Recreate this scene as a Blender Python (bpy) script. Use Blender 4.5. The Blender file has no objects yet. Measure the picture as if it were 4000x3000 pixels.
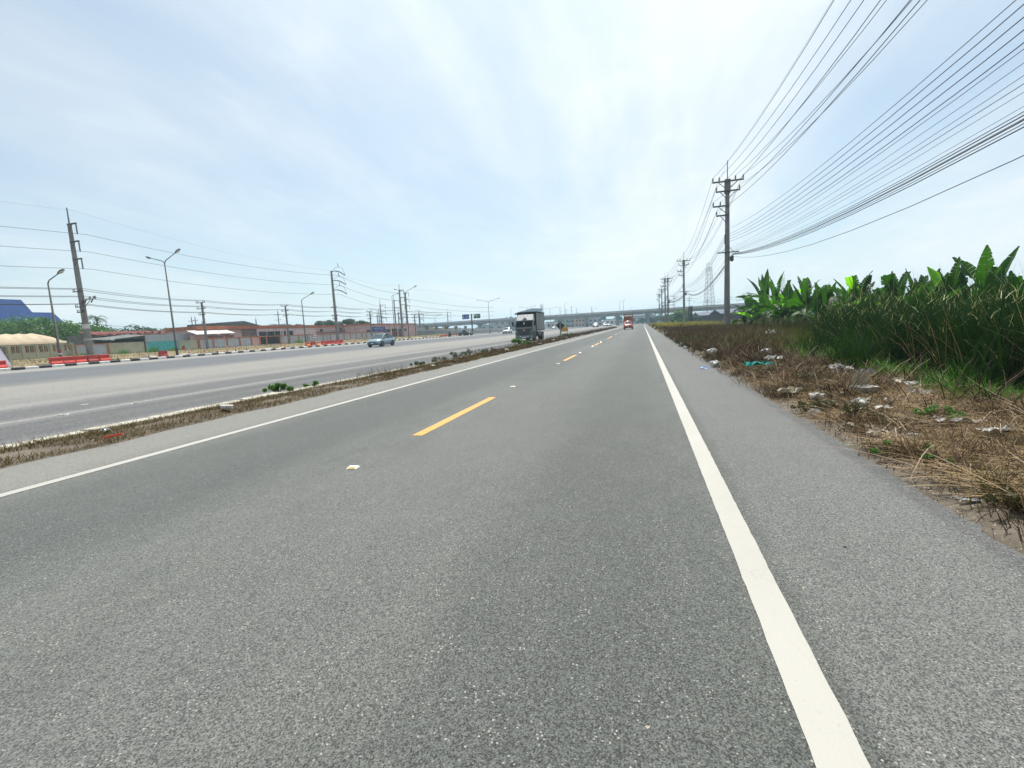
import bpy, math, random
import numpy as np
from mathutils import Vector, Matrix

S = bpy.context.scene
COL = S.collection
R = math.radians
rng = np.random.default_rng(7)
random.seed(7)

# ---------------------------------------------------------------- camera (from the photo's vanishing points)
CAMH = 1.35
PW, PH, FPX = 4000.0, 3000.0, 1790.0
ROLL, PITCH, YAW = R(3.03), R(6.871), R(16.151)

def lin(x, y, f):
    c, s = math.cos(ROLL), math.sin(ROLL)
    xr, yr = c*x + s*y, -s*x + c*y
    c, s = math.cos(PITCH), math.sin(PITCH)
    fw, up = c*f + s*yr, -s*f + c*yr
    c, s = math.cos(YAW), math.sin(YAW)
    return Vector((c*xr - s*fw, s*xr + c*fw, up))

cam_data = bpy.data.cameras.new('camera')
cam = bpy.data.objects.new('camera', cam_data)
COL.objects.link(cam)
rx, ry, rz = lin(1, 0, 0), lin(0, 1, 0), -lin(0, 0, 1)
M4 = Matrix((rx, ry, rz)).transposed().to_4x4()
M4.translation = (0, 0, CAMH)
cam.matrix_world = M4
cam_data.sensor_fit = 'HORIZONTAL'
cam_data.sensor_width = 36.0
cam_data.lens = 36.0*FPX/PW
cam_data.clip_start = 0.05
cam_data.clip_end = 9000
S.camera = cam

# ---------------------------------------------------------------- light
SUN_EL, SUN_AZ = R(62), R(-10)          # azimuth from +Y (the road), negative = left
world = bpy.data.worlds.new('World'); S.world = world
world.use_nodes = True
wn, wl = world.node_tree.nodes, world.node_tree.links
for n in list(wn): wn.remove(n)
def W(t, **kw):
    n = wn.new(t)
    for k, v in kw.items(): setattr(n, k, v)
    return n
w_out = W('ShaderNodeOutputWorld'); w_bg = W('ShaderNodeBackground')
sky = W('ShaderNodeTexSky', sky_type='NISHITA', sun_disc=False)
sky.sun_elevation = SUN_EL; sky.sun_rotation = SUN_AZ
sky.air_density = 1.0; sky.dust_density = 1.5; sky.ozone_density = 0.6; sky.altitude = 20
# thin high cloud, laid out on a flat layer overhead (direction / height)
tc = W('ShaderNodeTexCoord'); sep = W('ShaderNodeSeparateXYZ'); wl.new(tc.outputs['Generated'], sep.inputs[0])
def wmath(op, a, b=None, c=None, clamp=False):
    n = W('ShaderNodeMath', operation=op, use_clamp=clamp)
    for i, v in enumerate((a, b, c)):
        if v is None: continue
        if isinstance(v, (int, float)): n.inputs[i].default_value = v
        else: wl.new(v, n.inputs[i])
    return n.outputs[0]
zz = wmath('ADD', wmath('MAXIMUM', sep.outputs['Z'], 0.0), 0.16)
cxy = W('ShaderNodeCombineXYZ')
wl.new(wmath('DIVIDE', sep.outputs['X'], zz), cxy.inputs[0])
wl.new(wmath('DIVIDE', sep.outputs['Y'], zz), cxy.inputs[1])
def wnoise(scale, stretch, rot, detail, rough, dist, loc=(0, 0, 0)):
    mp = W('ShaderNodeMapping'); wl.new(cxy.outputs[0], mp.inputs['Vector'])
    mp.inputs['Scale'].default_value = stretch; mp.inputs['Rotation'].default_value = (0, 0, rot)
    mp.inputs['Location'].default_value = loc
    n = W('ShaderNodeTexNoise'); wl.new(mp.outputs[0], n.inputs['Vector'])
    n.inputs['Scale'].default_value = scale; n.inputs['Detail'].default_value = detail
    n.inputs['Roughness'].default_value = rough; n.inputs['Distortion'].default_value = dist
    return n.outputs['Fac']
def wramp(v, lo, hi):
    n = W('ShaderNodeMapRange', interpolation_type='SMOOTHSTEP'); wl.new(v, n.inputs[0])
    n.inputs[1].default_value = lo; n.inputs[2].default_value = hi
    return n.outputs[0]
veil = wramp(wnoise(0.50, (1.0, 0.42, 1), R(-14), 6, 0.55, 0.6, (6.9, 6.6, 0)), 0.34, 0.62)
wisps = wramp(wnoise(1.5, (1.0, 0.50, 1), R(-20), 9, 0.60, 0.7, (7.7, 2.2, 0)), 0.42, 0.74)
puffs = wramp(wnoise(2.6, (1.0, 1.0, 1), 0.3, 8, 0.58, 0.2, (1.3, 5.2, 0)), 0.50, 0.75)
cl = wmath('ADD', wmath('ADD', wmath('MULTIPLY', veil, 0.56), 0.34), wmath('MULTIPLY', wisps, 0.16))
cl = wmath('ADD', cl, wmath('MULTIPLY', wmath('MULTIPLY', puffs, veil), 0.25), clamp=True)
cl = wmath('MULTIPLY', cl, 0.93)
# cloud brightness: lit by the sun, brighter around it
nrm = W('ShaderNodeVectorMath', operation='DOT_PRODUCT'); wl.new(tc.outputs['Generated'], nrm.inputs[0])
sd = Vector((math.sin(SUN_AZ)*math.cos(SUN_EL), math.cos(SUN_AZ)*math.cos(SUN_EL), math.sin(SUN_EL)))
nrm.inputs[1].default_value = sd
glow = wmath('POWER', wmath('MAXIMUM', nrm.outputs['Value'], 0.0), 5.0)
cb = wmath('ADD', wmath('MULTIPLY', glow, 4.5), 11.2)
ccol = W('ShaderNodeMix', data_type='RGBA', blend_type='MULTIPLY'); ccol.inputs[0].default_value = 1.0
ccol.inputs[6].default_value = (0.965, 1.0, 1.0, 1)
comb = W('ShaderNodeCombineXYZ')
for i in range(3): wl.new(cb, comb.inputs[i])
wl.new(comb.outputs[0], ccol.inputs[7])
mix = W('ShaderNodeMix', data_type='RGBA')
tint = W('ShaderNodeMix', data_type='RGBA', blend_type='MULTIPLY'); tint.inputs[0].default_value = 1.0; tint.inputs[7].default_value = (1.10, 1.42, 1.48, 1)
wl.new(sky.outputs[0], tint.inputs[6])
wl.new(cl, mix.inputs[0]); wl.new(tint.outputs[2], mix.inputs[6]); wl.new(ccol.outputs[2], mix.inputs[7])
wl.new(mix.outputs[2], w_bg.inputs['Color']); w_bg.inputs['Strength'].default_value = 0.067
wl.new(w_bg.outputs[0], w_out.inputs['Surface'])

sun_d = bpy.data.lights.new('sun', 'SUN'); sun_d.energy = 5.0; sun_d.angle = R(0.6); sun_d.color = (1.0, 0.955, 0.88)
sun = bpy.data.objects.new('sun', sun_d); COL.objects.link(sun)
sun.rotation_euler = sd.to_track_quat('Z', 'Y').to_euler()
sun.location = sd*200

S.view_settings.view_transform = 'Standard'; S.view_settings.look = 'None'
S.view_settings.gamma = 1.0; S.view_settings.exposure = 0.42
S.view_settings.use_curve_mapping = False
S.cycles.max_bounces = 6; S.cycles.diffuse_bounces = 3; S.cycles.glossy_bounces = 3
S.cycles.transmission_bounces = 4; S.cycles.transparent_max_bounces = 8; S.cycles.volume_bounces = 0
S.cycles.use_denoising = True

# ---------------------------------------------------------------- photo pixel -> place helpers
def D(px, py):
    return lin(px - PW/2, -(py - PH/2), FPX)
def G(px, py, z=0.0):
    d = D(px, py); t = (z - CAMH)/d.z
    return Vector((d.x*t, d.y*t, z))
def onX(px, py, X):
    d = D(px, py); t = X/d.x
    return Vector((X, d.y*t, CAMH + d.z*t))
def onY(px, py, Y):
    d = D(px, py); t = Y/d.y
    return Vector((d.x*t, Y, CAMH + d.z*t))
def atD(px, py, depth):
    d = D(px, py); t = depth/FPX
    return Vector((d.x*t, d.y*t, CAMH + d.z*t))

# ---------------------------------------------------------------- mesh helpers
class MB:
    def __init__(s): s.v = []; s.f = []
    def add(s, vs, fs):
        o = len(s.v); s.v += [tuple(v) for v in vs]; s.f += [tuple(i + o for i in f) for f in fs]; return s
    def box(s, c, size, rz=0.0, m=None):
        hx, hy, hz = size[0]/2, size[1]/2, size[2]/2
        pts = [Vector((x*hx, y*hy, z*hz)) for z in (-1, 1) for y in (-1, 1) for x in (-1, 1)]
        q = m if m is not None else Matrix.Rotation(rz, 3, 'Z')
        c = Vector(c)
        return s.add([q @ p + c for p in pts], [(0, 2, 3, 1), (4, 5, 7, 6), (0, 1, 5, 4), (2, 6, 7, 3), (0, 4, 6, 2), (1, 3, 7, 5)])
    def bb(s, a, b):
        a, b = Vector(a), Vector(b)
        return s.box((a + b)/2, [abs(b[i] - a[i]) for i in range(3)])
    def tube(s, pts, radii, n=8, cap=True):
        pts = [Vector(p) for p in pts]
        if not hasattr(radii, '__len__'): radii = [radii]*len(pts)
        vs = []; up0 = None
        for i, p in enumerate(pts):
            t = (pts[min(i + 1, len(pts) - 1)] - pts[max(i - 1, 0)])
            t = t.normalized() if t.length > 1e-9 else Vector((0, 0, 1))
            if up0 is None:
                a = Vector((0, 0, 1)) if abs(t.z) < 0.9 else Vector((1, 0, 0))
                u = t.cross(a).normalized()
            else:
                u = (up0 - t*up0.dot(t)).normalized()
            up0 = u; w = t.cross(u)
            for k in range(n):
                a = 2*math.pi*k/n
                vs.append(p + (u*math.cos(a) + w*math.sin(a))*radii[i])
        fs = []
        for i in range(len(pts) - 1):
            for k in range(n):
                k2 = (k + 1) % n
                fs.append((i*n + k, i*n + k2, (i + 1)*n + k2, (i + 1)*n + k))
        if cap:
            fs.append(tuple(range(n - 1, -1, -1))); fs.append(tuple((len(pts) - 1)*n + k for k in range(n)))
        return s.add(vs, fs)
    def bar(s, a, b, w, h):
        a, b = Vector(a), Vector(b); t = (b - a).normalized()
        r = Vector((0, 0, 1)) if abs(t.z) < 0.95 else Vector((0, 1, 0))
        u = t.cross(r).normalized(); v = u.cross(t)
        q = [a + u*x*w/2 + v*y*h/2 for x, y in ((-1, -1), (1, -1), (1, 1), (-1, 1))]
        q += [p + (b - a) for p in q]
        return s.add(q, [(3, 2, 1, 0), (4, 5, 6, 7), (0, 1, 5, 4), (1, 2, 6, 5), (2, 3, 7, 6), (3, 0, 4, 7)])
    def loft(s, rings, cap=True, closed=True):
        n = len(rings[0]); vs = [p for r in rings for p in r]; fs = []
        for i in range(len(rings) - 1):
            for k in range(n if closed else n - 1):
                k2 = (k + 1) % n
                fs.append((i*n + k, i*n + k2, (i + 1)*n + k2, (i + 1)*n + k))
        if cap:
            fs.append(tuple(range(n - 1, -1, -1))); fs.append(tuple((len(rings) - 1)*n + k for k in range(n)))
        return s.add(vs, fs)
    def prism(s, poly, d, axis='x', off=0.0):
        # poly: 2-D points, extruded by d along the axis from off
        def mk(p, q):
            if axis == 'x': return (q, p[0], p[1])
            if axis == 'y': return (p[0], q, p[1])
            return (p[0], p[1], q)
        n = len(poly)
        vs = [mk(p, off) for p in poly] + [mk(p, off + d) for p in poly]
        fs = [tuple(range(n)), tuple(range(2*n - 1, n - 1, -1))] + [(k, k + n, (k + 1) % n + n, (k + 1) % n) for k in range(n)]
        return s.add(vs, fs)
    def build(s, name, mat, parent=None, smooth=False, bevel=0.0, fix=True):
        me = bpy.data.meshes.new(name); me.from_pydata(s.v, [], s.f); me.update()
        return finish(name, me, mat, parent, smooth, bevel, fix)

def finish(name, me, mat, parent=None, smooth=False, bevel=0.0, fix=False):
    if fix:
        import bmesh
        bm = bmesh.new(); bm.from_mesh(me)
        bmesh.ops.recalc_face_normals(bm, faces=bm.faces)
        if bevel > 0:
            bmesh.ops.bevel(bm, geom=bm.edges[:], offset=bevel, segments=1, affect='EDGES', clamp_overlap=True)
        bm.to_mesh(me); bm.free()
    if mat is not None: me.materials.append(mat)
    if smooth: me.polygons.foreach_set('use_smooth', [True]*len(me.polygons))
    o = bpy.data.objects.new(name, me); COL.objects.link(o)
    if parent is not None: o.parent = parent
    return o

def quads(name, V, mat, parent=None, smooth=False):
    """V: (n,4,3) array of loose quads -> one mesh"""
    V = np.asarray(V, dtype=np.float32); n = V.shape[0]
    return strips(name, V.reshape(-1, 3), np.arange(n*4, dtype=np.int32).reshape(n, 4), mat, parent, smooth)
def strips(name, V, F, mat, parent=None, smooth=False):
    me = bpy.data.meshes.new(name); n = len(F); k = F.shape[1]
    me.vertices.add(len(V)); me.vertices.foreach_set('co', np.ascontiguousarray(V, dtype=np.float32).ravel())
    me.loops.add(n*k); me.loops.foreach_set('vertex_index', np.ascontiguousarray(F, dtype=np.int32).ravel())
    me.polygons.add(n); me.polygons.foreach_set('loop_start', np.arange(0, n*k, k, dtype=np.int32))
    me.update(calc_edges=True); me.validate()
    return finish(name, me, mat, parent, smooth)

def empty(name, loc=(0, 0, 0), rz=0.0):
    o = bpy.data.objects.new(name, None); COL.objects.link(o)
    o.location = loc; o.rotation_euler = (0, 0, rz); o.empty_display_size = 0.2
    return o
def tag(o, label=None, cat=None, group=None, kind=None):
    if label: o['label'] = label
    if cat: o['category'] = cat
    if group: o['group'] = group
    if kind: o['kind'] = kind
    return o
CHILD = {}
def copy_tree(o, parent=None):
    c = o.copy(); COL.objects.link(c)
    if parent is not None: c.parent = parent
    for ch in o.children: copy_tree(ch, c)
    return c

# ---------------------------------------------------------------- materials
MATS = {}
def nt(name):
    m = bpy.data.materials.new(name); m.use_nodes = True
    t = m.node_tree; b = t.nodes['Principled BSDF']
    return m, t, b
def N(t, typ, **kw):
    n = t.nodes.new(typ)
    for k, v in kw.items(): setattr(n, k, v)
    return n
def setin(t, sock, v):
    if isinstance(v, bpy.types.NodeSocket): t.links.new(v, sock)
    else: sock.default_value = v
def nmath(t, op, a, b=None, clamp=False):
    n = N(t, 'ShaderNodeMath', operation=op, use_clamp=clamp)
    setin(t, n.inputs[0], a)
    if b is not None: setin(t, n.inputs[1], b)
    return n.outputs[0]
def nnoise(t, scale, detail=4, rough=0.55, stretch=(1, 1, 1), coord='Object', dist=0.0, rot=(0, 0, 0)):
    tcn = N(t, 'ShaderNodeTexCoord'); mp = N(t, 'ShaderNodeMapping')
    t.links.new(tcn.outputs[coord], mp.inputs['Vector']); mp.inputs['Scale'].default_value = stretch
    mp.inputs['Rotation'].default_value = rot
    n = N(t, 'ShaderNodeTexNoise'); t.links.new(mp.outputs[0], n.inputs['Vector'])
    n.inputs['Scale'].default_value = scale; n.inputs['Detail'].default_value = detail
    n.inputs['Roughness'].default_value = rough; n.inputs['Distortion'].default_value = dist
    return n.outputs['Fac']
def nramp(t, v, lo, hi, a=0.0, b=1.0):
    n = N(t, 'ShaderNodeMapRange', interpolation_type='SMOOTHSTEP')
    setin(t, n.inputs[0], v)
    for i, x in zip((1, 2, 3, 4), (lo, hi, a, b)): n.inputs[i].default_value = x
    return n.outputs[0]
def nmix(t, f, a, b, blend='MIX'):
    n = N(t, 'ShaderNodeMix', data_type='RGBA', blend_type=blend)
    setin(t, n.inputs[0], f)
    for i, v in ((6, a), (7, b)):
        if isinstance(v, bpy.types.NodeSocket): t.links.new(v, n.inputs[i])
        else: n.inputs[i].default_value = (*v, 1) if len(v) == 3 else v
    return n.outputs[2]
def nbump(t, b, h, strength=0.3, dist=0.01):
    n = N(t, 'ShaderNodeBump'); n.inputs['Strength'].default_value = strength; n.inputs['Distance'].default_value = dist
    t.links.new(h, n.inputs['Height']); t.links.new(n.outputs[0], b.inputs['Normal'])
def mat(name, c1, c2=None, rough=0.7, scale=3.0, metal=0.0, spec=0.3, bump=0.0, stretch=(1, 1, 1), dirt=None, dscale=1.2, coat=0.0, island=0.0, lo=0.35, hi=0.65):
    """plain surface with broken-up colour, optional stains (dirt colour) and fine relief"""
    if name in MATS: return MATS[name]
    m, t, b = nt(name)
    c2 = c2 or tuple(x*0.8 for x in c1)
    f = nnoise(t, scale, 6, 0.6, stretch)
    col = nmix(t, nramp(t, f, lo, hi), c1, c2)
    if island:
        g = N(t, 'ShaderNodeNewGeometry')
        col = nmix(t, 1.0, col, nmix(t, g.outputs['Random Per Island'], (1 - island,)*3, (1 + island,)*3), 'MULTIPLY')
    if dirt:
        d = nnoise(t, dscale, 8, 0.68, (1, 1, 0.35))
        col = nmix(t, nramp(t, d, 0.50, 0.72, 0, 0.75), col, dirt)
    t.links.new(col, b.inputs['Base Color'])
    b.inputs['Roughness'].default_value = rough; b.inputs['Metallic'].default_value = metal
    b.inputs['Specular IOR Level'].default_value = spec
    b.inputs['Coat Weight'].default_value = coat
    if bump: nbump(t, b, nnoise(t, scale*9, 5, 0.6, stretch), bump, 0.02)
    MATS[name] = m
    return m
def leafmat(name, c1, c2, trans=0.45, tcol=None, rough=0.5, spec=0.35, scale=0.6):
    """thin leaf: reflects and lets light through; each leaf island its own shade"""
    if name in MATS: return MATS[name]
    m, t, b = nt(name)
    g = N(t, 'ShaderNodeNewGeometry')
    f = nnoise(t, scale, 3, 0.6)
    k = nmath(t, 'ADD', nmath(t, 'MULTIPLY', g.outputs['Random Per Island'], 0.6), nmath(t, 'MULTIPLY', f, 0.4))
    col = nmix(t, k, c1, c2)
    t.links.new(col, b.inputs['Base Color']); b.inputs['Roughness'].default_value = rough
    b.inputs['Specular IOR Level'].default_value = spec
    tr = N(t, 'ShaderNodeBsdfTranslucent')
    tc_ = nmix(t, 1.0, col, tcol or (1.5, 1.7, 0.5), 'MULTIPLY')
    t.links.new(tc_, tr.inputs['Color'])
    mx = N(t, 'ShaderNodeMixShader'); mx.inputs[0].default_value = trans
    t.links.new(b.outputs[0], mx.inputs[1]); t.links.new(tr.outputs[0], mx.inputs[2])
    t.links.new(mx.outputs[0], t.nodes['Material Output'].inputs['Surface'])
    MATS[name] = m
    return m
# ================================================================ the setting: ground, roads, markings, kerbs
def asphalt(name, base, light, tint=(1, 1, 1), dust_glare=0.26, agg=200.0, bands=None, stone=0.62):
    m, t, b = nt(name)
    tcn = N(t, 'ShaderNodeTexCoord'); sp = N(t, 'ShaderNodeSeparateXYZ'); t.links.new(tcn.outputs['Object'], sp.inputs[0])
    big = nnoise(t, 0.35, 5, 0.6, (1, 0.25, 1))
    mid = nnoise(t, 2.3, 6, 0.65, (1, 0.5, 1))
    col = nmix(t, nramp(t, nmath(t, 'ADD', nmath(t, 'MULTIPLY', big, 0.6), nmath(t, 'MULTIPLY', mid, 0.4)), 0.36, 0.64), base, light)
    if bands:                      # worn / dusty strips and painted edge shading that run along the carriageway
        for x0, x1, soft, c, amt in bands:
            wob = nmath(t, 'MULTIPLY', nmath(t, 'SUBTRACT', nnoise(t, 0.25, 4, 0.6, (1, 0.12, 1)), 0.5), soft*3.0)
            x = nmath(t, 'ADD', sp.outputs['X'], wob)
            k = nmath(t, 'MULTIPLY', nramp(t, x, x0 - soft, x0 + soft), nramp(t, x, x1 - soft, x1 + soft, 1, 0))
            k = nmath(t, 'MULTIPLY', k, nramp(t, nnoise(t, 1.1, 6, 0.65, (1, 0.06, 1)), 0.2, 0.62, amt*0.45, amt))
            col = nmix(t, k, col, c)
    vo = N(t, 'ShaderNodeTexVoronoi'); vo.inputs['Scale'].default_value = agg; t.links.new(tcn.outputs['Object'], vo.inputs['Vector'])
    bw = N(t, 'ShaderNodeRGBToBW'); t.links.new(vo.outputs['Color'], bw.inputs[0])
    v3 = N(t, 'ShaderNodeTexVoronoi'); v3.inputs['Scale'].default_value = agg*0.75; t.links.new(tcn.outputs['Object'], v3.inputs['Vector'])
    bw3 = N(t, 'ShaderNodeRGBToBW'); t.links.new(v3.outputs['Color'], bw3.inputs[0])
    sv = nramp(t, nmath(t, 'ADD', nmath(t, 'MULTIPLY', bw.outputs[0], 0.6), nmath(t, 'MULTIPLY', bw3.outputs[0], 0.4)), 0.2, 0.82, 1 - stone, 1 + stone)
    cc = N(t, 'ShaderNodeCombineXYZ')
    for i in range(3): t.links.new(sv, cc.inputs[i])
    col = nmix(t, 1.0, col, cc.outputs[0], 'MULTIPLY')
    vw = N(t, 'ShaderNodeTexVoronoi'); vw.inputs['Scale'].default_value = agg*0.42; t.links.new(tcn.outputs['Object'], vw.inputs['Vector'])
    bw2 = N(t, 'ShaderNodeRGBToBW'); t.links.new(vw.outputs['Color'], bw2.inputs[0])
    pale = nmath(t, 'MULTIPLY', nramp(t, bw2.outputs[0], 0.70, 0.78), nramp(t, vw.outputs['Distance'], 0.22, 0.42, 1, 0))
    pale = nmath(t, 'MULTIPLY', pale, nramp(t, nnoise(t, 5, 5, 0.7), 0.38, 0.66, 0.15, 1))
    tone = nmix(t, nramp(t, nnoise(t, 60, 1), 0.35, 0.65), (0.44, 0.42, 0.37), (0.30, 0.315, 0.30))
    col = nmix(t, nmath(t, 'MULTIPLY', pale, 0.9), col, tone)
    pitm = nramp(t, nnoise(t, 2.6, 5, 0.7, (1, 0.6, 1)), 0.38, 0.58, 0.4, 1)
    pit = nmath(t, 'MULTIPLY', nramp(t, nnoise(t, agg*0.85, 2, 0.6), 0.27, 0.34, 1, 0), pitm)
    col = nmix(t, nmath(t, 'MULTIPLY', pit, 0.85), col, (0.010, 0.011, 0.011))
    st = nramp(t, nnoise(t, 3.4, 8, 0.75), 0.66, 0.78, 0, 0.35)
    col = nmix(t, st, col, tuple(x*0.55 for x in base))
    col = nmix(t, 1.0, col, tint, 'MULTIPLY')
    t.links.new(col, b.inputs['Base Color'])
    b.inputs['Roughness'].default_value = 0.88; b.inputs['Specular IOR Level'].default_value = 0.12
    b.inputs['Sheen Weight'].default_value = dust_glare; b.inputs['Sheen Roughness'].default_value = 0.45; b.inputs['Sheen Tint'].default_value = (1.0, 0.96, 0.90, 1)   # pale dusty film, with grazing sun glare put in as sheen
    h = nmath(t, 'ADD', nmath(t, 'MULTIPLY', bw.outputs[0], 0.6), nmath(t, 'MULTIPLY', vo.outputs['Distance'], 0.8))
    nbump(t, b, h, 0.45, 0.006)
    return m
M_ASPH = asphalt('asphalt', (0.070, 0.076, 0.071), (0.108, 0.113, 0.106), bands=[
    (-9.0, -6.15, 0.10, (0.19, 0.185, 0.17), 0.80), (0.70, 3.0, 0.06, (0.125, 0.126, 0.122), 0.75), (1.80, 3.0, 0.03, (0.075, 0.076, 0.076), 0.8),  # last strip here paints the dark shading of the asphalt edge drop-off
    (-5.6, -3.6, 0.35, (0.060, 0.067, 0.065), 0.75), (-2.4, -1.2, 0.30, (0.105, 0.109, 0.104), 0.6), (-0.9, 0.2, 0.25, (0.070, 0.075, 0.072), 0.6)])
M_HWY = asphalt('highway_surface', (0.125, 0.125, 0.125), (0.165, 0.163, 0.158), agg=60, stone=0.45, dust_glare=0.10, bands=[
    (-54.6, -46.5, 1.6, (0.25, 0.24, 0.22), 0.85), (-45.5, -28.5, 2.2, (0.088, 0.097, 0.11), 0.9), (-27.0, -17.5, 2.2, (0.225, 0.217, 0.20), 0.8),
    (-16.6, -15.4, 0.25, (0.21, 0.205, 0.2), 0.8), (-14.9, -12.7, 0.5, (0.085, 0.087, 0.09), 0.8), (-12.55, -12.3, 0.05, (0.26, 0.255, 0.245), 0.6), (-11.9, -9.5, 0.4, (0.065, 0.068, 0.072), 0.85)])
M_PAINT = None
def paintmat(name, c, worn):
    m, t, b = nt(name)
    f = nramp(t, nnoise(t, 26, 8, 0.72), 0.60, 0.74, 0, 0.8)
    g = nramp(t, nnoise(t, 2.2, 5, 0.6, (1, 0.4, 1)), 0.35, 0.7, 0, 0.5)
    col = nmix(t, g, c, tuple(x*0.84 for x in c))
    col = nmix(t, f, col, worn)
    cr = N(t, 'ShaderNodeTexVoronoi', feature='DISTANCE_TO_EDGE'); cr.inputs['Scale'].default_value = 7
    tcn = N(t, 'ShaderNodeTexCoord'); t.links.new(tcn.outputs['Object'], cr.inputs['Vector'])
    ck = nmath(t, 'MULTIPLY', nramp(t, cr.outputs['Distance'], 0.004, 0.014, 0.5, 0), nramp(t, nnoise(t, 1.7, 4), 0.48, 0.6))
    col = nmix(t, ck, col, (0.22, 0.21, 0.2))
    t.links.new(col, b.inputs['Base Color']); b.inputs['Roughness'].default_value = 0.65
    nbump(t, b, nnoise(t, 160, 4), 0.35, 0.004)
    return m
M_WLINE = paintmat('white_road_paint', (0.330, 0.322, 0.292), (0.20, 0.195, 0.178))
M_YLINE = paintmat('yellow_road_paint', (0.54, 0.25, 0.042), (0.28, 0.19, 0.09))
M_DIRT = mat('dry_dirt', (0.080, 0.066, 0.050), (0.135, 0.115, 0.090), 0.95, 1.7, bump=0.5, dirt=(0.11, 0.085, 0.06))
M_FIELD = mat('field_ground', (0.10, 0.085, 0.045), (0.065, 0.075, 0.03), 0.95, 0.15, bump=0.3, dirt=(0.15, 0.12, 0.07), dscale=0.4)
M_CONC = mat('weathered_concrete', (0.40, 0.385, 0.355), (0.30, 0.29, 0.27), 0.88, 2.5, bump=0.25, dirt=(0.17, 0.155, 0.13), dscale=1.6)
M_KERB = mat('old_kerb_concrete', (0.44, 0.42, 0.36), (0.32, 0.30, 0.25), 0.9, 3.5, bump=0.35, dirt=(0.12, 0.10, 0.07), dscale=2.6)

def ribbon(name, xs, ys, z, m, jit=(0, 0), kind='structure'):
    """flat sheet between two long edges, sampled along Y; edge jitter makes it ragged"""
    mb = MB(); n = len(ys)
    e = [[(x + (rng.normal()*jit[i] if jit[i] else 0), y, z) for y in ys] for i, x in enumerate(xs)]
    vs = e[0] + e[1]
    mb.add(vs, [(k, n + k, n + k + 1, k + 1) for k in range(n - 1)])
    o = mb.build(name, m, fix=False)
    return tag(o, kind=kind)

# ground to the horizon
mb = MB(); mb.add([(-2500, -400, -0.12), (2500, -400, -0.12), (2500, 4000, -0.12), (-2500, 4000, -0.12)], [(0, 1, 2, 3)])
tag(mb.build('ground', M_FIELD, fix=False), kind='structure')
yr = np.concatenate([np.arange(-16, 30, 0.11), np.arange(30, 200, 1.5), [215, 240, 300, 420]])
tag(ribbon('road', (-7.75, 1.95), yr, 0.0, M_ASPH, (0.0, 0.022)))
mb = MB(); mb.add([(-54.3, -40, -0.004), (-8.9, -40, -0.004), (-8.9, 900, -0.004), (-54.3, 900, -0.004)], [(0, 1, 2, 3)])
tag(mb.build('highway', M_HWY, fix=False), kind='structure')
# slip road leaving the highway towards the ramp, and the cross road past the verge
mb = MB(); mb.add([(-54.3, 190, 0.0), (-54.3, 420, 0.0), (-150, 330, 0.0), (-150, 150, 0.0), (-84, 138, 0.0)], [(0, 4, 3, 2, 1)])
tag(mb.build('slip_road', M_HWY, fix=False), kind='structure')
mb = MB(); mb.add([(1.9, 203, -0.01), (120, 212, -0.01), (120, 222, -0.01), (1.9, 216, -0.01)], [(0, 1, 2, 3)])
tag(mb.build('side_road', mat('pale_side_road', (0.45, 0.40, 0.33), (0.36, 0.32, 0.26), 0.9, 0.5), fix=False), kind='structure')
mb = MB(); mb.add([(-8.9, 150, 0.0), (-7.7, 150, 0.0), (-7.7, 420, 0.0), (-8.9, 420, 0.0)], [(0, 1, 2, 3)])
tag(mb.build('median_paving', M_HWY, fix=False), kind='structure')

# painted lines
def edge_line(x, w, y0, y1, label_m, step=0.07):
    ys = np.concatenate([np.arange(y0, 14, step), np.arange(14, y1, 1.2)])
    a = [(x - w/2 + rng.normal()*0.0013, y, 0.004) for y in ys]; b_ = [(x + w/2 + rng.normal()*0.0013, y, 0.004) for y in ys]
    n = len(ys); mb = MB(); mb.add(a + b_, [(k, n + k, n + k + 1, k + 1) for k in range(n - 1)])
    return tag(mb.build('road_marking', label_m, fix=False), kind='structure')
edge_line(0.553, 0.152, -3, 260, M_WLINE)
edge_line(-6.03, 0.150, -3, 260, M_WLINE)
for i in range(17):
    y0 = 5.40 + (i - 1)*12.35 if i else -6.9
    mb = MB(); xs = -2.90 - 0.0038*max(0, min(y0, 60))
    ys = np.linspace(y0, y0 + 3.25, 40)
    a = [(xs - 0.075 + rng.normal()*0.002, y, 0.004) for y in ys]; b_ = [(xs + 0.075 + rng.normal()*0.002, y, 0.004) for y in ys]
    mb.add(a + b_, [(k, 40 + k, 41 + k, k + 1) for k in range(39)])
    tag(mb.build('road_marking', M_YLINE, fix=False), kind='structure')

# road studs between the dashes
M_STUD = mat('stud_plastic', (0.80, 0.79, 0.74), (0.62, 0.60, 0.55), 0.45, 40)
M_STUDR = mat('stud_reflector', (0.62, 0.50, 0.20), (0.45, 0.33, 0.12), 0.25, 60)
for i, yy in enumerate((3.98, 10.2, 16.35, 22.6, 28.7, 34.9, 47.2)):
    e = empty('road_stud', (-2.90 - 0.0035*yy, yy, 0.0), rng.normal()*0.08)
    mb = MB()
    lo = [(-.055, -.05, .004), (.055, -.05, .004), (.055, .05, .004), (-.055, .05, .004)]
    hi = [(-.045, -.022, .022), (.045, -.022, .022), (.045, .022, .022), (-.045, .022, .022)]
    mb.loft([lo, hi]); mb.build('stud_body', M_STUD, e)
    mb = MB(); mb.add([(-.04, -.0475, .0085), (.04, -.0475, .0085), (.036, -.026, .0215), (-.036, -.026, .0215)], [(0, 1, 2, 3)])
    mb.build('reflector', M_STUDR, e, fix=False)
    tag(e, 'small pale raised reflector stud set in the asphalt along the yellow dashes', 'road stud', 'reflector studs along the centre of the road')

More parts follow.
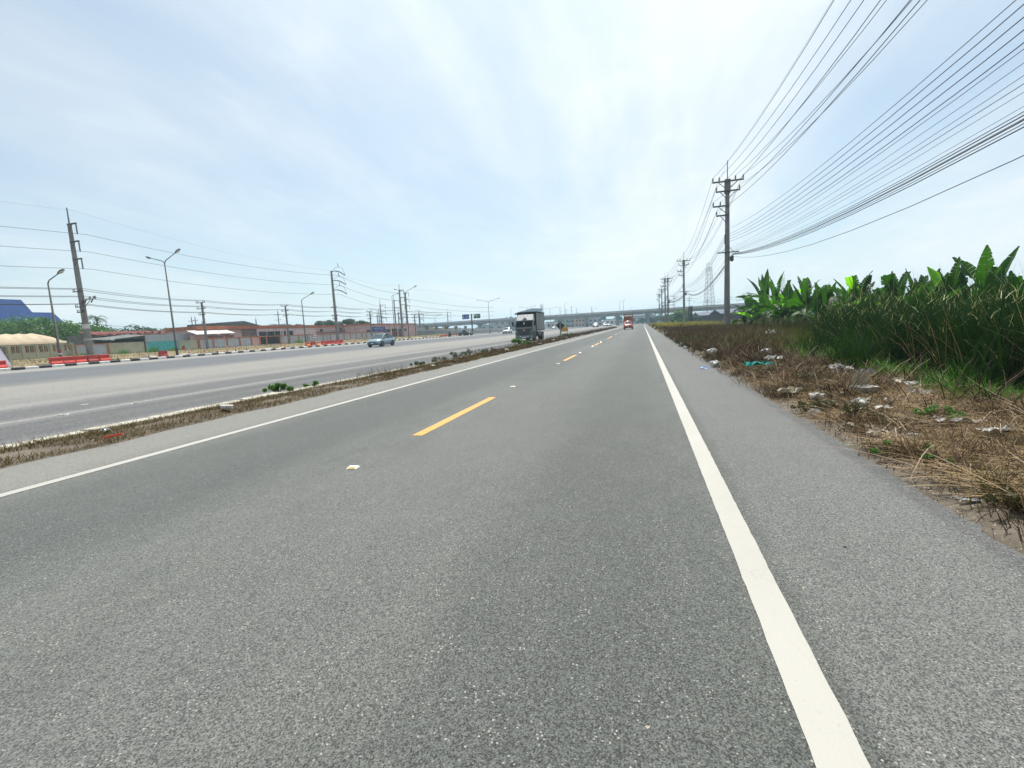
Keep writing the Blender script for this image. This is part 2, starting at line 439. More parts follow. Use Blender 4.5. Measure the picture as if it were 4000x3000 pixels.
# ---------------------------------------------------------------- median: dirt strip with a low concrete kerb
def height_sheet(name, x0, x1, y0, y1, nx, ny, zf, m, kind='structure', yexp=1.0):
    X = np.linspace(x0, x1, nx); Y = y0 + (y1 - y0)*np.linspace(0, 1, ny)**yexp
    gx, gy = np.meshgrid(X, Y); gz = zf(gx, gy)
    V = np.stack([gx, gy, gz], -1).reshape(-1, 3)
    i = np.arange(ny - 1)[:, None]*nx + np.arange(nx - 1)[None, :]
    F = np.stack([i, i + 1, i + nx + 1, i + nx], -1).reshape(-1, 4)
    return tag(strips(name, V, F, m, smooth=True), kind=kind)
def bumps(x, y, s=1.0, seed=0.0):
    return (np.sin(x*2.1*s + y*0.7*s + seed)*0.5 + np.sin(x*4.7*s - y*1.9*s + 1.3 + seed)*0.3 + np.sin(y*5.3*s + x*3.1*s + 2.1 + seed)*0.2)
def med_z(x, y):
    t = np.clip((-7.42 - x)/0.5, 0, 1)
    return -0.012 + 0.10*t + 0.018*bumps(x, y, 3)
def med_edge(y): return -7.46 + 0.05*np.sin(y*1.7) + 0.035*np.sin(y*4.1 + 1)
gy = np.concatenate([np.arange(-6, 25, 0.15), np.arange(25, 152, 1.0)])
vs = []; fs = []; nx = 9
for y in gy:
    e0 = med_edge(y)
    for k in range(nx):
        x = e0 + (-8.42 - e0)*k/(nx - 1); vs.append((x, y, float(med_z(np.array(x), np.array(y))) if k else 0.003))
for i in range(len(gy) - 1):
    for k in range(nx - 1): fs.append((i*nx + k, (i + 1)*nx + k, (i + 1)*nx + k + 1, i*nx + k + 1))
mb = MB(); mb.add(vs, fs); tag(mb.build('median_strip', M_DIRT, smooth=True, fix=True), kind='structure')

kerb_root = empty('median_kerb'); tag(kerb_root, kind='structure')
def kerb_block(L):
    mb = MB()
    prof = [(0.30, -0.05), (0.30, 0.105), (0.06, 0.118), (-0.32, 0.03), (-0.32, -0.05)]
    mb.prism(prof, L, 'y', 0.0)
    mb.v = [(v[0], v[1], v[2]) for v in mb.v]
    return mb
kb = kerb_block(0.985).build('kerb_stone', M_KERB, kerb_root, bevel=0.012)
y = -5.0; first = True
while y < 110:
    o = kb if first else kb.copy()
    if not first: COL.objects.link(o); o.parent = kerb_root
    first = False
    o.location = (-8.66 + rng.normal()*0.016, y, rng.normal()*0.009 - 0.004); o.rotation_euler = (rng.normal()*0.006, rng.normal()*0.02, rng.normal()*0.007)
    y += 1.0
# ---------------------------------------------------------------- far side: black and white kerb, verge rising to the walls
KX = -54.2
M_KW = mat('kerb_white_paint', (0.70, 0.70, 0.68), (0.55, 0.55, 0.53), 0.8, 3, dirt=(0.25, 0.235, 0.21), dscale=2)
M_KB = mat('kerb_black_paint', (0.018, 0.018, 0.020), (0.035, 0.034, 0.034), 0.7, 3, dirt=(0.10, 0.095, 0.085), dscale=2)
pk = empty('painted_kerb'); tag(pk, kind='structure')
def pk_mesh(m):
    mb = MB(); mb.prism([(KX, -0.05), (KX, 0.20), (KX - 0.06, 0.24), (KX - 0.34, 0.24), (KX - 0.34, -0.05)], 1.0, 'y', 0.0)
    return mb.build('kerb_stone', m, pk)
kw, kbk = pk_mesh(M_KW), pk_mesh(M_KB)
used = set()
def kerb_path(s):
    """distance along the kerb -> (dx, y, heading); it swings left into the slip road past Y=150"""
    if s < 150: return 0.0, s, 0.0
    a = (s - 150)/55.0
    return -55.0*(1 - math.cos(a)), 150 + 55*math.sin(a), a
for i in range(20, 176):
    src = kw if i % 2 == 0 else kbk
    o = src if src.name not in used else src.copy()
    if src.name in used: COL.objects.link(o); o.parent = pk
    used.add(src.name)
    dx, yy, a = kerb_path(i)
    o.rotation_euler = (0, 0, a)
    # rotate about the kerb line, not the world origin
    o.location = (dx + KX - KX*math.cos(a), yy - KX*math.sin(a), rng.normal()*0.008)
# second kerb beyond the slip road mouth
pk2 = empty('traffic_island_kerb'); tag(pk2, kind='structure')
for i in range(44):
    o = (kw if i % 2 else kbk).copy(); COL.objects.link(o); o.parent = pk2
    o.location = (0.1 - 0.02*i, 172 + i*1.0*1.2, 0); o.rotation_euler = (0, 0, 0); o.scale = (1, 1.2, 1)

WX = -68.0      # line of the boundary walls
M_VERGE = mat('parched_grass_verge', (0.215, 0.155, 0.085), (0.145, 0.125, 0.055), 0.95, 0.9, bump=0.4, dirt=(0.30, 0.27, 0.22), dscale=0.8)
def lv(x, y): 
    t = np.clip((KX - 0.3 - x)/12.5, 0, 1)
    return 0.20 + 0.56*t + 0.03*bumps(x, y, 0.9)*(t > 0.02)
height_sheet('verge', KX - 0.33, WX - 1.0, -20, 150, 22, 120, lv, M_VERGE)
mb = MB(); mb.add([(WX - 0.5, -60, 0.72), (WX - 0.5, 137, 0.72), (-600, 137, 0.72), (-600, -60, 0.72)], [(0, 1, 2, 3)])
tag(mb.build('yard_ground', M_FIELD, fix=False), kind='structure')

# ---------------------------------------------------------------- right-hand verge
def rv(x, y):
    t = np.clip((x - 1.95)/0.35, 0, 1); d = np.clip((x - 4.3)/3.0, 0, 1)
    far = np.clip((y - 14)/14, 0, 1)
    return -0.035 + 0.075*t + 0.055*bumps(x, y, 1.1)*t + 0.03*bumps(x, y, 3.3, 2)*t - 0.30*d*(1 - far) + 0.10*far*t
height_sheet('dirt_shoulder', 1.90, 9.0, -4, 34, 56, 240, rv, M_DIRT, yexp=1.3)
def rv2(x, y): return rv(np.minimum(x, 9.0), y) - 0.0*x
height_sheet('rough_field', 9.0, 46.0, -4, 34, 30, 40, rv2, M_FIELD)
height_sheet('far_shoulder', 1.90, 46.0, 34, 203, 34, 60, rv2, mat('far_verge_soil', (0.085, 0.06, 0.034), (0.12, 0.10, 0.045), 0.95, 0.5, dirt=(0.10, 0.075, 0.05)))
# ================================================================ right-hand verge: dry brush, straw, reeds, bananas
def blades(P, az, L, l0, l1, w, segs=3, twist=None, tip=0.15):
    """tapered bent strips. P (n,3) roots, az heading, l0/l1 lean from vertical at root/tip"""
    n = len(P); P = np.asarray(P, float)
    az, L, l0, l1, w = [np.broadcast_to(np.asarray(a, float), (n,)) for a in (az, L, l0, l1, w)]
    tw = rng.uniform(0, 2*np.pi, n) if twist is None else np.broadcast_to(twist, (n,))
    side = np.stack([np.cos(tw), np.sin(tw), np.zeros(n)], -1)
    r = np.zeros(n); z = np.zeros(n); rows = []
    for i in range(segs + 1):
        s = i/segs
        c = np.stack([P[:, 0] + np.cos(az)*r, P[:, 1] + np.sin(az)*r, P[:, 2] + z], -1)
        ww = (w*(1 - s)**0.7 + w*tip*s)[:, None]/2
        rows.append(c - side*ww); rows.append(c + side*ww)
        th = l0 + (l1 - l0)*(s + 0.5/segs)
        r = r + np.sin(th)*L/segs; z = z + np.cos(th)*L/segs
    V = np.stack(rows, 1)                       # n, 2(segs+1), 3
    k = 2*(segs + 1)
    f = np.array([[2*i, 2*i + 1, 2*i + 3, 2*i + 2] for i in range(segs)])
    F = (np.arange(n)[:, None, None]*k + f[None]).reshape(-1, 4)
    return V.reshape(-1, 3), F
def join(parts):
    Vs, Fs, o = [], [], 0
    for V, F in parts: Vs.append(V); Fs.append(F + o); o += len(V)
    return np.concatenate(Vs), np.concatenate(Fs)
def scatter(n, x0, x1, y0, y1, zf, keep=None, ybias=1.0):
    x = rng.uniform(x0, x1, n); y = y0 + (y1 - y0)*rng.uniform(0, 1, n)**ybias
    if keep is not None:
        k = keep(x, y); x, y = x[k], y[k]
    return np.stack([x, y, zf(x, y)], -1)
def clumped(n, nc, x0, x1, y0, y1, rad, zf, keep=None, ybias=1.0):
    c = scatter(nc, x0, x1, y0, y1, zf, keep, ybias)
    i = rng.integers(0, len(c), n); rr = rad*np.abs(rng.normal(size=n)); a = rng.uniform(0, 2*np.pi, n)
    x = c[i, 0] + np.cos(a)*rr; y = c[i, 1] + np.sin(a)*rr
    k = x > np.where(y > 7.5, 1.62 + 0.42*val2(x*0 + 1, y, 1.6, 4), 1.97)
    return np.stack([x, y, zf(x, y)], -1)[k], i[k]
def val2(x, y, s, seed):   # cheap smooth noise 0..1
    return 0.5 + 0.5*(0.5*np.sin(x*1.7*s + 1.1*np.sin(y*1.3*s + seed) + seed) + 0.5*np.sin(y*1.9*s + 1.7*np.sin(x*1.1*s + 2*seed)))

M_STRAW = leafmat('straw', (0.47, 0.345, 0.195), (0.16, 0.105, 0.052), 0.12, (1.1, 1.0, 0.8), 0.7, 0.2)
M_TWIG = leafmat('dead_brush', (0.036, 0.024, 0.014), (0.14, 0.095, 0.050), 0.08, (1, 1, 1), 0.8, 0.15)
M_TWIGP = leafmat('bleached_stems', (0.36, 0.30, 0.22), (0.24, 0.17, 0.11), 0.05, (1, 1, 1), 0.8, 0.15)
M_GRASS = leafmat('fresh_grass', (0.040, 0.125, 0.020), (0.10, 0.235, 0.035), 0.35, (1.3, 1.5, 0.5), 0.5, 0.3)
M_OLIVE = leafmat('olive_weed', (0.055, 0.065, 0.018), (0.15, 0.125, 0.04), 0.30, (1.2, 1.3, 0.6), 0.6, 0.2)
M_REED = leafmat('reed_leaf', (0.006, 0.020, 0.005), (0.022, 0.056, 0.012), 0.20, (1.6, 2.2, 0.5), 0.7, 0.10)
M_REEDT = leafmat('reed_dry_tip', (0.30, 0.34, 0.16), (0.45, 0.45, 0.28), 0.30, (1.2, 1.2, 0.8), 0.6, 0.2)

def stuff(name, parts, m, label, cat):
    V, F = join(parts); o = strips(name, V, F, m)
    return tag(o, label, cat, kind='stuff')

# --- straw lying near the edge of the asphalt
P, _ = clumped(34000, 700, 2.05, 5.0, 1.5, 14.0, 0.22, rv, None, 1.25)
n = len(P); dens = val2(P[:, 0], P[:, 1], 1.2, 0.7)
P = P[(dens > 0.25) & (P[:, 0] > 2.03 + 0.25*val2(P[:, 0], P[:, 1], 3.0, 9))]; n = len(P); P[:, 2] += rng.uniform(0.0, 0.07, n)
dir_ = rng.normal(2.6, 0.55, n) + np.where(rng.uniform(size=n) < 0.5, np.pi, 0)
A = blades(P, dir_, rng.uniform(0.12, 0.5, n), rng.normal(1.48, 0.12, n), rng.normal(1.62, 0.16, n), rng.uniform(0.004, 0.009, n), 3, tip=0.6)
P, _ = clumped(6500, 160, 2.2, 5.2, 2.0, 16.0, 0.16, rv, None, 1.2); n = len(P)
B = blades(P, rng.uniform(0, 6.28, n), rng.uniform(0.08, 0.28, n), rng.uniform(0.1, 0.9, n), rng.uniform(0.8, 1.7, n), rng.uniform(0.004, 0.008, n), 3)
stuff('dry_straw', [A, B], M_STRAW, 'tan dry straw lying in tangles along the edge of the asphalt', 'straw')
# --- dead brush: dark, twiggy; low near the camera, knee high further on
def brush_keep(x, y):
    return (x < 2.1 + 5.5*np.clip((y - 2)/30, 0.32, 1)) & (x > 1.98 + 0.22*val2(x, y, 2.0, 3))
P, ci = clumped(40000, 460, 2.0, 8.0, 8.5, 44, 0.32, rv, brush_keep, 1.5); n = len(P)
hgt = np.clip((P[:, 1] - 6)/16, 0.36, 1.0)*rng.uniform(0.25, 0.85, n)
C1 = blades(P, rng.uniform(0, 6.28, n), hgt, rng.uniform(0.0, 0.6, n), rng.uniform(0.4, 1.9, n), rng.uniform(0.006, 0.014, n)*np.clip(P[:, 1]/14, 0.8, 2.2), 4)
P, _ = clumped(30000, 520, 2.1, 4.8, 1.8, 14, 0.17, rv, None, 1.1); n = len(P)
C2 = blades(P, rng.uniform(0, 6.28, n), rng.uniform(0.06, 0.30, n), rng.uniform(0.0, 1.0, n), rng.uniform(0.5, 1.9, n), rng.uniform(0.004, 0.009, n), 3)
P, _ = clumped(9000, 260, 2.2, 9.5, 40, 175, 0.8, rv2, None, 1.6); n = len(P)
C3 = blades(P, rng.uniform(0, 6.28, n), rng.uniform(0.3, 0.75, n), rng.uniform(0.0, 0.5, n), rng.uniform(0.3, 1.5, n), rng.uniform(0.03, 0.08, n)*np.clip(P[:, 1]/70, 0.7, 2.0), 3)
stuff('dead_brush', [C1, C2, C3], M_TWIG, 'dark brown dead brush and weeds on the dirt shoulder', 'brush')
P, _ = clumped(2600, 300, 2.05, 7.0, 8, 45, 0.4, rv, brush_keep, 1.5); n = len(P)
C4 = blades(P, rng.uniform(0, 6.28, n), rng.uniform(0.2, 0.7, n), rng.uniform(0.1, 1.2, n), rng.uniform(0.6, 1.8, n), rng.uniform(0.006, 0.012, n)*np.clip(P[:, 1]/16, 0.8, 2), 4, tip=0.6)
P, _ = clumped(900, 160, 2.2, 4.6, 2.5, 12, 0.3, rv, None, 1.0); n = len(P); P[:, 2] += 0.05
C5 = blades(P, rng.uniform(0, 6.28, n), rng.uniform(0.3, 0.9, n), rng.normal(1.35, 0.15, n), rng.normal(1.6, 0.3, n), rng.uniform(0.005, 0.010, n), 5, tip=0.5)
stuff('bleached_stalks', [C4, C5], M_TWIGP, 'pale bleached stalks lying and standing among the brown brush', 'stalks')
# --- tangles of long dead branches spilling over the edge of the asphalt
Pb, _ = clumped(900, 16, 1.95, 4.4, 6.5, 20, 0.28, rv, None, 1.0); nb = len(Pb)
C6 = blades(Pb, rng.uniform(0, 6.28, nb), rng.uniform(0.35, 0.95, nb), rng.uniform(0.1, 1.0, nb), rng.uniform(0.9, 2.1, nb), rng.uniform(0.009, 0.016, nb), 6, tip=0.35)
Pb, _ = clumped(420, 30, 2.2, 4.8, 2.5, 9, 0.25, rv, None, 1.0); nb = len(Pb)
C7 = blades(Pb, rng.uniform(0, 6.28, nb), rng.uniform(0.25, 0.7, nb), rng.uniform(0.5, 1.3, nb), rng.uniform(1.0, 1.9, nb), rng.uniform(0.006, 0.011, nb), 6, tip=0.35)
stuff('dead_branches', [C6, C7], leafmat('dead_branch', (0.022, 0.015, 0.011), (0.07, 0.047, 0.03), 0.02, (1, 1, 1), 0.85, 0.1), 'long dark dead branches tangled at the edge of the asphalt', 'branches')
# --- weeds: olive patches on the shoulder, yellow-green stand further along
P, _ = clumped(9000, 90, 2.15, 5.0, 1.8, 20, 0.24, rv, None, 1.2); n = len(P)
D1 = blades(P, rng.uniform(0, 6.28, n), rng.uniform(0.06, 0.20, n), rng.uniform(0, 0.9, n), rng.uniform(0.3, 1.5, n), rng.uniform(0.006, 0.013, n), 2)
P, _ = clumped(5000, 120, 4.2, 10, 18, 48, 0.6, rv2, None, 1.3); n = len(P)
D2 = blades(P, rng.uniform(0, 6.28, n), rng.uniform(0.3, 0.8, n), rng.uniform(0, 0.4, n), rng.uniform(0.2, 1.1, n), rng.uniform(0.014, 0.03, n), 3)
stuff('olive_weeds', [D1, D2], M_OLIVE, 'olive green low weeds growing through the straw and brush', 'weeds')
P, _ = clumped(9000, 150, 3.6, 11, 70, 190, 1.6, rv2, None, 1.0); n = len(P)
D3 = blades(P, rng.uniform(0, 6.28, n), rng.uniform(0.4, 0.9, n), rng.uniform(0, 0.3, n), rng.uniform(0.2, 0.9, n), rng.uniform(0.05, 0.14, n), 2)
stuff('yellow_grass', [D3], leafmat('yellow_grass', (0.30, 0.26, 0.05), (0.19, 0.20, 0.045), 0.35, (1.2, 1.2, 0.5)), 'yellow green tall grass around the bases of the far poles', 'grass')
P = scatter(9000, 9, 44, 26, 200, rv2, lambda x, y: val2(x, y, 0.25, 3) > 0.3, 1.3); n = len(P)
D4 = blades(P, rng.uniform(0, 6.28, n), rng.uniform(0.3, 0.9, n), rng.uniform(0, 0.4, n), rng.uniform(0.2, 1.1, n), rng.uniform(0.03, 0.06, n)*np.clip(P[:, 1]/50, 0.7, 3), 2)
P = scatter(5000, 8.5, 22, 26, 52, rv2, None, 1.0); n = len(P)
D5 = blades(P, rng.uniform(0, 6.28, n), rng.uniform(0.5, 1.3, n), rng.uniform(0, 0.4, n), rng.uniform(0.2, 1.2, n), rng.uniform(0.02, 0.05, n), 3)
stuff('field_weeds', [D4, D5], leafmat('field_weed', (0.085, 0.075, 0.022), (0.05, 0.075, 0.018), 0.3, (1.2, 1.3, 0.6)), 'rank olive weeds covering the field around the banana plants', 'weeds')
# --- fresh grass between straw and reeds
def gkeep(x, y): return (x > 4.0 + 0.06*np.clip(y - 8, 0, 20) + 0.7*val2(x, y, 1.5, 1) - 0.12) & (val2(x, y, 3.3, 8) + 0.35*(x - 4.5) > 0.34) & (x < 5.9)
P = scatter(12000, 3.9, 5.9, 3.5, 17.5, rv, gkeep, 1.1); n = len(P)
E1 = blades(P, rng.uniform(0, 6.28, n), rng.uniform(0.10, 0.48, n)*(0.3 + 1.0*val2(P[:, 0], P[:, 1], 2.2, 5)), rng.uniform(0, 0.6, n), rng.uniform(0.4, 1.9, n), rng.uniform(0.006, 0.019, n), 3)
P, _ = clumped(6500, 34, 2.6, 7.8, 14, 44, 0.55, rv2); n = len(P)
E2 = blades(P, rng.uniform(0, 6.28, n), rng.uniform(0.2, 0.5, n), rng.uniform(0, 0.4, n), rng.uniform(0.3, 1.2, n), rng.uniform(0.015, 0.03, n), 3)
c = np.array([2.95, 27.2]); a_ = rng.uniform(0, 6.28, 1800); r_ = np.abs(rng.normal(size=1800))*0.55
P = np.stack([c[0] + np.cos(a_)*r_*1.1, c[1] + np.sin(a_)*r_*1.6, np.zeros(1800)], -1); P[:, 2] = rv(P[:, 0], P[:, 1]); P = P[P[:, 0] > 2.0]; n = len(P)
E3 = blades(P, rng.uniform(0, 6.28, n), rng.uniform(0.15, 0.45, n), rng.uniform(0, 0.8, n), rng.uniform(0.5, 1.6, n), rng.uniform(0.02, 0.045, n), 3)
stuff('green_grass', [E1, E2, E3], M_GRASS, 'bright green grass strip along the foot of the reeds', 'grass')
# --- the reed bed
def rkeep(x, y):
    front = 4.95 + 0.035*np.clip(y - 9, 0, 12) + 0.55*val2(x, y, 1.3, 2) + 0.25*val2(x, y, 4.0, 3)
    return (x > front) & (x/np.maximum(y, 0.1) > 0.300 + 0.03*val2(x, y, 1.0, 4))
P = np.concatenate([scatter(46000, 5.0, 7.6, 2.0, 20.5, rv2, rkeep, 1.0), scatter(15000, 7.4, 15, 3, 26, rv2, rkeep, 1.0)])
n = len(P)
ht = 1.35 + 0.55*val2(P[:, 0], P[:, 1], 1.1, 6) + 0.2*val2(P[:, 0], P[:, 1], 3.1, 2) + rng.normal(0, 0.20, n)
ht *= 1 - 0.25*np.clip((0.36 - P[:, 0]/P[:, 1])/0.06, 0, 1)
az = rng.normal(0.7, 1.3, n)
root = P.copy(); lf = rng.uniform(size=n)
root[:, 2] += np.where(lf < 0.45, 0, rng.uniform(0.1, 0.75, n)*ht*0.75)       # stems from the ground, leaves from up the stem
L = np.where(lf < 0.45, ht*rng.uniform(0.9, 1.12, n), rng.uniform(0.45, 0.95, n))
F1 = blades(root, az, L, rng.uniform(0, 0.14, n), np.where(lf < 0.45, rng.uniform(0.1, 1.2, n), rng.uniform(0.4, 1.9, n)), rng.uniform(0.010, 0.022, n), 4, tip=0.08)
kd = rng.uniform(size=n) < 0.05
Pd = P[kd]; nd = len(Pd)
F3 = blades(Pd, rng.uniform(0, 6.28, nd), ht[kd]*rng.uniform(0.6, 1.05, nd), rng.uniform(0, 0.25, nd), rng.uniform(0.2, 1.8, nd), rng.uniform(0.006, 0.014, nd), 4)
stuff('dry_reed_stems', [F3], M_STRAW, 'dead tan stems standing and bent among the green reeds', 'reeds')
Pf, _ = clumped(1500, 26, 4.3, 5.4, 4, 18, 0.14, rv); nf = len(Pf)
F4 = blades(Pf, rng.uniform(0, 6.28, nf), rng.uniform(0.5, 1.3, nf), rng.uniform(0, 0.3, nf), rng.uniform(0.3, 1.4, nf), rng.uniform(0.008, 0.018, nf), 4)
F1 = join([F1, F4])
stuff('reed_bed', [F1], M_REED, 'tall dense dark green reeds filling the ditch beside the shoulder', 'reeds')
k = rng.uniform(size=n) < 0.06
Pt = P[k]; nn = len(Pt); Pt[:, 2] += ht[k]*rng.uniform(0.45, 1.0, nn)
F2 = blades(Pt, rng.uniform(0, 6.28, nn), rng.uniform(0.12, 0.34, nn), rng.uniform(0.1, 0.8, nn), rng.uniform(0.5, 1.7, nn), rng.uniform(0.008, 0.018, nn), 3)
stuff('reed_seed_heads', [F2], M_REEDT, 'pale dry reed tips and seed heads flecking the reed bed', 'reeds')

# ---------------------------------------------------------------- banana plants
def banmat(name, c1, c2, trans, tcol):
    m, t, b = nt(name)
    oi = N(t, 'ShaderNodeObjectInfo'); f = nnoise(t, 3.0, 4, 0.6)
    rib = nnoise(t, 30, 2, 0.5, (0.2, 1, 1))
    k = nmath(t, 'ADD', nmath(t, 'MULTIPLY', oi.outputs['Random'], 0.55), nmath(t, 'ADD', nmath(t, 'MULTIPLY', f, 0.3), nmath(t, 'MULTIPLY', rib, 0.15)))
    col = nmix(t, k, c1, c2)
    t.links.new(col, b.inputs['Base Color']); b.inputs['Roughness'].default_value = 0.5; b.inputs['Specular IOR Level'].default_value = 0.22
    tr = N(t, 'ShaderNodeBsdfTranslucent'); t.links.new(nmix(t, 1.0, col, tcol, 'MULTIPLY'), tr.inputs['Color'])
    mx = N(t, 'ShaderNodeMixShader'); mx.inputs[0].default_value = trans
    t.links.new(b.outputs[0], mx.inputs[1]); t.links.new(tr.outputs[0], mx.inputs[2])
    t.links.new(mx.outputs[0], t.nodes['Material Output'].inputs['Surface'])
    return m
M_BAN = banmat('banana_leaf', (0.005, 0.018, 0.006), (0.034, 0.092, 0.016), 0.34, (2.3, 3.1, 0.5))
M_BANB = banmat('young_banana_leaf', (0.10, 0.26, 0.022), (0.13, 0.32, 0.03), 0.68, (2.4, 2.6, 0.5))
M_RIB = mat('banana_midrib', (0.22, 0.32, 0.10), (0.16, 0.24, 0.07), 0.45, 8)
M_STEM = mat('banana_stem', (0.12, 0.13, 0.05), (0.16, 0.11, 0.06), 0.6, 6, dirt=(0.09, 0.06, 0.035), dscale=5)
def banana_leaf(parent, p0, az, e0, e1, L, Wd, tear=0.5, fold=0.45, m=None, cut=0.0, roll=0.0):
    """one leaf: petiole, arched midrib and blade split into slanted torn strips"""
    ns = 18; pts = [Vector(p0)]; dirs = []
    for i in range(ns):
        s = i/(ns - 1); e = e0 + (e1 - e0)*s**1.4
        d = Vector((math.cos(az)*math.cos(e), math.sin(az)*math.cos(e), math.sin(e)))
        dirs.append(d); pts.append(pts[-1] + d*L/ns)
    dirs.append(dirs[-1])
    side0 = Vector((-math.sin(az), math.cos(az), 0))
    side0 = Matrix.Rotation(roll, 3, dirs[ns//2]) @ side0
    mb = MB(); i0 = 3
    nn = int(ns*(1 - cut))
    for sg in (-1, 1):
        droop = random.uniform(-0.1, 0.25)
        for i in range(i0, nn):
            def wid(s): 
                s = (s - i0)/(ns - i0)
                return Wd*0.5*max(0.05, min(1, s*6.0 + 0.25))*max(0.12, (1 - max(0, s - 0.35)**2/0.46))
            torn = random.random() < tear
            if torn: droop += random.uniform(-0.22, 0.28)
            droop = max(-0.3, min(0.9, droop))
            g = random.uniform(0.03, 0.16) if torn else 0.0
            a, b = pts[i], pts[i + 1]; d = dirs[i]; nrm = side0.cross(d)*1.0
            out = (side0*sg*math.cos(fold - droop) + nrm*math.sin(fold - droop)*(1 if nrm.z > 0 else -1) + d*0.34).normalized()
            wa, wb = wid(i), wid(i + 1)
            if torn and random.random() < 0.22*tear: wa *= random.uniform(0.5, 0.9); wb *= random.uniform(0.5, 0.9)
            a2, b2 = a + (b - a)*g*0.3, b - (b - a)*g*0.3
            ma, mb_ = a + out*wa*0.55 + nrm*0.02, b + out*wb*0.55 + nrm*0.02
            oa, ob = a + out*wa + (b - a)*g - Vector((0, 0, wa*0.12)), b + out*wb - (b - a)*g - Vector((0, 0, wb*0.12))
            mb.add([a2, b2, mb_, ma, ob, oa], [(0, 1, 2, 3), (3, 2, 4, 5)])
    nb = len(mb.f)
    mb.tube([pts[j] for j in range(0, nn + 1, 2)], [0.026*(1 - 0.8*j/ns)*max(0.6, L/2) for j in range(0, nn + 1, 2)], 5)
    o = mb.build('leaf', m or M_BAN, parent, fix=False)
    o.data.materials.append(M_RIB)
    for k in range(nb, len(o.data.polygons)): o.data.polygons[k].material_index = 1
    return o
def banana(px, topy, depth, nleaf, label, lean=0.0, leaves=None, Ls=1.0, seed=0):
    random.seed(seed)
    top = atD(px, topy, depth); base = Vector((top.x, top.y, float(rv2(np.array(top.x), np.array(top.y))) - 0.03))
    H = top.z - base.z
    r = empty('banana_plant', base)
    hs = H*0.36; nleaf += 6
    mb = MB(); mb.tube([(0, 0, 0), (0.02, 0.01, hs*0.5), (0.03, 0.0, hs)], [0.13, 0.105, 0.06], 10)
    mb.build('stem', M_STEM, r, smooth=True)
    az0 = random.uniform(0, 6.28)
    for i in range(nleaf):
        az = az0 + i*2.4 + random.uniform(-0.3, 0.3)
        up = 1.0 - i/nleaf
        e0 = R(random.uniform(70, 88)) if up > 0.68 else R(random.uniform(30, 70))
        e1 = R(random.uniform(40, 78)) if up > 0.68 else (R(random.uniform(-30, 25)) if up > 0.42 else R(random.uniform(-95, -45)))
        L = min(H*0.66, 3.2)*random.uniform(0.8, 1.15)*Ls*(1.12 if up < 0.5 else 1)
        banana_leaf(r, (0.03, 0, hs*(1 - 0.55*max(0, 0.7 - up))), az, e0, e1, L, random.uniform(0.46, 0.66)*Ls, random.uniform(0.35, 0.85), random.uniform(0.2, 0.8),
                    M_BANB if random.random() < 0.05 else M_BAN, random.choice((0, 0, 0.12, 0.2)), random.uniform(-0.5, 0.5))
    for spec in (leaves or []):
        banana_leaf(r, (0.03, 0, hs*spec.get('h', 1.0)), spec['az'], spec['e0'], spec['e1'], spec['L'], spec['W'], spec.get('tear', 0.4), spec.get('fold', 0.3), spec.get('m', M_BAN), spec.get('cut', 0.0), spec.get('roll', 0.0))
    tag(r, label, 'banana plant', 'banana plants behind the reeds')
    return r
VW = YAW + R(90)      # azimuth pointing away from the camera
def face(a=0): return VW + a
banana(2930, 1150, 42, 9, 'low banana plant drooping over the weeds right behind the nearest concrete pole', seed=11, Ls=1.1)
banana(2985, 1085, 39, 10, 'banana plant with ragged upright leaves and a skirt of long drooping ones', seed=3, Ls=1.15,
       leaves=[dict(az=R(190), e0=R(35), e1=R(-45), L=2.9, W=0.42, tear=0.2, fold=-0.2), dict(az=R(205), e0=R(25), e1=R(-60), L=2.7, W=0.4, tear=0.2, fold=-0.2), dict(az=R(180), e0=R(55), e1=R(-15), L=2.6, W=0.4, tear=0.3)])
banana(3035, 1078, 35, 9, 'banana plant with a tall frayed spear leaf in front of the far lattice mast', seed=8, Ls=1.1)
banana(3085, 1105, 31, 9, 'dark banana plant with crossing leaves behind the end of the reed bed', seed=5)
banana(3150, 1062, 28, 9, 'banana plant with a fan of split leaves rising over the thin end of the reeds', seed=21, leaves=[dict(az=R(150), e0=R(75), e1=R(55), L=1.9, W=0.5), dict(az=R(10), e0=R(60), e1=R(40), L=2.1, W=0.46, tear=0.2)])
banana(3235, 1100, 26, 8, 'short banana plant with a bright translucent lower leaf among dark ones', seed=14, leaves=[dict(az=R(20), e0=R(20), e1=R(-5), L=1.5, W=0.5, m=M_BANB)])
banana(3345, 1052, 24, 7, 'banana plant with one broad squared-off upright leaf above the reeds', seed=17,
       leaves=[dict(az=face(0), e0=R(85), e1=R(80), L=1.75, W=0.62, tear=0.05, fold=0.1, cut=0.12), dict(az=face(R(85)), e0=R(62), e1=R(50), L=2.1, W=0.45, tear=0.15, fold=0.5), dict(az=face(R(-80)), e0=R(62), e1=R(42), L=1.9, W=0.45, tear=0.7)])
banana(3440, 1090, 22, 8, 'low banana plant with a long arching midrib over the reed tips', seed=29, Ls=0.95)
banana(3490, 1050, 21, 7, 'banana plant with a shredded feather-like leaf standing straight up', seed=33,
       leaves=[dict(az=face(0), e0=R(88), e1=R(86), L=1.9, W=0.42, tear=1.0, fold=0.0)])
banana(3600, 1040, 18, 7, 'banana plant with curled torn leaf edges leaning over the flowering reeds', seed=41,
       leaves=[dict(az=face(R(70)), e0=R(70), e1=R(60), L=1.6, W=0.40, tear=0.9), dict(az=face(R(20)), e0=R(85), e1=R(75), L=1.5, W=0.36, tear=0.7)])
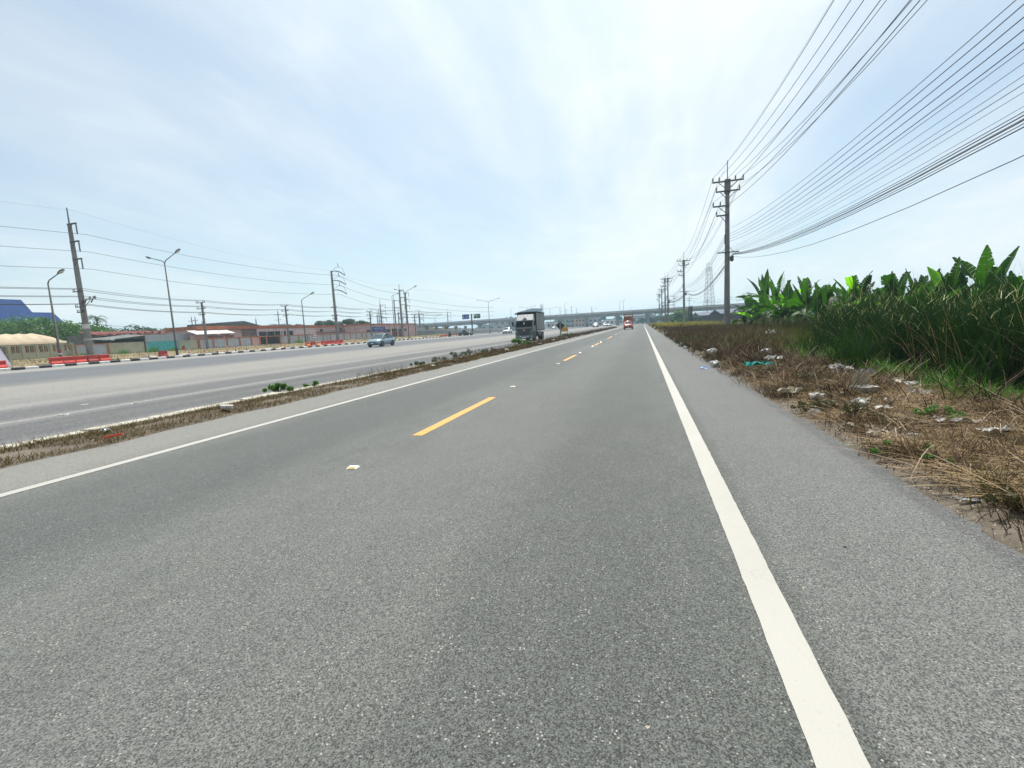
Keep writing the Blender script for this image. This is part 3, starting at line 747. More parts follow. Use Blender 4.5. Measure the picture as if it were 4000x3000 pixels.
banana(3720, 1012, 15.5, 6, 'banana plant with one large glowing yellow green leaf facing the road', seed=47,
       leaves=[dict(az=face(R(-40)), e0=R(84), e1=R(70), L=1.65, W=0.52, tear=0.03, fold=0.05, m=M_BANB, h=0.85), dict(az=face(R(-95)), e0=R(55), e1=R(40), L=1.75, W=0.40, tear=0.1, fold=0.7), dict(az=face(R(-20)), e0=R(85), e1=R(80), L=1.6, W=0.46, tear=0.2, cut=0.15)])
banana(3860, 990, 15, 6, 'banana plant whose tallest leaf is a narrow torn blade leaning away from the road', seed=53,
       leaves=[dict(az=face(R(-80)), e0=R(75), e1=R(58), L=2.0, W=0.30, tear=0.5), dict(az=face(R(-30)), e0=R(80), e1=R(70), L=1.5, W=0.4, tear=0.3, m=M_BANB)])
banana(3975, 1040, 12.5, 6, 'banana plant with a heavy leaf arching level across the reed tops', seed=59,
       leaves=[dict(az=face(R(80)), e0=R(50), e1=R(-35), L=2.2, W=0.5, tear=0.2, fold=-0.3), dict(az=face(R(75)), e0=R(25), e1=R(-10), L=2.3, W=0.42, tear=0.3, fold=-0.3), dict(az=face(R(-60)), e0=R(60), e1=R(20), L=1.8, W=0.45)])
for i, (px, ty, dep, lab) in enumerate(((2905, 1215, 40, 'small banana sucker at the foot of the nearest concrete pole'), (2955, 1190, 38, 'low leafy banana sucker under the drooping skirt'), (3010, 1165, 34, 'banana sucker filling the gap below the frayed spear leaf'), (3060, 1150, 30, 'dark banana sucker in front of the crossing leaves'), (3115, 1130, 29, 'half grown banana beside the thin end of the reeds'), (3195, 1135, 25, 'half grown banana between the split fan and the short plant'), (3290, 1135, 23, 'half grown banana left of the squared-off leaf'), (3395, 1130, 20, 'half grown banana right of the squared-off leaf'), (3545, 1120, 18, 'half grown banana between the feather leaf and the curled one'), (3660, 1105, 15.5, 'half grown banana below the glowing leaf'), (3790, 1100, 14.5, 'half grown banana between the glowing leaf and the torn blade'), (3920, 1095, 13.5, 'half grown banana behind the heavy arching leaf'))):
    banana(px, ty, dep, 3, lab, seed=100 + i, Ls=1.15)
random.seed(7)
# ================================================================ utility poles, wires, street lamps
M_POLE = mat('pole_concrete', (0.24, 0.235, 0.225), (0.17, 0.168, 0.165), 0.85, 4, bump=0.2, dirt=(0.10, 0.098, 0.095), dscale=1.5, stretch=(1, 1, 0.3))
M_STEEL = mat('dull_steel', (0.12, 0.12, 0.125), (0.075, 0.075, 0.08), 0.55, 5, metal=0.5)
M_PORC = mat('brown_porcelain', (0.045, 0.03, 0.026), (0.03, 0.022, 0.02), 0.25, 9, spec=0.5)
M_WIRE = mat('cable_sheath', (0.022, 0.023, 0.026), (0.035, 0.035, 0.038), 0.6, 2)
M_GALV = mat('galvanised_steel', (0.30, 0.31, 0.32), (0.20, 0.21, 0.22), 0.45, 4, metal=0.6)
M_WBAND = mat('white_band_paint', (0.62, 0.62, 0.60), (0.48, 0.48, 0.47), 0.7, 4)

def shaft(mb, H, wb, wt, z0=-0.4, chamf=0.18):
    rings = []
    for z, w in ((z0, wb*1.01), (H*0.5, (wb + wt)/2), (H, wt)):
        h = w/2; c = w*chamf
        rings.append([Vector(p + (z,)) for p in ((-h + c, -h), (h - c, -h), (h, -h + c), (h, h - c), (h - c, h), (-h + c, h), (-h, h - c), (-h, -h + c))])
    return mb.loft(rings)
def insulator(x, z, parent, y=0.0, h=0.30, r=0.07, n=4, down=False):
    mb = MB(); sg = -1 if down else 1
    pts = [(x, y, z)]; rad = [0.018]
    for k in range(n):
        zz_ = z + sg*(0.06 + (h - 0.06)*k/n)
        pts += [(x, y, zz_), (x, y, zz_ + sg*0.012), (x, y, zz_ + sg*(h - 0.06)/n*0.55)]; rad += [r*0.45, r, r*0.42]
    pts.append((x, y, z + sg*h)); rad.append(0.03)
    mb.tube(pts, rad, 8); return mb.build('insulator', M_PORC, parent, smooth=False)
def arm(x0, x1, z, parent, w=0.11, h=0.12, y=-0.26, brace=True):
    mb = MB(); mb.bb((x0, y - w/2, z - h/2), (x1, y + w/2, z + h/2)); a = mb.build('crossarm', M_STEEL, parent)
    if brace:
        for x in (x0, x1):
            if abs(x) < 0.5: continue
            mb = MB(); s = 1 if x > 0 else -1
            mb.bar((s*min(abs(x)*0.6, 0.75), y + 0.09, z - h/2), (s*0.14, y + 0.09, z - 0.62), 0.05, 0.05); mb.build('brace', M_STEEL, parent)
    return a
def ins_on(xs, z, parent, **k):
    for x in xs: insulator(x, z + 0.06, parent, y=-0.26, **k)

WIRE_N = [0]
def wire(pts, sag, r, label, group, cat='cable', n=14):
    """one conductor hung over a row of supports; parabolic sag in each span"""
    path = []; rad = []
    sags = sag if hasattr(sag, '__len__') else [sag]*(len(pts) - 1)
    for i in range(len(pts) - 1):
        a, b = Vector(pts[i]), Vector(pts[i + 1]); m_ = n if i < 2 else 8
        for k in range(m_ + (1 if i == len(pts) - 2 else 0)):
            s = k/m_; p = a.lerp(b, s); p.z -= 4*sags[i]*s*(1 - s); path.append(p)
            rad.append(r*(1.0 + max(0, p.y - 60)/130))
    mb = MB(); mb.tube(path, rad, 5)
    o = mb.build('overhead_cable', M_WIRE, smooth=True, fix=False)
    return tag(o, label, cat, group)

# ---------------------------------------------------------------- right-hand row
RP = [Vector((7.6, -11.5, 0)), Vector((7.6, 47.2, 0.1)), Vector((8.45, 104, 0.05)), Vector((7.25, 143, 0)), Vector((7.4, 191, 0)), Vector((7.5, 224, 0))]
A1 = (-1.25, -0.72, 0.62, 1.25); A2 = (-0.95, 0.95); A3 = (-1.22, -0.62); A4 = (-0.93,)
def right_pole(loc, label, hs=1.0, foot=True, gear=True):
    r = empty('utility_pole', loc)
    mb = MB(); shaft(mb, 13.5, 0.50, 0.30); mb.build('shaft', M_POLE, r)
    if foot:
        mb = MB(); mb.loft([[Vector((x*.42, y*.42, -0.5)) for x, y in ((-1, -1), (1, -1), (1, 1), (-1, 1))], [Vector((x*.40, y*.40, 0.36)) for x, y in ((-1, -1), (1, -1), (1, 1), (-1, 1))]])
        mb.build('footing', M_CONC, r, bevel=0.02)
    mb = MB(); mb.tube([(0, 0, 12.9), (0, 0, 15.25)], [0.045, 0.035], 6); mb.build('earth_spike', M_STEEL, r)
    mb = MB(); mb.bb((-0.24, -0.20, 12.4), (0.24, 0.20, 13.62)); mb.build('head_plate', M_POLE, r, bevel=0.02)
    arm(-1.30, 1.30, 13.40, r); ins_on(A1, 13.40, r, h=0.36, r=0.085)
    arm(-1.0, 1.0, 12.55, r); ins_on(A2, 12.55, r, h=0.36, r=0.085)
    arm(-1.26, 0.1, 11.28, r); ins_on(A3, 11.28, r, h=0.36, r=0.085)
    arm(-0.97, 0.1, 10.45, r); ins_on(A4, 10.45, r, h=0.36, r=0.085)
    if gear:
        mb = MB(); mb.bb((-0.25, -0.24, 7.95), (-0.18, -0.20, 8.75)); mb.build('rack', M_STEEL, r)
        for k in range(4):
            mb = MB(); mb.tube([(-0.26, -0.25, 8.62 - k*0.2 - 0.05), (-0.26, -0.25, 8.62 - k*0.2), (-0.26, -0.25, 8.62 - k*0.2 + 0.05)], [0.055, 0.03, 0.055], 8); mb.build('spool', M_PORC, r)
        arm(-0.90, 0.95, 7.15, r, 0.10, 0.09, brace=False)
        mb = MB(); mb.bar((-0.5, -0.26, 7.2), (0, -0.2, 7.75), 0.05, 0.03); mb.bar((0.5, -0.26, 7.2), (0, -0.2, 7.75), 0.05, 0.03); mb.build('brace', M_STEEL, r)
        mb = MB(); mb.tube([(0.36, -0.24, 6.3), (0.36, -0.24, 6.42), (0.36, -0.24, 6.75), (0.36, -0.24, 6.85)], [0.07, 0.16, 0.16, 0.08], 8); mb.build('splice_case', M_STEEL, r)
    return tag(r, label, 'utility pole', 'concrete utility poles along the dirt shoulder')
right_pole(RP[0], 'square concrete utility pole beside the reed ditch, carrying the near end of the cables')
right_pole(RP[1], 'tallest square concrete utility pole with a footing block among the brown weeds and steel crossarms')
right_pole(RP[2], 'concrete utility pole with four crossarms rising behind a leafy green bush', foot=False)
p3 = right_pole(RP[3], 'crowded concrete utility pole paired with a twin, hung with cable loops and switch gear', foot=False)
p3b = right_pole(RP[3] + Vector((-0.75, 1.2, 0)), 'twin concrete pole standing tight beside the one with switch gear', foot=False, gear=False)
for k in range(9):
    mb = MB(); zc = 4.2 + k*0.55; a_ = rng.uniform(0, 6.28)
    mb.tube([(0.2*math.cos(a_), -0.3 + 0.2*math.sin(a_), zc), (0.55*math.cos(a_), -0.4, zc - 0.25), (0.5*math.cos(a_ + 0.8), -0.45, zc - 0.6), (0.2*math.cos(a_ + 1.2), -0.3, zc - 0.3)], 0.05, 5)
    mb.build('cable_loop', M_WIRE, p3)
for zc in (5.8, 6.5):
    arm(-1.5, 1.5, zc, p3, 0.14, 0.12, brace=False)
right_pole(RP[4], 'slim distant utility pole with yellow grass at its foot, before the overpass', foot=False)
right_pole(RP[5], 'most distant pole of the roadside row, its arms level with the overpass lamps', foot=False)
base = [p.copy() for p in RP]
def row(dx, z, order=(0, 1, 2, 3, 4, 5)):
    return [base[i] + Vector((dx, -0.26, z)) for i in order]
gR = 'overhead cables along the dirt shoulder'
for xs, z, nm in ((A1, 13.40, 'top crossarm'), (A2, 12.55, 'second crossarm'), (A3, 11.28, 'third crossarm'), (A4, 10.45, 'lowest short crossarm')):
    for x in xs:
        side = 'road side' if x < 0 else 'field side'
        wire(row(x, z + 0.40), [2.25 + 0.12*rng.normal(), 1.9, 0.9, 1.0, 0.6], 0.013, f'power conductor strung from the {nm} of the concrete poles, {side}', gR)
wire([b_ + Vector((0, 0, 15.2)) for b_ in base], [1.5, 1.3, 0.6, 0.7, 0.4], 0.006, 'thin earth wire strung between the spikes on top of the poles', gR)
wire(row(0.28, 9.3, (0, 1)), 1.55, 0.010, 'single thin cable from the hook on the field side of the pole', gR)
for k in range(4):
    wire(row(-0.26, 8.62 - 0.2*k), [1.55 + 0.05*k, 1.5, 0.8, 0.8, 0.5], 0.011, 'insulated low voltage conductor on the spool rack of the poles', gR)
for k, (dx, dz, rr, sg) in enumerate(((-0.7, 0.10, 0.007, 1.35), (-0.45, 0.08, 0.006, 1.42), (-0.2, 0.08, 0.006, 1.50), (0.3, 0.08, 0.008, 1.35), (0.45, 0.1, 0.006, 1.46), (0.8, 0.1, 0.006, 1.58))):
    wire(row(dx, 7.15 + dz), [sg, 1.4, 0.8, 0.8, 0.5], rr, 'thin telephone cable on the low crossarm of the poles', gR)
for k in range(6):
    wire(row(0.40 + 0.03*(k % 3), 7.02 - 0.025*k), [1.68 + 0.035*k, 1.75 + 0.03*k, 0.9, 0.9, 0.5], 0.014 if k % 2 else 0.010, 'thick black communication cable in the heavy bundle below the low crossarm', gR)
wire(row(0.42, 6.75), [2.35, 2.3, 1.1, 1.0, 0.6], 0.011, 'lone slack cable hanging lowest of all below the splice case', gR)

# four dark posts and the line of poles that crosses in front of the overpass
M_DARKP = mat('dark_post', (0.045, 0.045, 0.05), (0.03, 0.03, 0.033), 0.8, 3)
for k, (px, py) in enumerate(((2691, 1266), (2696, 1267), (2700, 1267), (2704, 1268))):
    p = atD(px, py, 118 - k*1.2); mb = MB(); mb.tube([(0, 0, -0.4), (0, 0, 4.2), (0, 0, 4.4), (0, 0, 4.75)], [0.13, 0.11, 0.11, 0.02], 8)
    o = mb.build('post', M_DARKP); o.location = (p.x, p.y, 0)
    tag(o, 'dark stout pointed post in a tight row in the rough field', 'post', 'dark posts in the rough field')
def small_pole(loc, H, arms, label, group, spike=1.2, m=None, wb=0.34, cat='utility pole', ax='x', ins=True):
    r = empty('utility_pole', loc)
    mb = MB(); shaft(mb, H, wb, wb*0.6); mb.build('shaft', m or M_POLE, r)
    if spike: 
        mb = MB(); mb.tube([(0, 0, H - 0.3), (0, 0, H + spike)], 0.03, 5); mb.build('earth_spike', M_STEEL, r)
    for z, x0, x1, xs in arms:
        arm(x0, x1, z, r, 0.10, 0.11, y=-wb*0.45, brace=False)
        if ins:
            for x in xs: insulator(x, z + 0.05, r, y=-wb*0.45, h=0.28, r=0.07, n=3)
    return tag(r, label, cat, group)
gX = 'poles of the line crossing in front of the overpass'
cross = []
for px, top, dep in ((2633, 1155, 225), (2692, 1163, 225), (2763, 1170, 225), (2850, 1160, 225)):
    t_ = atD(px, top, dep); p = Vector((t_.x, t_.y, -0.1)); H = t_.z
    cross.append(Vector((t_.x, t_.y, H)))
    small_pole(p, H, [(H - 0.3, -1.1, 1.1, (-1, -.5, .5, 1)), (H - 1.3, -0.9, 0.9, (-.8, .8)), (H - 4.5, -0.9, 0.9, ())], 'slim pole with three crossarms in the field line crossing before the overpass', gX, 2.2)
cross.append(atD(3100, 1160, 225))
for dz, dx in ((0.1, 0), (-0.9, 0.3), (-1.2, -0.3), (-4.2, 0)):
    wire([c + Vector((dx, 0, dz)) for c in cross], 0.8, 0.010, 'cable of the far line crossing the field before the overpass', 'cables crossing the field')
# ---------------------------------------------------------------- left-hand line in front of the walls
PX = -66.0
def xofs(px, py, Y): return onY(px, py, Y).x - PX
gL = 'concrete poles in front of the boundary walls'
M_POLEL = M_POLE
def hv_pole(Y, H, label, spike=1.9, style=0, bands=True):
    r = empty('transmission_pole', (PX, Y, 0.7)); H -= 0.7
    mb = MB(); shaft(mb, H, 0.60, 0.34, -0.8); mb.build('shaft', M_POLE, r)
    if spike:
        mb = MB(); mb.tube([(0, 0, H - 0.2), (0, 0, H + spike)], [0.09, 0.06], 6); mb.build('earth_spike', M_STEEL, r)
    for k in range(3):
        z = H - 0.1 - k*2.05
        if style == 0:
            mb = MB(); mb.bb((0.1, -0.34, z - 0.07), (1.55, -0.16, z + 0.07)); mb.build('crossarm', M_STEEL, r)
            mb = MB(); mb.bar((0.85, -0.25, z - 0.08), (0.14, -0.25, z - 0.75), 0.06, 0.06); mb.build('brace', M_STEEL, r)
            insulator(1.5, z - 0.07, r, y=-0.25, h=1.18, r=0.11, n=8, down=True)
        else:
            mb = MB(); mb.bb((0.1, -0.3, z - 0.08), (1.5, -0.14, z + 0.06)); mb.build('crossarm', M_STEEL, r)
            mb = MB(); mb.tube([(1.4, -0.2, z - 0.1), (1.9, -0.1, z - 0.15), (2.3, 0.3, z - 0.45), (2.75, 1.0, z - 0.95)], [0.10, 0.11, 0.11, 0.09], 6); mb.build('strain_insulator', M_PORC, r)
            mb = MB(); mb.tube([(0.4, 0.0, z + 0.3), (1.2, 0.3, z + 0.9), (2.3, 0.8, z + 0.7), (2.75, 1.0, z - 0.9)], 0.03, 5); mb.build('jumper_loop', M_WIRE, r)
            mb = MB(); mb.tube([(1.6, 0.4, z + 0.8), (1.5, 0.4, z + 1.7)], 0.06, 6); mb.build('post_insulator', M_PORC, r)
    for z, w in ((H - 8.0, 0.75), (H - 9.85, 0.75), (H - 10.5, 0.6)):
        arm(-w, w, z, r, 0.12, 0.10, y=-0.3, brace=False)
        for x in (-w + 0.03, -w + 0.32, w - 0.32, w - 0.03): insulator(x, z + 0.03, r, y=-0.3, h=0.32, r=0.07, n=3)
    if bands:
        mb = MB(); w_ = 0.54
        mb.loft([[Vector((x*w_/2, y*w_/2, z)) for x, y in ((-1, -1), (1, -1), (1, 1), (-1, 1))] for z in (3.35, 3.95)]); mb.build('wrapped_notice', M_WBAND, r)
        mb = MB(); w_ = 0.575
        for z in (1.98, 2.12): mb.loft([[Vector((x*w_/2, y*w_/2, zz_)) for x, y in ((-1, -1), (1, -1), (1, 1), (-1, 1))] for zz_ in (z, z + 0.06)])
        mb.build('white_band', M_WBAND, r)
    return tag(r, label, 'transmission pole', 'tall transmission poles in front of the walls')
h1 = hv_pole(40.55, 16.6, 'tall concrete transmission pole with three long hanging insulator strings behind the red barriers')
mb = MB(); z = 6.85; mb.bb((0.1, -0.2, z), (2.6, -0.05, z + 0.09)); mb.build('switch_arm', M_GALV, h1)
mb = MB(); mb.bar((1.7, -0.12, z), (0.3, -0.12, z - 1.1), 0.06, 0.06); mb.build('brace', M_GALV, h1)
for x in (1.55, 1.75, 2.25, 2.45, 2.6):
    insulator(x, z + 0.08, h1, y=-0.12, h=0.30, r=0.08, n=3)
for x in (0.6, 1.0, 2.1):
    mb = MB(); mb.tube([(x, -0.12, z), (x - 0.35, -0.12, z - 0.35)], 0.07, 6); mb.build('fuse', M_PORC, h1)
hv_pole(89.05, 16.1, 'tall transmission pole with bent strain insulators and jumper loops behind the orange water barriers', spike=0, style=1, bands=False)
hv_pole(118.4, 13.9, 'tall transmission pole with a top spike between two street lamps beside the pink building', spike=1.6, style=0, bands=False)
h4 = hv_pole(139.0, 15.6, 'transmission pole with slanted insulators rising behind the roof end of the pink building', spike=0, style=0, bands=False)
_p = atD(1581, 1144, 152); h4.location = (_p.x, _p.y, _p.z - 14.9)
def dist_pole(Y, top, label, n=3):
    r = empty('utility_pole', (PX, Y, 0.7)); H = top - 0.7
    mb = MB(); shaft(mb, H, 0.36, 0.24, -0.6); mb.build('shaft', M_POLE, r)
    for k, w in zip(range(n), (0.85, 0.85, 0.62)):
        z = H - 0.05 - k*0.93
        arm(-w, w, z, r, 0.10, 0.09, y=-0.2, brace=False)
        for x in (-w + 0.03, -w + 0.32, w - 0.32, w - 0.03): insulator(x, z + 0.03, r, y=-0.2, h=0.30, r=0.065, n=3)
    return tag(r, label, 'utility pole', gL)
dist_pole(56.6, 7.95, 'grey concrete utility pole with three crossarms in front of the first orange framed wall panels')
dist_pole(74.15, 8.0, 'grey concrete utility pole with three crossarms before the dark windows of the pink building')
dist_pole(102.7, 7.6, 'grey concrete utility pole beside the blue direction board')
dist_pole(126.3, 7.1, 'leaning utility pole at the pale blank end wall of the pink building', n=3)
LY = [-30, 5, 40.55, 56.6, 74.15, 89.05, 102.7, 118.4, 126.3, 150]
def lrow(dx, z0, ys=LY): return [Vector((PX + dx, y, z0 + (0.7 if y in (40.55,) else 0))) for y in ys]
gW = 'low voltage cables in front of the boundary walls'
for z, w in ((7.95, 0.8), (7.05, 0.8), (6.15, 0.58)):
    for x in (-w, -w + 0.3, w - 0.3, w):
        wire(lrow(x, z + 0.28), 0.30, 0.014, 'insulated conductor on the small crossarms in front of the boundary walls', gW)
for z in (4.1, 3.75):
    wire(lrow(0.25, z), 0.45, 0.016, 'low communication cable strapped to the poles in front of the walls', gW)
HY = [-45, 41.3, 89.05, 118.4, _p.y, 230]
for k in range(3):
    wire([Vector(((PX if y < 120 else _p.x) + 1.5, y, 15.35 - 2.05*k - (0 if y < 89 or y > 90 else 0.3) - (2.6 if y > 100 else 0))) for y in HY], [1.6, 0.9, 0.9, 0.5, 0.8], 0.022, 'heavy transmission conductor hung from the tall poles', 'transmission conductors')
wire([Vector((PX, y, 18.3 if y < 89 else (16.2 if y < 100 else 15.2))) for y in HY], [1.8, 1.0, 1.0, 0.5, 0.8], 0.008, 'hair thin earth wire joining the tops of the transmission poles', 'transmission conductors')

# ---------------------------------------------------------------- street lamps
M_LAMPP = mat('lamp_post_steel', (0.060, 0.058, 0.056), (0.04, 0.039, 0.038), 0.65, 3, metal=0.1, dirt=(0.13, 0.07, 0.04), dscale=3)
M_HEAD = mat('lamp_head', (0.16, 0.16, 0.165), (0.10, 0.10, 0.105), 0.4, 4)
M_DIFF = mat('lamp_diffuser', (0.55, 0.55, 0.52), (0.45, 0.45, 0.42), 0.2, 4, spec=0.5)
M_RED = mat('red_band', (0.42, 0.05, 0.03), (0.30, 0.04, 0.03), 0.6, 5)
def lamp_head(parent, p, d, s=1.0):
    d = Vector(d).normalized(); u = Vector((-d.y, d.x, 0)).normalized(); w = d.cross(u)
    if w.z < 0: w = -w
    rings = []
    for t_, hw, hh in ((0, .07, .06), (.12, .13, .09), (.4, .20, .12), (.75, .19, .11), (.95, .10, .06), (1.0, .03, .03)):
        c = Vector(p) + d*t_*0.95*s
        rings.append([c + u*hw*s*math.cos(a)*1.0 + w*hh*s*(math.sin(a) if math.sin(a) > 0 else 0.35*math.sin(a)) for a in [2*math.pi*k/10 for k in range(10)]])
    mb = MB(); mb.loft(rings); h = mb.build('lamp_head', M_HEAD, parent, smooth=True)
    c = Vector(p) + d*0.52*s - w*0.02
    rings = [[c + d*0.32*s*k_*math.cos(a) + u*0.15*s*k_*math.sin(a) - w*dz*s for a in [2*math.pi*k/10 for k in range(10)]] for k_, dz in ((1, 0.02), (0.8, 0.10), (0.35, 0.14))]
    mb = MB(); mb.loft(rings); mb.build('diffuser', M_DIFF, h, smooth=True)
def street_lamp(loc, H, arms, label, group='street lamps along the painted kerb', cat='street lamp', r0=0.12, bands=False, s=1.0):
    r = empty('street_lamp', loc)
    mb = MB(); mb.tube([(0, 0, -0.3), (0, 0, 0.9), (0, 0, 0.92), (0, 0, H)], [r0*1.25, r0*1.2, r0, r0*0.5], 10); mb.build('post', M_LAMPP, r, smooth=True)
    mb = MB(); mb.box((0, 0, 0.0), (0.5, 0.5, 0.12)); mb.build('base_plate', M_CONC, r)
    for dx, dy, dz in arms:
        e = Vector((dx, dy, H + dz)); q = Vector((dx*0.12, dy*0.12, H + dz*0.12 + 0.10))
        mb = MB(); mb.tube([(0, 0, H - 0.5), (0, 0, H - 0.1), q, e], [r0*0.45, r0*0.42, r0*0.4, r0*0.33], 8); mb.build('bracket', M_LAMPP, r, smooth=True)
        lamp_head(r, e - Vector((dx, dy, dz)).normalized()*0.15, (dx, dy, dz), s)
    if bands:
        for k in range(3):
            mb = MB(); mb.tube([(0, 0, 0.5 + k*0.3), (0, 0, 0.65 + k*0.3)], r0*1.32, 10); mb.build('painted_band', M_WBAND if k % 2 else M_RED, r)
    return tag(r, label, cat, group)
street_lamp((-56.2, 31.9, 0.35), 7.9, [(1.75, 0, 0.75)], 'single arm street lamp with red and white bands at its foot, before the beige tent', bands=True, s=1.05)
street_lamp((-55.2, 43.15, 0.25), 11.2, [(-2.1, 0, 0.7), (2.0, 0, 1.0)], 'tall double arm street lamp standing on the kerb before the turquoise gate')
street_lamp((-56.4, 67.3, 0.35), 7.75, [(2.0, 0, 0.9)], 'single arm street lamp beside the round forty speed sign', bands=False)
street_lamp((-55.2, 102.0, 0.25), 11.2, [(-2.4, 0, 0.8), (2.4, 0, 1.1)], 'tall double arm street lamp on the kerb before the maroon doors')
street_lamp((-70, 121, 0.6), 12.0, [(1.6, 0, 0.5)], 'street lamp sticking up close behind the pink building, its arm hidden by poles')
def far_lamp(px, base_y, top_y, dep, hx, label, dz=0.8, both=True, zb=None):
    t_ = atD(px, top_y, dep); zb = -0.1 if zb is None else zb
    return street_lamp((t_.x, t_.y, zb), t_.z - zb, [(hx, 0, dz)] + ([(-hx, 0, dz*0.9)] if both else []), label, r0=0.13)
far_lamp(1907, 1296, 1180, 165, 3.6, 'double arm lamp rising from the traffic island beside the direction signs', 1.0)
far_lamp(2061, 1290, 1203, 235, 3.8, 'distant double arm lamp standing before the flat roofed hall')
far_lamp(2148, 1285, 1207, 265, 3.8, 'distant double arm lamp just past the parked truck')
far_lamp(1698, 1296, 1238, 190, 2.4, 'grey single arm lamp beside the chevron ramp', 0.7, both=False)
far_lamp(1640, 1296, 1235, 210, -2.2, 'grey lamp bending back over the ramp, next to the roof end of the pink building', 0.5, both=False)
# ================================================================ far side: walls, buildings, trees
ZA = lambda x, y: (x*0.24108, 1080 + y*0.24108)
ZB = lambda x, y: (400 + x*0.22604, 1150 + y*0.22604)
ZC = lambda x, y: (850 + x*0.22604, 1150 + y*0.22604)
ZD = lambda x, y: (1350 + x*0.15823, 1150 + y*0.15823)
M_CREAM = mat('cream_wall_paint', (0.46, 0.45, 0.33), (0.38, 0.37, 0.27), 0.85, 1.2, dirt=(0.25, 0.24, 0.19), dscale=0.9)
M_GREYP = mat('grey_wall_panel', (0.42, 0.45, 0.49), (0.35, 0.38, 0.42), 0.85, 0.9, dirt=(0.22, 0.22, 0.21), dscale=0.8)
M_ORANGE = mat('terracotta_paint', (0.46, 0.19, 0.10), (0.37, 0.15, 0.085), 0.85, 1.5, dirt=(0.22, 0.12, 0.08))
M_TURQ = mat('turquoise_sheet', (0.10, 0.47, 0.49), (0.08, 0.38, 0.41), 0.6, 1.5, dirt=(0.12, 0.25, 0.24), dscale=2)
M_PINK = mat('pink_plaster', (0.62, 0.41, 0.39), (0.54, 0.35, 0.34), 0.88, 0.8, dirt=(0.33, 0.23, 0.215), dscale=0.6)
M_PINKL = mat('pale_pink_plaster', (0.70, 0.54, 0.55), (0.62, 0.47, 0.48), 0.88, 0.8, dirt=(0.36, 0.29, 0.28), dscale=0.6)
M_TERRA = mat('orange_parapet', (0.50, 0.17, 0.085), (0.40, 0.13, 0.07), 0.85, 1.0, dirt=(0.20, 0.08, 0.05), dscale=0.7)
M_DGLASS = mat('dark_window_glass', (0.012, 0.018, 0.018), (0.02, 0.03, 0.028), 0.15, 0.5, spec=0.5)
M_MAROON = mat('maroon_shutter', (0.17, 0.045, 0.045), (0.12, 0.035, 0.035), 0.6, 2)
M_REDROOF = mat('red_roof_sheet', (0.20, 0.045, 0.028), (0.15, 0.035, 0.024), 0.8, 1.5, dirt=(0.13, 0.05, 0.04), dscale=1.2)
M_DARKROOF = mat('dark_roof_sheet', (0.075, 0.085, 0.08), (0.12, 0.13, 0.12), 0.7, 0.8, dirt=(0.20, 0.19, 0.16), dscale=1.5)
M_BLUEROOF = mat('blue_roof_sheet', (0.012, 0.042, 0.150), (0.009, 0.031, 0.115), 0.8, 0.6, spec=0.08)
M_WHITEW = mat('white_plaster', (0.62, 0.62, 0.60), (0.52, 0.52, 0.50), 0.85, 0.8, dirt=(0.35, 0.33, 0.30))
M_TENT = mat('beige_tent_cloth', (0.46, 0.37, 0.26), (0.38, 0.31, 0.22), 0.85, 1.2)
M_STEELW = mat('grey_metal_sheet', (0.47, 0.49, 0.52), (0.40, 0.42, 0.45), 0.5, 1.0, stretch=(1, 4, 0.3))
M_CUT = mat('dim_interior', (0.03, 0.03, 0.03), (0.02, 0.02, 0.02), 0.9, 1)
ZG = 0.68
def spanY(p0, p1, X): return onX(p0[0], p0[1], X).y, onX(p1[0], p1[1], X).y
def slab(parent, name, m, X, y0, y1, z0, z1, th=0.15, bev=0.0):
    mb = MB(); mb.bb((X - th, y0, z0), (X, y1, z1)); return mb.build(name, m, parent, bevel=bev)
# --- cream balustrade fence
X = WX
f = empty('garden_fence', (0, 0, 0))
ys = [onX(*ZA(x, 1200), X).y for x in (-330, -80, 140, 370, 600, 830, 1010, 1185)]
ztop = onX(*ZA(800, 1100), X).z
for i, yv in enumerate(ys):
    mb = MB(); mb.bb((X - 0.2, yv - 0.12, 0.4), (X + 0.10, yv + 0.12, ztop + 0.12)); mb.build('post', M_CREAM, f)
    if i == len(ys) - 1: break
    y1 = ys[i + 1]
    slab(f, 'panel', M_CREAM, X, yv + 0.12, y1 - 0.12, 0.4, 1.45)
    slab(f, 'rail', M_CREAM, X + 0.03, yv + 0.12, y1 - 0.12, 1.452, 1.55)
    slab(f, 'rail', M_CREAM, X + 0.03, yv + 0.12, y1 - 0.12, ztop - 0.10, ztop)
    for k in range(5):
        yy = yv + (y1 - yv)*(k + 1)/6
        mb = MB(); mb.bb((X - 0.11, yy - 0.045, 1.552), (X - 0.03, yy + 0.045, ztop - 0.102)); mb.build('baluster', M_ORANGE if k % 2 else M_CREAM, f)
tag(f, 'cream garden fence with posts and balusters in front of the beige tent', 'fence')
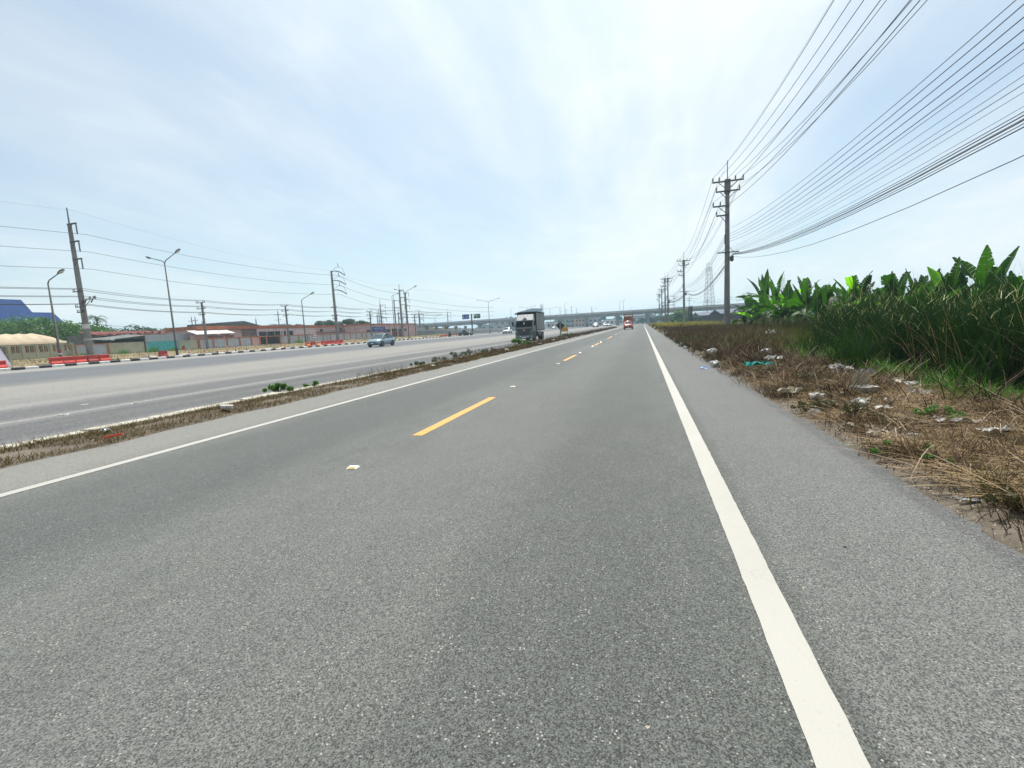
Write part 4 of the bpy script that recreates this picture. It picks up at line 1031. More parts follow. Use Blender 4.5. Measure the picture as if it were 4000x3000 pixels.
# --- grey panel, cream walls, turquoise gate
def plain_wall(px0, px1, ty0, ty1, m, label, posts=None, cap=None, frame=None):
    a, b = onX(px0, ty0, X), onX(px1, ty1, X); zt = (a.z + b.z)/2
    r = empty('boundary_wall', (0, 0, 0))
    y0, y1 = a.y + 0.02, b.y - 0.02
    n = max(1, round((y1 - y0)/4.2))
    for k in range(n):
        s = (y1 - y0)/n; slab(r, 'panel', m, X, y0 + k*s + 0.012, y0 + (k + 1)*s - 0.012, 0.4, zt - 0.12)
    slab(r, 'coping', cap or m, X + 0.04, y0, y1, zt - 0.118, zt, 0.24)
    if frame:
        for yy in (y0 - 0.01, y1 + 0.01): 
            mb = MB(); mb.bb((X - 0.2, yy - 0.09, 0.4), (X + 0.06, yy + 0.09, zt + 0.02)); mb.build('post', frame, r)
    slab(r, 'footing', M_CONC, X + 0.35, y0, y1, 0.3, 0.86, 0.3)
    return tag(r, label, 'wall'), zt
plain_wall(291, 417, 1346, 1340, M_GREYP, 'grey rendered wall panel in a terracotta frame behind the tall transmission pole', cap=M_ORANGE, frame=M_ORANGE)
plain_wall(424, 562, 1341, 1334, M_CREAM, 'long plain cream wall between the grey panel and the turquoise gate')
ga, gb = onX(574, 1336, X), onX(696, 1331, X)
g = empty('sliding_gate', (0, 0, 0)); zt = (ga.z + gb.z)/2 - 0.05
for k in range(2):
    s = (gb.y - ga.y)/2; slab(g, 'gate_leaf', M_TURQ, X + 0.05, ga.y + k*s + 0.03, ga.y + (k + 1)*s - 0.03, 0.80, zt, 0.06)
for k in range(9):
    yy = ga.y + (gb.y - ga.y)*(k + 0.5)/9; mb = MB(); mb.bb((X + 0.052, yy - 0.03, 0.85), (X + 0.075, yy + 0.03, zt - 0.05)); mb.build('rib', M_TURQ, g)
slab(g, 'top_rail', M_TURQ, X + 0.09, ga.y, gb.y, zt + 0.002, zt + 0.10, 0.12); slab(g, 'track', M_CREAM, X + 0.25, ga.y, gb.y, 0.5, 0.795, 0.3)
tag(g, 'turquoise sheet metal sliding gate in the cream wall', 'gate')
w5, zt5 = plain_wall(700, 770, 1331, 1327, M_CREAM, 'short cream wall with a small pale green door beside the turquoise gate')
mb = MB(); p = onX(*ZB(1460, 910), X); mb.bb((X + 0.01, p.y - 0.5, p.z - 0.65), (X + 0.05, p.y + 0.5, p.z + 0.65)); d_ = mb.build('door', mat('pale_green_door', (0.33, 0.46, 0.38), (0.27, 0.38, 0.31), 0.6, 3), w5)
mb = MB(); mb.bb((X + 0.052, p.y + 0.32, p.z - 0.05), (X + 0.08, p.y + 0.40, p.z + 0.02)); mb.build('handle', M_STEEL, d_)
mb = MB(); p = onX(*ZB(1395, 918), X); mb.bb((X + 0.01, p.y - 0.18, p.z - 0.22), (X + 0.16, p.y + 0.18, p.z + 0.22)); mb.build('letter_box', M_RED, w5)
# --- terracotta framed panels
pw = empty('panel_wall', (0, 0, 0))
posts = [ZB(1665, 0)[0], ZB(1910, 0)[0], ZB(2150, 0)[0] - 1, 935, 981, ZC(722, 0)[0], ZC(838, 0)[0], 1093, 1131, 1166, 1200, 1261, 1290, 1319, 1343, 1367, 1390, 1412, 1431, 1450, 1465, 1484, 1500]
def topline(px): return 1329 - (px - 775)*(1329 - 1305)/(1400 - 775)
PYs = [onX(px, topline(px), X).y for px in posts]
ZT = 2.45
for i, (px, yv) in enumerate(zip(posts, PYs)):
    mb = MB(); mb.bb((X - 0.2, yv - 0.13, 0.4), (X + 0.09, yv + 0.13, ZT)); mb.build('post', M_ORANGE, pw)
    if i + 1 < len(posts):
        y1 = PYs[i + 1]
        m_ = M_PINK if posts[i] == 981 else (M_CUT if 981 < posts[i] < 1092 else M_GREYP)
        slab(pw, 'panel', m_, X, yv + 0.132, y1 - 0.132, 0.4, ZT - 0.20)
        slab(pw, 'coping', M_ORANGE, X + 0.06, yv + 0.132, y1 - 0.132, ZT - 0.198, ZT - 0.02, 0.24)
slab(pw, 'footing', M_CONC, X + 0.4, PYs[0], PYs[-1], 0.3, 0.90, 0.3)
tag(pw, 'long wall of pale grey panels between terracotta posts before the pink building', 'wall')
for k, (q, t_) in enumerate(((ZC(-10, 690), 'beside the lean-to'), (ZC(1590, 705), 'beside the single arm street lamp'), (ZD(350, 950), 'near the blue direction board'), (ZB(150, 825), 'on the long cream wall'))):
    p = onX(q[0], q[1], X + 0.1); e = empty('wall_floodlight', (X - 0.05, p.y, ZT - 0.05))
    if k == 3: e.location.z = 2.1
    mb = MB(); mb.tube([(0, 0, 0), (0.1, 0, 0.45), (0.35, -0.1, 0.6)], 0.025, 6); mb.build('bracket', M_GALV, e)
    mb = MB(); mb.loft([[Vector((0.3 + dx, dy - 0.1, 0.62 + dz)) for dx, dy, dz in pts] for pts in ([(0, -.08, -.04), (0, .08, -.04), (0, .08, .06), (0, -.08, .06)], [(.45, -.16, -.14), (.45, .16, -.14), (.45, .16, .02), (.45, -.16, .02)])]); mb.build('lamp_housing', M_WHITEW, e)
    tag(e, 'small white floodlight on a bent bracket over the wall ' + t_, 'floodlight')
# ---------------------------------------------------------------- buildings
def window(parent, X, y0, y1, z0, z1, m=None, mull=2, frame=M_PINKL, name='window'):
    w = slab(parent, name, frame, X + 0.05, y0, y1, z0, z1, 0.06)
    n = mull
    for k in range(n):
        s = (y1 - y0)/n; slab(w, 'pane', m or M_DGLASS, X + 0.075, y0 + k*s + 0.07, y0 + (k + 1)*s - 0.07, z0 + 0.07, z1 - 0.07, 0.02)
    return w
def rectX(q0, q1, X):
    a, b = onX(q0[0], q0[1], X), onX(q1[0], q1[1], X)
    return a.y, b.y, min(a.z, b.z), max(a.z, b.z)
# red-roofed workshop
XB = -84.0
r = empty('workshop_building', (0, 0, 0)); y0, y1 = onX(408, 1305, XB).y, onX(905, 1285, XB).y
ze = onX(640, 1296, XB).z
slab(r, 'wall', mat('eave_shade_wall', (0.13, 0.12, 0.11), (0.20, 0.19, 0.17), 0.9, 1.2), XB - 0.8, y0, y1, 0.5, ze - 0.1, 8)  # dark wall colour carries the shadow under the eave
mb = MB(); mb.add([(XB, y0 - 0.4, ze - 0.35), (XB, y1 + 0.3, ze - 0.35), (XB - 5.5, y1 + 0.3, ze + 0.42), (XB - 5.5, y0 - 0.4, ze + 0.42), (XB, y0 - 0.4, ze - 0.5), (XB, y1 + 0.3, ze - 0.5), (XB - 5.5, y1 + 0.3, ze + 0.27), (XB - 5.5, y0 - 0.4, ze + 0.27)], [(0, 1, 2, 3), (7, 6, 5, 4), (0, 4, 5, 1), (1, 5, 6, 2), (3, 2, 6, 7), (0, 3, 7, 4)])
rf = mb.build('roof', M_REDROOF, r)
ny = int((y1 - y0)/1.6)
for k in range(ny):
    yy = y0 + (y1 - y0)*(k + 0.5)/ny; mb = MB(); mb.bar((XB + 0.02, yy, ze - 0.33), (XB - 5.5, yy, ze + 0.44), 0.10, 0.08); mb.build('roof_rib', M_REDROOF, rf)
for k in range(9):
    q = ZB(130 + k*122, 690 - k*7); p = onX(q[0], q[1], XB + 0.1); mb = MB(); mb.bb((XB + 0.02, p.y - 0.14, p.z - 0.25), (XB + 0.22, p.y + 0.14, p.z + 0.05)); mb.build('gutter_bracket', M_STEEL, rf)
tag(r, 'long low workshop with a rust red sheet roof and walls coloured dark as eave shadow', 'building')
r = empty('metal_screen', (0, 0, 0)); a = rectX(ZB(735, 725), ZB(1640, 790), -76); n = 7
for k in range(n):
    s = (a[1] - a[0])/n; slab(r, 'sheet', M_STEELW, -76 - 0.01*(k % 2), a[0] + k*s + 0.01, a[0] + (k + 1)*s - 0.01, 0.6, a[3] + 0.25, 0.05)
slab(r, 'bottom_rail', M_ORANGE, -75.9, a[0], a[1], a[2] - 0.12, a[2], 0.06)
tag(r, 'pale grey metal sheet screen standing above the turquoise gate', 'screen')
r = empty('dark_shed', (0, 0, 0)); a = rectX(ZB(100, 760), ZB(725, 830), -77)
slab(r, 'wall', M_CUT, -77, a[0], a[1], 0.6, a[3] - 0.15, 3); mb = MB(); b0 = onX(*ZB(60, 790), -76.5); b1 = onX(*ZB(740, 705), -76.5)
mb.add([(-76.3, b0.y, b0.z), (-76.3, b1.y, b1.z), (-80.5, b1.y, b1.z + 0.3), (-80.5, b0.y, b0.z + 0.3), (-76.3, b0.y, b0.z - 0.12), (-76.3, b1.y, b1.z - 0.12), (-80.5, b1.y, b1.z + 0.18), (-80.5, b0.y, b0.z + 0.18)], [(0, 1, 2, 3), (7, 6, 5, 4), (0, 4, 5, 1), (1, 5, 6, 2), (3, 2, 6, 7), (0, 3, 7, 4)]); mb.build('roof', M_DARKROOF, r)
tag(r, 'dark open shed with a sloping edge behind the long cream wall', 'shed')
# pink building, three blocks
XP = -75.0
r = empty('pink_building', (0, 0, 0))
yL, yM, yR = onX(*ZC(-330, 700), XP).y, onX(*ZC(690, 700), XP).y, onX(*ZC(1690, 700), XP).y
zp0, zp1 = onX(*ZC(1200, 583), XP).z, onX(*ZC(1200, 533), XP).z
slab(r, 'wall', M_PINK, XP - 0.3, yL, yM, 0.5, zp0, 7.0); slab(r, 'wall', M_PINKL, XP, yM + 0.002, yR, 0.5, zp0, 7.3)
mb = MB(); mb.bb((XP - 7.4, yL - 0.1, zp0 + 0.002), (XP + 0.12, yR + 0.1, zp1)); mb.build('parapet', M_TERRA, r)
n = 11
for k in range(n + 1):
    yy = yM + (yR - yM)*k/n
    if k in (0, 4, 5, 7, 9, 11): mb = MB(); mb.bb((XP + 0.002, yy - 0.12, 0.6), (XP + 0.10, yy + 0.12, zp0)); mb.build('pilaster', M_PINKL, r)
a = rectX(ZC(712, 742), ZC(1112, 628), XP); window(r, XP, a[0], a[1], a[2], a[3], mull=3)
a = rectX(ZC(1142, 732), ZC(1300, 620), XP); window(r, XP, a[0], a[1], a[2], a[3], mull=2)
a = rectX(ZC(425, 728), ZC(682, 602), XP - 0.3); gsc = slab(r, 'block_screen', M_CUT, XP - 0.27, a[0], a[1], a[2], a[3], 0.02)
for iy in range(9):
    for iz in range(5):
        if (iy + iz) % 1 == 0:
            sy, sz = (a[1] - a[0])/9, (a[3] - a[2])/5
            mb = MB(); mb.bb((XP - 0.27, a[0] + iy*sy + 0.03, a[2] + iz*sz + 0.04), (XP - 0.18, a[0] + (iy + 0.62)*sy, a[2] + (iz + 0.7)*sz)); mb.build('block', M_PINK, gsc)
a = rectX(ZB(1640, 800), ZC(285, 760), XP + 2)
lt = slab(r, 'lean_to_wall', M_PINK, XP + 1.4, a[0] + 0.3, a[1] - 0.2, 0.5, onX(*ZC(100, 680), XP + 2).z, 1.3)
mb = MB(); b0, b1 = onX(*ZB(1630, 690), XP + 2), onX(*ZC(285, 622), XP + 2)
zz0 = b0.z; mb.add([(XP + 2, b0.y, zz0), (XP + 2, b1.y + 0.2, zz0 + 0.1), (XP - 0.25, b1.y + 0.2, zz0 + 0.85), (XP - 0.25, b0.y, zz0 + 0.75), (XP + 2, b0.y, zz0 - 0.1), (XP + 2, b1.y + 0.2, zz0), (XP - 0.25, b1.y + 0.2, zz0 + 0.75), (XP - 0.25, b0.y, zz0 + 0.65)], [(0, 1, 2, 3), (7, 6, 5, 4), (0, 4, 5, 1), (1, 5, 6, 2), (3, 2, 6, 7), (0, 3, 7, 4)]); mb.build('lean_to_roof', M_WHITEW, r)
for q0, q1 in ((ZB(1815, 780), ZB(1945, 712)), (ZB(1955, 778), ZB(2085, 708)), (ZC(135, 765), ZC(275, 700))):
    a = rectX(q0, q1, XP + 1.4); g_ = slab(lt, 'block_screen', mat('mauve_blocks', (0.30, 0.17, 0.18), (0.24, 0.13, 0.14), 0.9, 4), XP + 1.45, a[0], a[1], a[2], a[3], 0.06)
tag(r, 'single storey pink building with an orange parapet, dark shop windows and a lean-to', 'building')
# set-back block with pipes
XS = -80.0; r = empty('pink_warehouse', (0, 0, 0)); y0, y1 = yR - 1.0, onX(*ZD(640, 800), XS).y
zs = onX(1330, 1278, XS).z
slab(r, 'wall', M_PINK, XS, y0, y1 + 6, 0.5, zs, 9); mb = MB(); mb.bb((XS - 9.1, y0 - 0.05, zs + 0.002), (XS + 0.12, y1 + 6, zs + 0.55)); mb.build('parapet', M_TERRA, r)
for q, rr in (((ZC(1700, 665), ZD(290, 910)), 0.10), ((ZC(1700, 640), ZD(160, 880)), 0.06)):
    a, b = onX(*q[0], XS), onX(*q[1], XS); mb = MB(); mb.tube([(XS + 0.3, a.y, a.z), (XS + 0.3, b.y, b.z)], rr, 6); mb.build('pipe', M_STEEL, r)
for q in (ZC(1785, 620), ZC(2120, 600), ZD(275, 850), ZD(20, 830)):
    p = onX(*q, XS); mb = MB(); mb.bb((XS + 0.002, p.y - 0.35, p.z - 0.35), (XS + 0.4, p.y + 0.35, p.z + 0.35)); mb.build('air_conditioner', M_STEEL, r)
tag(r, 'set back pink warehouse wall with pipes and air conditioners under an orange edge', 'building')
# end block with maroon shutters
XE = -73.0; r = empty('pink_shophouse', (0, 0, 0)); y0, y1 = onX(*ZD(500, 900), XE).y, onX(*ZD(1758, 900), XE).y
zs = onX(*ZD(1000, 752), XE).z; slab(r, 'wall', M_PINK, XE, y0, y1, 0.5, zs, 10)
mb = MB(); mb.bb((XE - 10.1, y0 - 0.1, zs + 0.002), (XE + 0.15, y1 + 0.1, onX(*ZD(1000, 718), XE).z)); mb.build('parapet', M_TERRA, r)
a = rectX(ZD(510, 962), ZD(1095, 850), XE); window(r, XE, a[0], a[1], a[2], a[3], mull=5)
for x0, x1 in ((1130, 1270), (1282, 1405)):
    a = rectX(ZD(x0, 1020), ZD(x1, 842), XE); d_ = slab(r, 'roller_door', M_MAROON, XE + 0.06, a[0], a[1], 0.6, a[3] - (a[3] - a[2])*0.35, 0.05)
    for k in range(6): 
        zz_ = 0.8 + k*0.35
        if zz_ < a[3] - (a[3] - a[2])*0.40: slab(d_, 'slat', M_MAROON, XE + 0.085, a[0] + 0.05, a[1] - 0.05, zz_, zz_ + 0.2, 0.02)
    slab(r, 'transom', M_DGLASS, XE + 0.06, a[0], a[1], a[3] - (a[3] - a[2])*0.34, a[3], 0.05)
for x in (1112, 1276, 1415): 
    p = onX(*ZD(x, 900), XE); mb = MB(); mb.bb((XE + 0.002, p.y - 0.2, 0.5), (XE + 0.25, p.y + 0.2, zs - 0.02)); mb.build('pilaster', M_PINKL, r)
a = rectX(ZD(1428, 905), ZD(1495, 840), XE); slab(r, 'vent', M_STEEL, XE + 0.06, a[0], a[1], a[2], a[3], 0.05)
for x in (1520, 1570, 1640, 1700):
    p = onX(*ZD(x, 900), XE); mb = MB(); mb.bb((XE + 0.002, p.y - 0.06, 0.6), (XE + 0.06, p.y + 0.06, zs - 0.05)); mb.build('pilaster', M_PINKL, r)
tag(r, 'pink corner building with maroon roller doors and a blank ribbed end wall', 'building')
# dark roofed hall behind
r = empty('dark_roof_hall', (0, 0, 0)); XH = -105.0; a = rectX(ZB(1975, 570), ZC(640, 545), XH); zt = onX(*ZC(300, 480), XH).z
slab(r, 'wall', mat('grey_hall_wall', (0.33, 0.33, 0.30), (0.24, 0.24, 0.22), 0.9, 0.6), XH, a[0], a[1], 0.5, onX(*ZC(100, 520), XH).z, 8)
mb = MB(); ym = a[0]*0.3 + a[1]*0.7; zw = onX(*ZC(100, 520), XH).z; mb.prism([(a[0] - 1, zw - 0.1), (a[0] - 1, zw + 0.35), (a[0]*0.5 + a[1]*0.5, zt + 0.2), (ym, zt + 0.3), (a[1] + 2, zw - 0.4)], 9.0, 'x', XH - 8.6); mb.build('roof', M_DARKROOF, r)
tag(r, 'dark weathered roof of a hall showing above the red roofed workshop', 'building')
# blue-roofed house
def gable(parent, p, wx, wy, hz, rise, m, over=0.6, rz=0.0):
    mb = MB(); hx, hy = wx/2 + over, wy/2 + over
    V = [(-hx, -hy, 0), (hx, -hy, 0), (hx, hy, 0), (-hx, hy, 0), (0, -hy, rise), (0, hy, rise)]
    q = Matrix.Rotation(rz, 3, 'Z'); t_ = 0.18
    vs = [q @ Vector(v) + Vector(p) for v in V] + [q @ Vector((v[0], v[1], v[2] - t_)) + Vector(p) for v in V]
    mb.add(vs, [(0, 4, 5, 3), (1, 2, 5, 4), (6, 9, 11, 10), (7, 10, 11, 8), (0, 3, 9, 6), (2, 1, 7, 8), (0, 6, 10, 4), (4, 10, 7, 1), (3, 5, 11, 9), (5, 2, 8, 11)])
    return mb.build('roof', m, parent)
def house(loc, wx, wy, h, rise, rm, wm, label, rz=0.0, cat='house', name='house', wins=3):
    r = empty(name, loc, rz)
    mb = MB(); mb.bb((-wx/2, -wy/2, -0.3), (wx/2, wy/2, h)); mb.build('wall', wm, r)
    for s in (-1, 1):
        mb = MB(); mb.prism([(-wx/2, h), (wx/2, h), (0, h + rise*0.92)], 0.1, 'y', s*(wy/2) - (0.1 if s > 0 else 0)); mb.build('gable', wm, r)
    gable(r, (0, 0, h + 0.05), wx, wy, h, rise, rm)
    for k in range(wins):
        yy = -wy/2 + wy*(k + 0.5)/wins; w = slab(r, 'window', M_WHITEW, wx/2 + 0.04, yy - 0.7, yy + 0.7, h*0.35, h*0.78, 0.06); slab(w, 'pane', M_DGLASS, wx/2 + 0.06, yy - 0.6, yy + 0.6, h*0.38, h*0.75, 0.03)
    return tag(r, label, cat)
p = atD(80, 1170, 118); house((p.x, p.y - 13.5, 0.6), 12, 26, p.z - 0.7 - 6.5, 6.5, M_BLUEROOF, M_WHITEW, 'large house with a bright blue pitched metal roof above the trees')
p = atD(205, 1220, 105); house((p.x, p.y - 8, 0.6), 7, 15, p.z - 0.7 - 3.2, 3.2, M_BLUEROOF, mat('brown_gable', (0.06, 0.035, 0.025), (0.045, 0.03, 0.02), 0.9, 1), 'smaller house with a dark gable and navy roof behind the leafy trees')
# tent
r = empty('canopy_tent', (0, 0, 0)); XT = -71.5
a, b = onX(*ZA(-260, 1060), XT), onX(*ZA(1075, 1040), XT); ze = onX(*ZA(400, 1065), XT).z; zr = onX(*ZA(500, 925), XT - 2.5).z
rings = []; n = 26
for i in range(n + 1):
    s = i/n; yy = a.y + (b.y - a.y)*s; dip = 0.06*math.cos(s*n*math.pi/2.0)
    end = min(1, max(0, (1 - s)/0.16)); zc = ze + (zr - ze)*(0.18 + 0.82*min(1, end))
    rings.append([Vector((XT + 0.1, yy, ze - 0.30)), Vector((XT, yy, ze)), Vector((XT - 1.3, yy, ze + (zc - ze)*0.72 + dip)), Vector((XT - 3.2, yy, zc + dip)), Vector((XT - 5.1, yy, ze + (zc - ze)*0.72 + dip)), Vector((XT - 6.4, yy, ze)), Vector((XT - 6.5, yy, ze - 0.30))])
mb = MB(); mb.loft(rings, cap=False, closed=False); o = mb.build('canopy', M_TENT, r, smooth=True, fix=True)
for i in range(0, n + 1, 5):
    for xx in (XT - 0.1, XT - 6.3):
        mb = MB(); mb.tube([(xx, rings[i][0].y, 0.5), (xx, rings[i][0].y, ze)], 0.05, 6); mb.build('post', M_GALV, r)
tag(r, 'long beige cloth canopy tent behind the cream garden fence', 'tent')
# ---------------------------------------------------------------- trees
def leaves(cs, rad, n, size, m, name, parent, flat=0.6, squash=1.0):
    """leaf-sized quads through clumps cs (k,3) with radii rad (k,)"""
    cs = np.asarray(cs, float); rad = np.asarray(rad, float)
    w = rad**2; i = rng.choice(len(cs), n, p=w/w.sum())
    d = rng.normal(size=(n, 3)); d /= np.linalg.norm(d, axis=1, keepdims=True)
    r_ = rng.uniform(0.35, 1.05, n)**0.6
    c = cs[i] + d*(rad[i]*r_)[:, None]*np.array([1, 1, squash])
    u = rng.normal(size=(n, 3)); u /= np.linalg.norm(u, axis=1, keepdims=True)
    nn = rng.normal(size=(n, 3))*flat + np.array([0, 0, 1.0]); v = np.cross(nn, u); v /= np.linalg.norm(v, axis=1, keepdims=True) + 1e-9
    s = (size*rng.uniform(0.6, 1.4, n))[:, None]
    V = np.stack([c - u*s*0.5, c - v*s*0.28, c + u*s*0.5, c + v*s*0.28], 1)
    return quads(name, V, m, parent)
M_BARK = mat('bark', (0.09, 0.065, 0.045), (0.055, 0.04, 0.03), 0.95, 5, bump=0.4)
M_LEAF = leafmat('tree_leaf', (0.030, 0.085, 0.014), (0.085, 0.185, 0.030), 0.35, (1.3, 1.5, 0.5))
M_LEAFD = leafmat('dark_tree_leaf', (0.012, 0.040, 0.012), (0.032, 0.075, 0.020), 0.28, (1.2, 1.4, 0.6))
M_LEAFT = leafmat('teal_tree_leaf', (0.035, 0.10, 0.045), (0.07, 0.15, 0.06), 0.3, (1.1, 1.3, 0.7))
def tree(loc, H, rx, rz, n, size, m, label, k=14, trunk=0.16, flatc=0.45, name='tree', cat='tree', group=None, base=0.45, squash=0.7):
    r = empty(name, loc)
    cs, rad = [], []
    for j in range(k):
        a = rng.uniform(0, 6.28); q = math.sqrt(rng.uniform(0, 1)); zc = H - rz + rz*rng.uniform(-0.85, 0.75)*(1 - 0.5*q)
        cs.append((rx*0.78*q*math.cos(a), rx*0.78*q*math.sin(a), zc)); rad.append(rng.uniform(0.28, 0.5)*min(rx, rz*1.6))
    pts = [(0, 0, -0.3), (0.08*rx, 0, H*base*0.5), (0, 0.05*rx, H*base)]
    mb = MB(); mb.tube(pts, [trunk*1.3, trunk, trunk*0.8], 8); tr = mb.build('trunk', M_BARK, r, smooth=True)
    mb = MB()
    for c in cs[:8]:
        c = Vector(c); mb.tube([pts[2], Vector(pts[2]).lerp(c, 0.5) + Vector((0, 0, 0.15*rz)), c], [trunk*0.6, trunk*0.4, trunk*0.12], 5)
    mb.build('limbs', M_BARK, tr)
    leaves(cs, rad, n, size, m, 'crown', r, 0.7, squash)
    return tag(r, label, cat, group)
gt = 'trees behind the garden fence'
for px, ty, dep, rx, lab in ((-40, 1262, 88, 6.0, 'broad leafy green tree overhanging the beige tent below the big blue roof'), (75, 1228, 90, 5.8, 'feathery light green tree rising in front of the blue roof corner'), (175, 1236, 88, 5.6, 'dense green tree with drooping boughs beside the banded street lamp'), (270, 1246, 84, 5.2, 'green tree with low hanging boughs next to the transmission pole'), (330, 1262, 90, 4.6, 'bushy green tree half hidden behind the transmission pole')):
    t_ = atD(px, ty, dep); tree((t_.x, t_.y, 0.6), t_.z - 0.6, rx, (t_.z - 0.6)*0.42, 5200, 0.42, M_LEAF, lab, k=22, group=gt)
t_ = atD(450, 1258, 125); tree((t_.x, t_.y, 0.6), t_.z - 0.6, 8.5, 4.2, 6500, 0.5, M_LEAFD, 'dark glossy leaved tree with a domed crown behind the workshop roof', k=24)
t_ = atD(400, 1265, 120); tree((t_.x, t_.y, 0.6), t_.z - 0.6, 4.5, 3.6, 3000, 0.5, M_LEAFD, 'smaller dark tree beside the palm behind the workshop', k=14)
t_ = atD(600, 1272, 150); tree((t_.x, t_.y, 0.6), t_.z - 0.6, 4.8, 2.2, 2600, 0.55, M_LEAFT, 'pale green tree peeping over the red roof ridge', k=14)
t_ = atD(650, 1280, 155); tree((t_.x, t_.y, 0.6), t_.z - 0.6, 5.2, 1.8, 2000, 0.5, M_LEAFT, 'low pale green treetop beside the tall double arm lamp', k=12)
def umbrella(px, ty, dep, rx, lab, n=3200):
    t_ = atD(px, ty, dep); H = t_.z - 0.6; r = empty('rain_tree', (t_.x, t_.y, 0.6))
    mb = MB(); mb.tube([(0, 0, -0.3), (0.2, 0, H*0.35), (0, 0, H*0.55)], [0.35, 0.28, 0.24], 8); tr = mb.build('trunk', M_BARK, r, smooth=True)
    cs, rad = [], []; mb = MB()
    for j in range(15):
        a = rng.uniform(0, 6.28); q = math.sqrt(rng.uniform(0.05, 1)); c = Vector((rx*q*math.cos(a), rx*q*math.sin(a), H - 0.9 - 1.9*q*q + rng.uniform(-0.4, 0.3)))
        cs.append(c); rad.append(rng.uniform(1.1, 1.9)); mb.tube([(0, 0, H*0.5), Vector((0, 0, H*0.5)).lerp(c, 0.55), c], [0.18, 0.11, 0.04], 5)
    mb.build('limbs', M_BARK, tr); leaves(cs, rad, n, 0.5, M_LEAFD, 'crown', r, 0.6, 0.42)
    return tag(r, lab, 'tree', 'umbrella shaped trees behind the pink buildings')
umbrella(1268, 1249, 150, 5.0, 'umbrella shaped tree left of the strain insulator pole, above the pink warehouse')
umbrella(1350, 1241, 155, 4.6, 'umbrella shaped tree with gaps in its crown right behind the transmission pole')
umbrella(1405, 1250, 160, 4.4, 'lower umbrella tree trailing down towards the pink shophouse roof')
umbrella(1085, 1256, 170, 3.6, 'sparse umbrella treetop behind the pink parapet beside a far pole', 1300)
umbrella(1140, 1258, 175, 3.8, 'dark flat treetop just above the orange parapet', 1600)
# palm
def palm(px, ty, dep, label):
    t_ = atD(px, ty, dep); H = t_.z - 0.6 - 0.8; r = empty('palm_tree', (t_.x, t_.y, 0.6))
    mb = MB(); mb.tube([(0, 0, -0.3), (0.1, 0, H*0.5), (0, 0, H)], [0.22, 0.17, 0.14], 8); mb.build('trunk', M_BARK, r, smooth=True)
    for j in range(14):
        a = j*2.4; e0 = R(rng.uniform(20, 80)); e1 = R(rng.uniform(-85, -40)); L = 2.6; p = Vector((0, 0, H)); pts = [p.copy()]
        for s in range(9):
            e = e0 + (e1 - e0)*s/8; p = p + Vector((math.cos(a)*math.cos(e), math.sin(a)*math.cos(e), math.sin(e)))*L/9; pts.append(p.copy())
        mb = MB(); sd_ = Vector((-math.sin(a), math.cos(a), 0))
        for s in range(9):
            for sg in (-1, 1):
                w_ = 0.55*math.sin(math.pi*(0.12 + 0.8*s/9)); q0 = pts[s]; q1 = pts[s + 1]; o_ = sd_*sg*w_ + (q1 - q0)*0.9 - Vector((0, 0, 0.25*w_))
                mb.add([q0, q0.lerp(q1, 0.45), q0.lerp(q1, 0.45) + o_, q0 + o_*0.9], [(0, 1, 2, 3)])
        mb.build('frond', M_LEAFD, r, fix=False)
    return tag(r, label, 'palm tree')
palm(375, 1232, 100, 'small palm with drooping dark fronds between the transmission pole and the workshop')
# far poles poking over the roofs
gF = 'distant utility poles behind the buildings'
for px, ty, dep, lab in ((747, 1240, 170, 'twin armed distant pole behind the red roof, first of a pair'), (761, 1238, 172, 'twin armed distant pole behind the red roof, second of a pair'), (789, 1256, 160, 'short distant pole with a coiled cable behind the red roof'), (943, 1254, 170, 'low distant pole over the dark hall roof'), (999, 1247, 150, 'bare distant post at the corner of the pink parapet'), (1084, 1215, 165, 'distant pole with two wide curved crossarms above a sparse treetop')):
    t_ = atD(px, ty, dep); H = t_.z - 0.6
    small_pole((t_.x, t_.y, 0.6), H, [] if 'bare' in lab else [(H - 1.4, -1.6, 1.6, (-1.5, -.8, .8, 1.5)), (H - 3.2, -1.4, 1.4, (-1.2, 1.2))], lab, gF, 0.8, wb=0.4)
for i, (px, ty, dep, lab) in enumerate(((1473, 1228, 190, 'grey transmission pole far behind, just above the blue direction board'), (1484, 1187, 165, 'slim grey transmission pole standing behind the pink shophouse roof'), (1479, 1215, 230, 'faint distant transmission pole beside a slim grey one'), (1538, 1170, 160, 'grey transmission pole behind the roof, next to the spiked pole'), (1555, 1218, 175, 'thin pole with a crossarm showing over the roof of the pink shophouse'), (1635, 1222, 215, 'pale blue grey pole pair rising from the ramp'), (1638, 1226, 220, 'second of the pale blue grey pole pair rising from the ramp'), (1747, 1218, 260, 'hazy transmission pole beyond the chevron ramp'))):
    t_ = atD(px, ty, dep); H = t_.z
    r = empty('transmission_pole', (t_.x, t_.y, -0.1)); mb = MB(); shaft(mb, H, 0.55, 0.32, -0.5); mb.build('shaft', M_POLE, r)
    mb = MB(); mb.tube([(0, 0, H - 0.2), (0, 0, H + 1.8)], 0.06, 5); mb.build('earth_spike', M_STEEL, r)
    for k in range(3):
        z = H - 0.4 - 2.3*k; mb = MB(); mb.bb((0.1, -0.1, z - 0.07), (2.2, 0.1, z + 0.07)); mb.build('crossarm', M_STEEL, r); insulator(2.1, z, r, h=1.4, r=0.12, n=5, down=True)
    tag(r, lab, 'transmission pole', 'distant transmission poles')
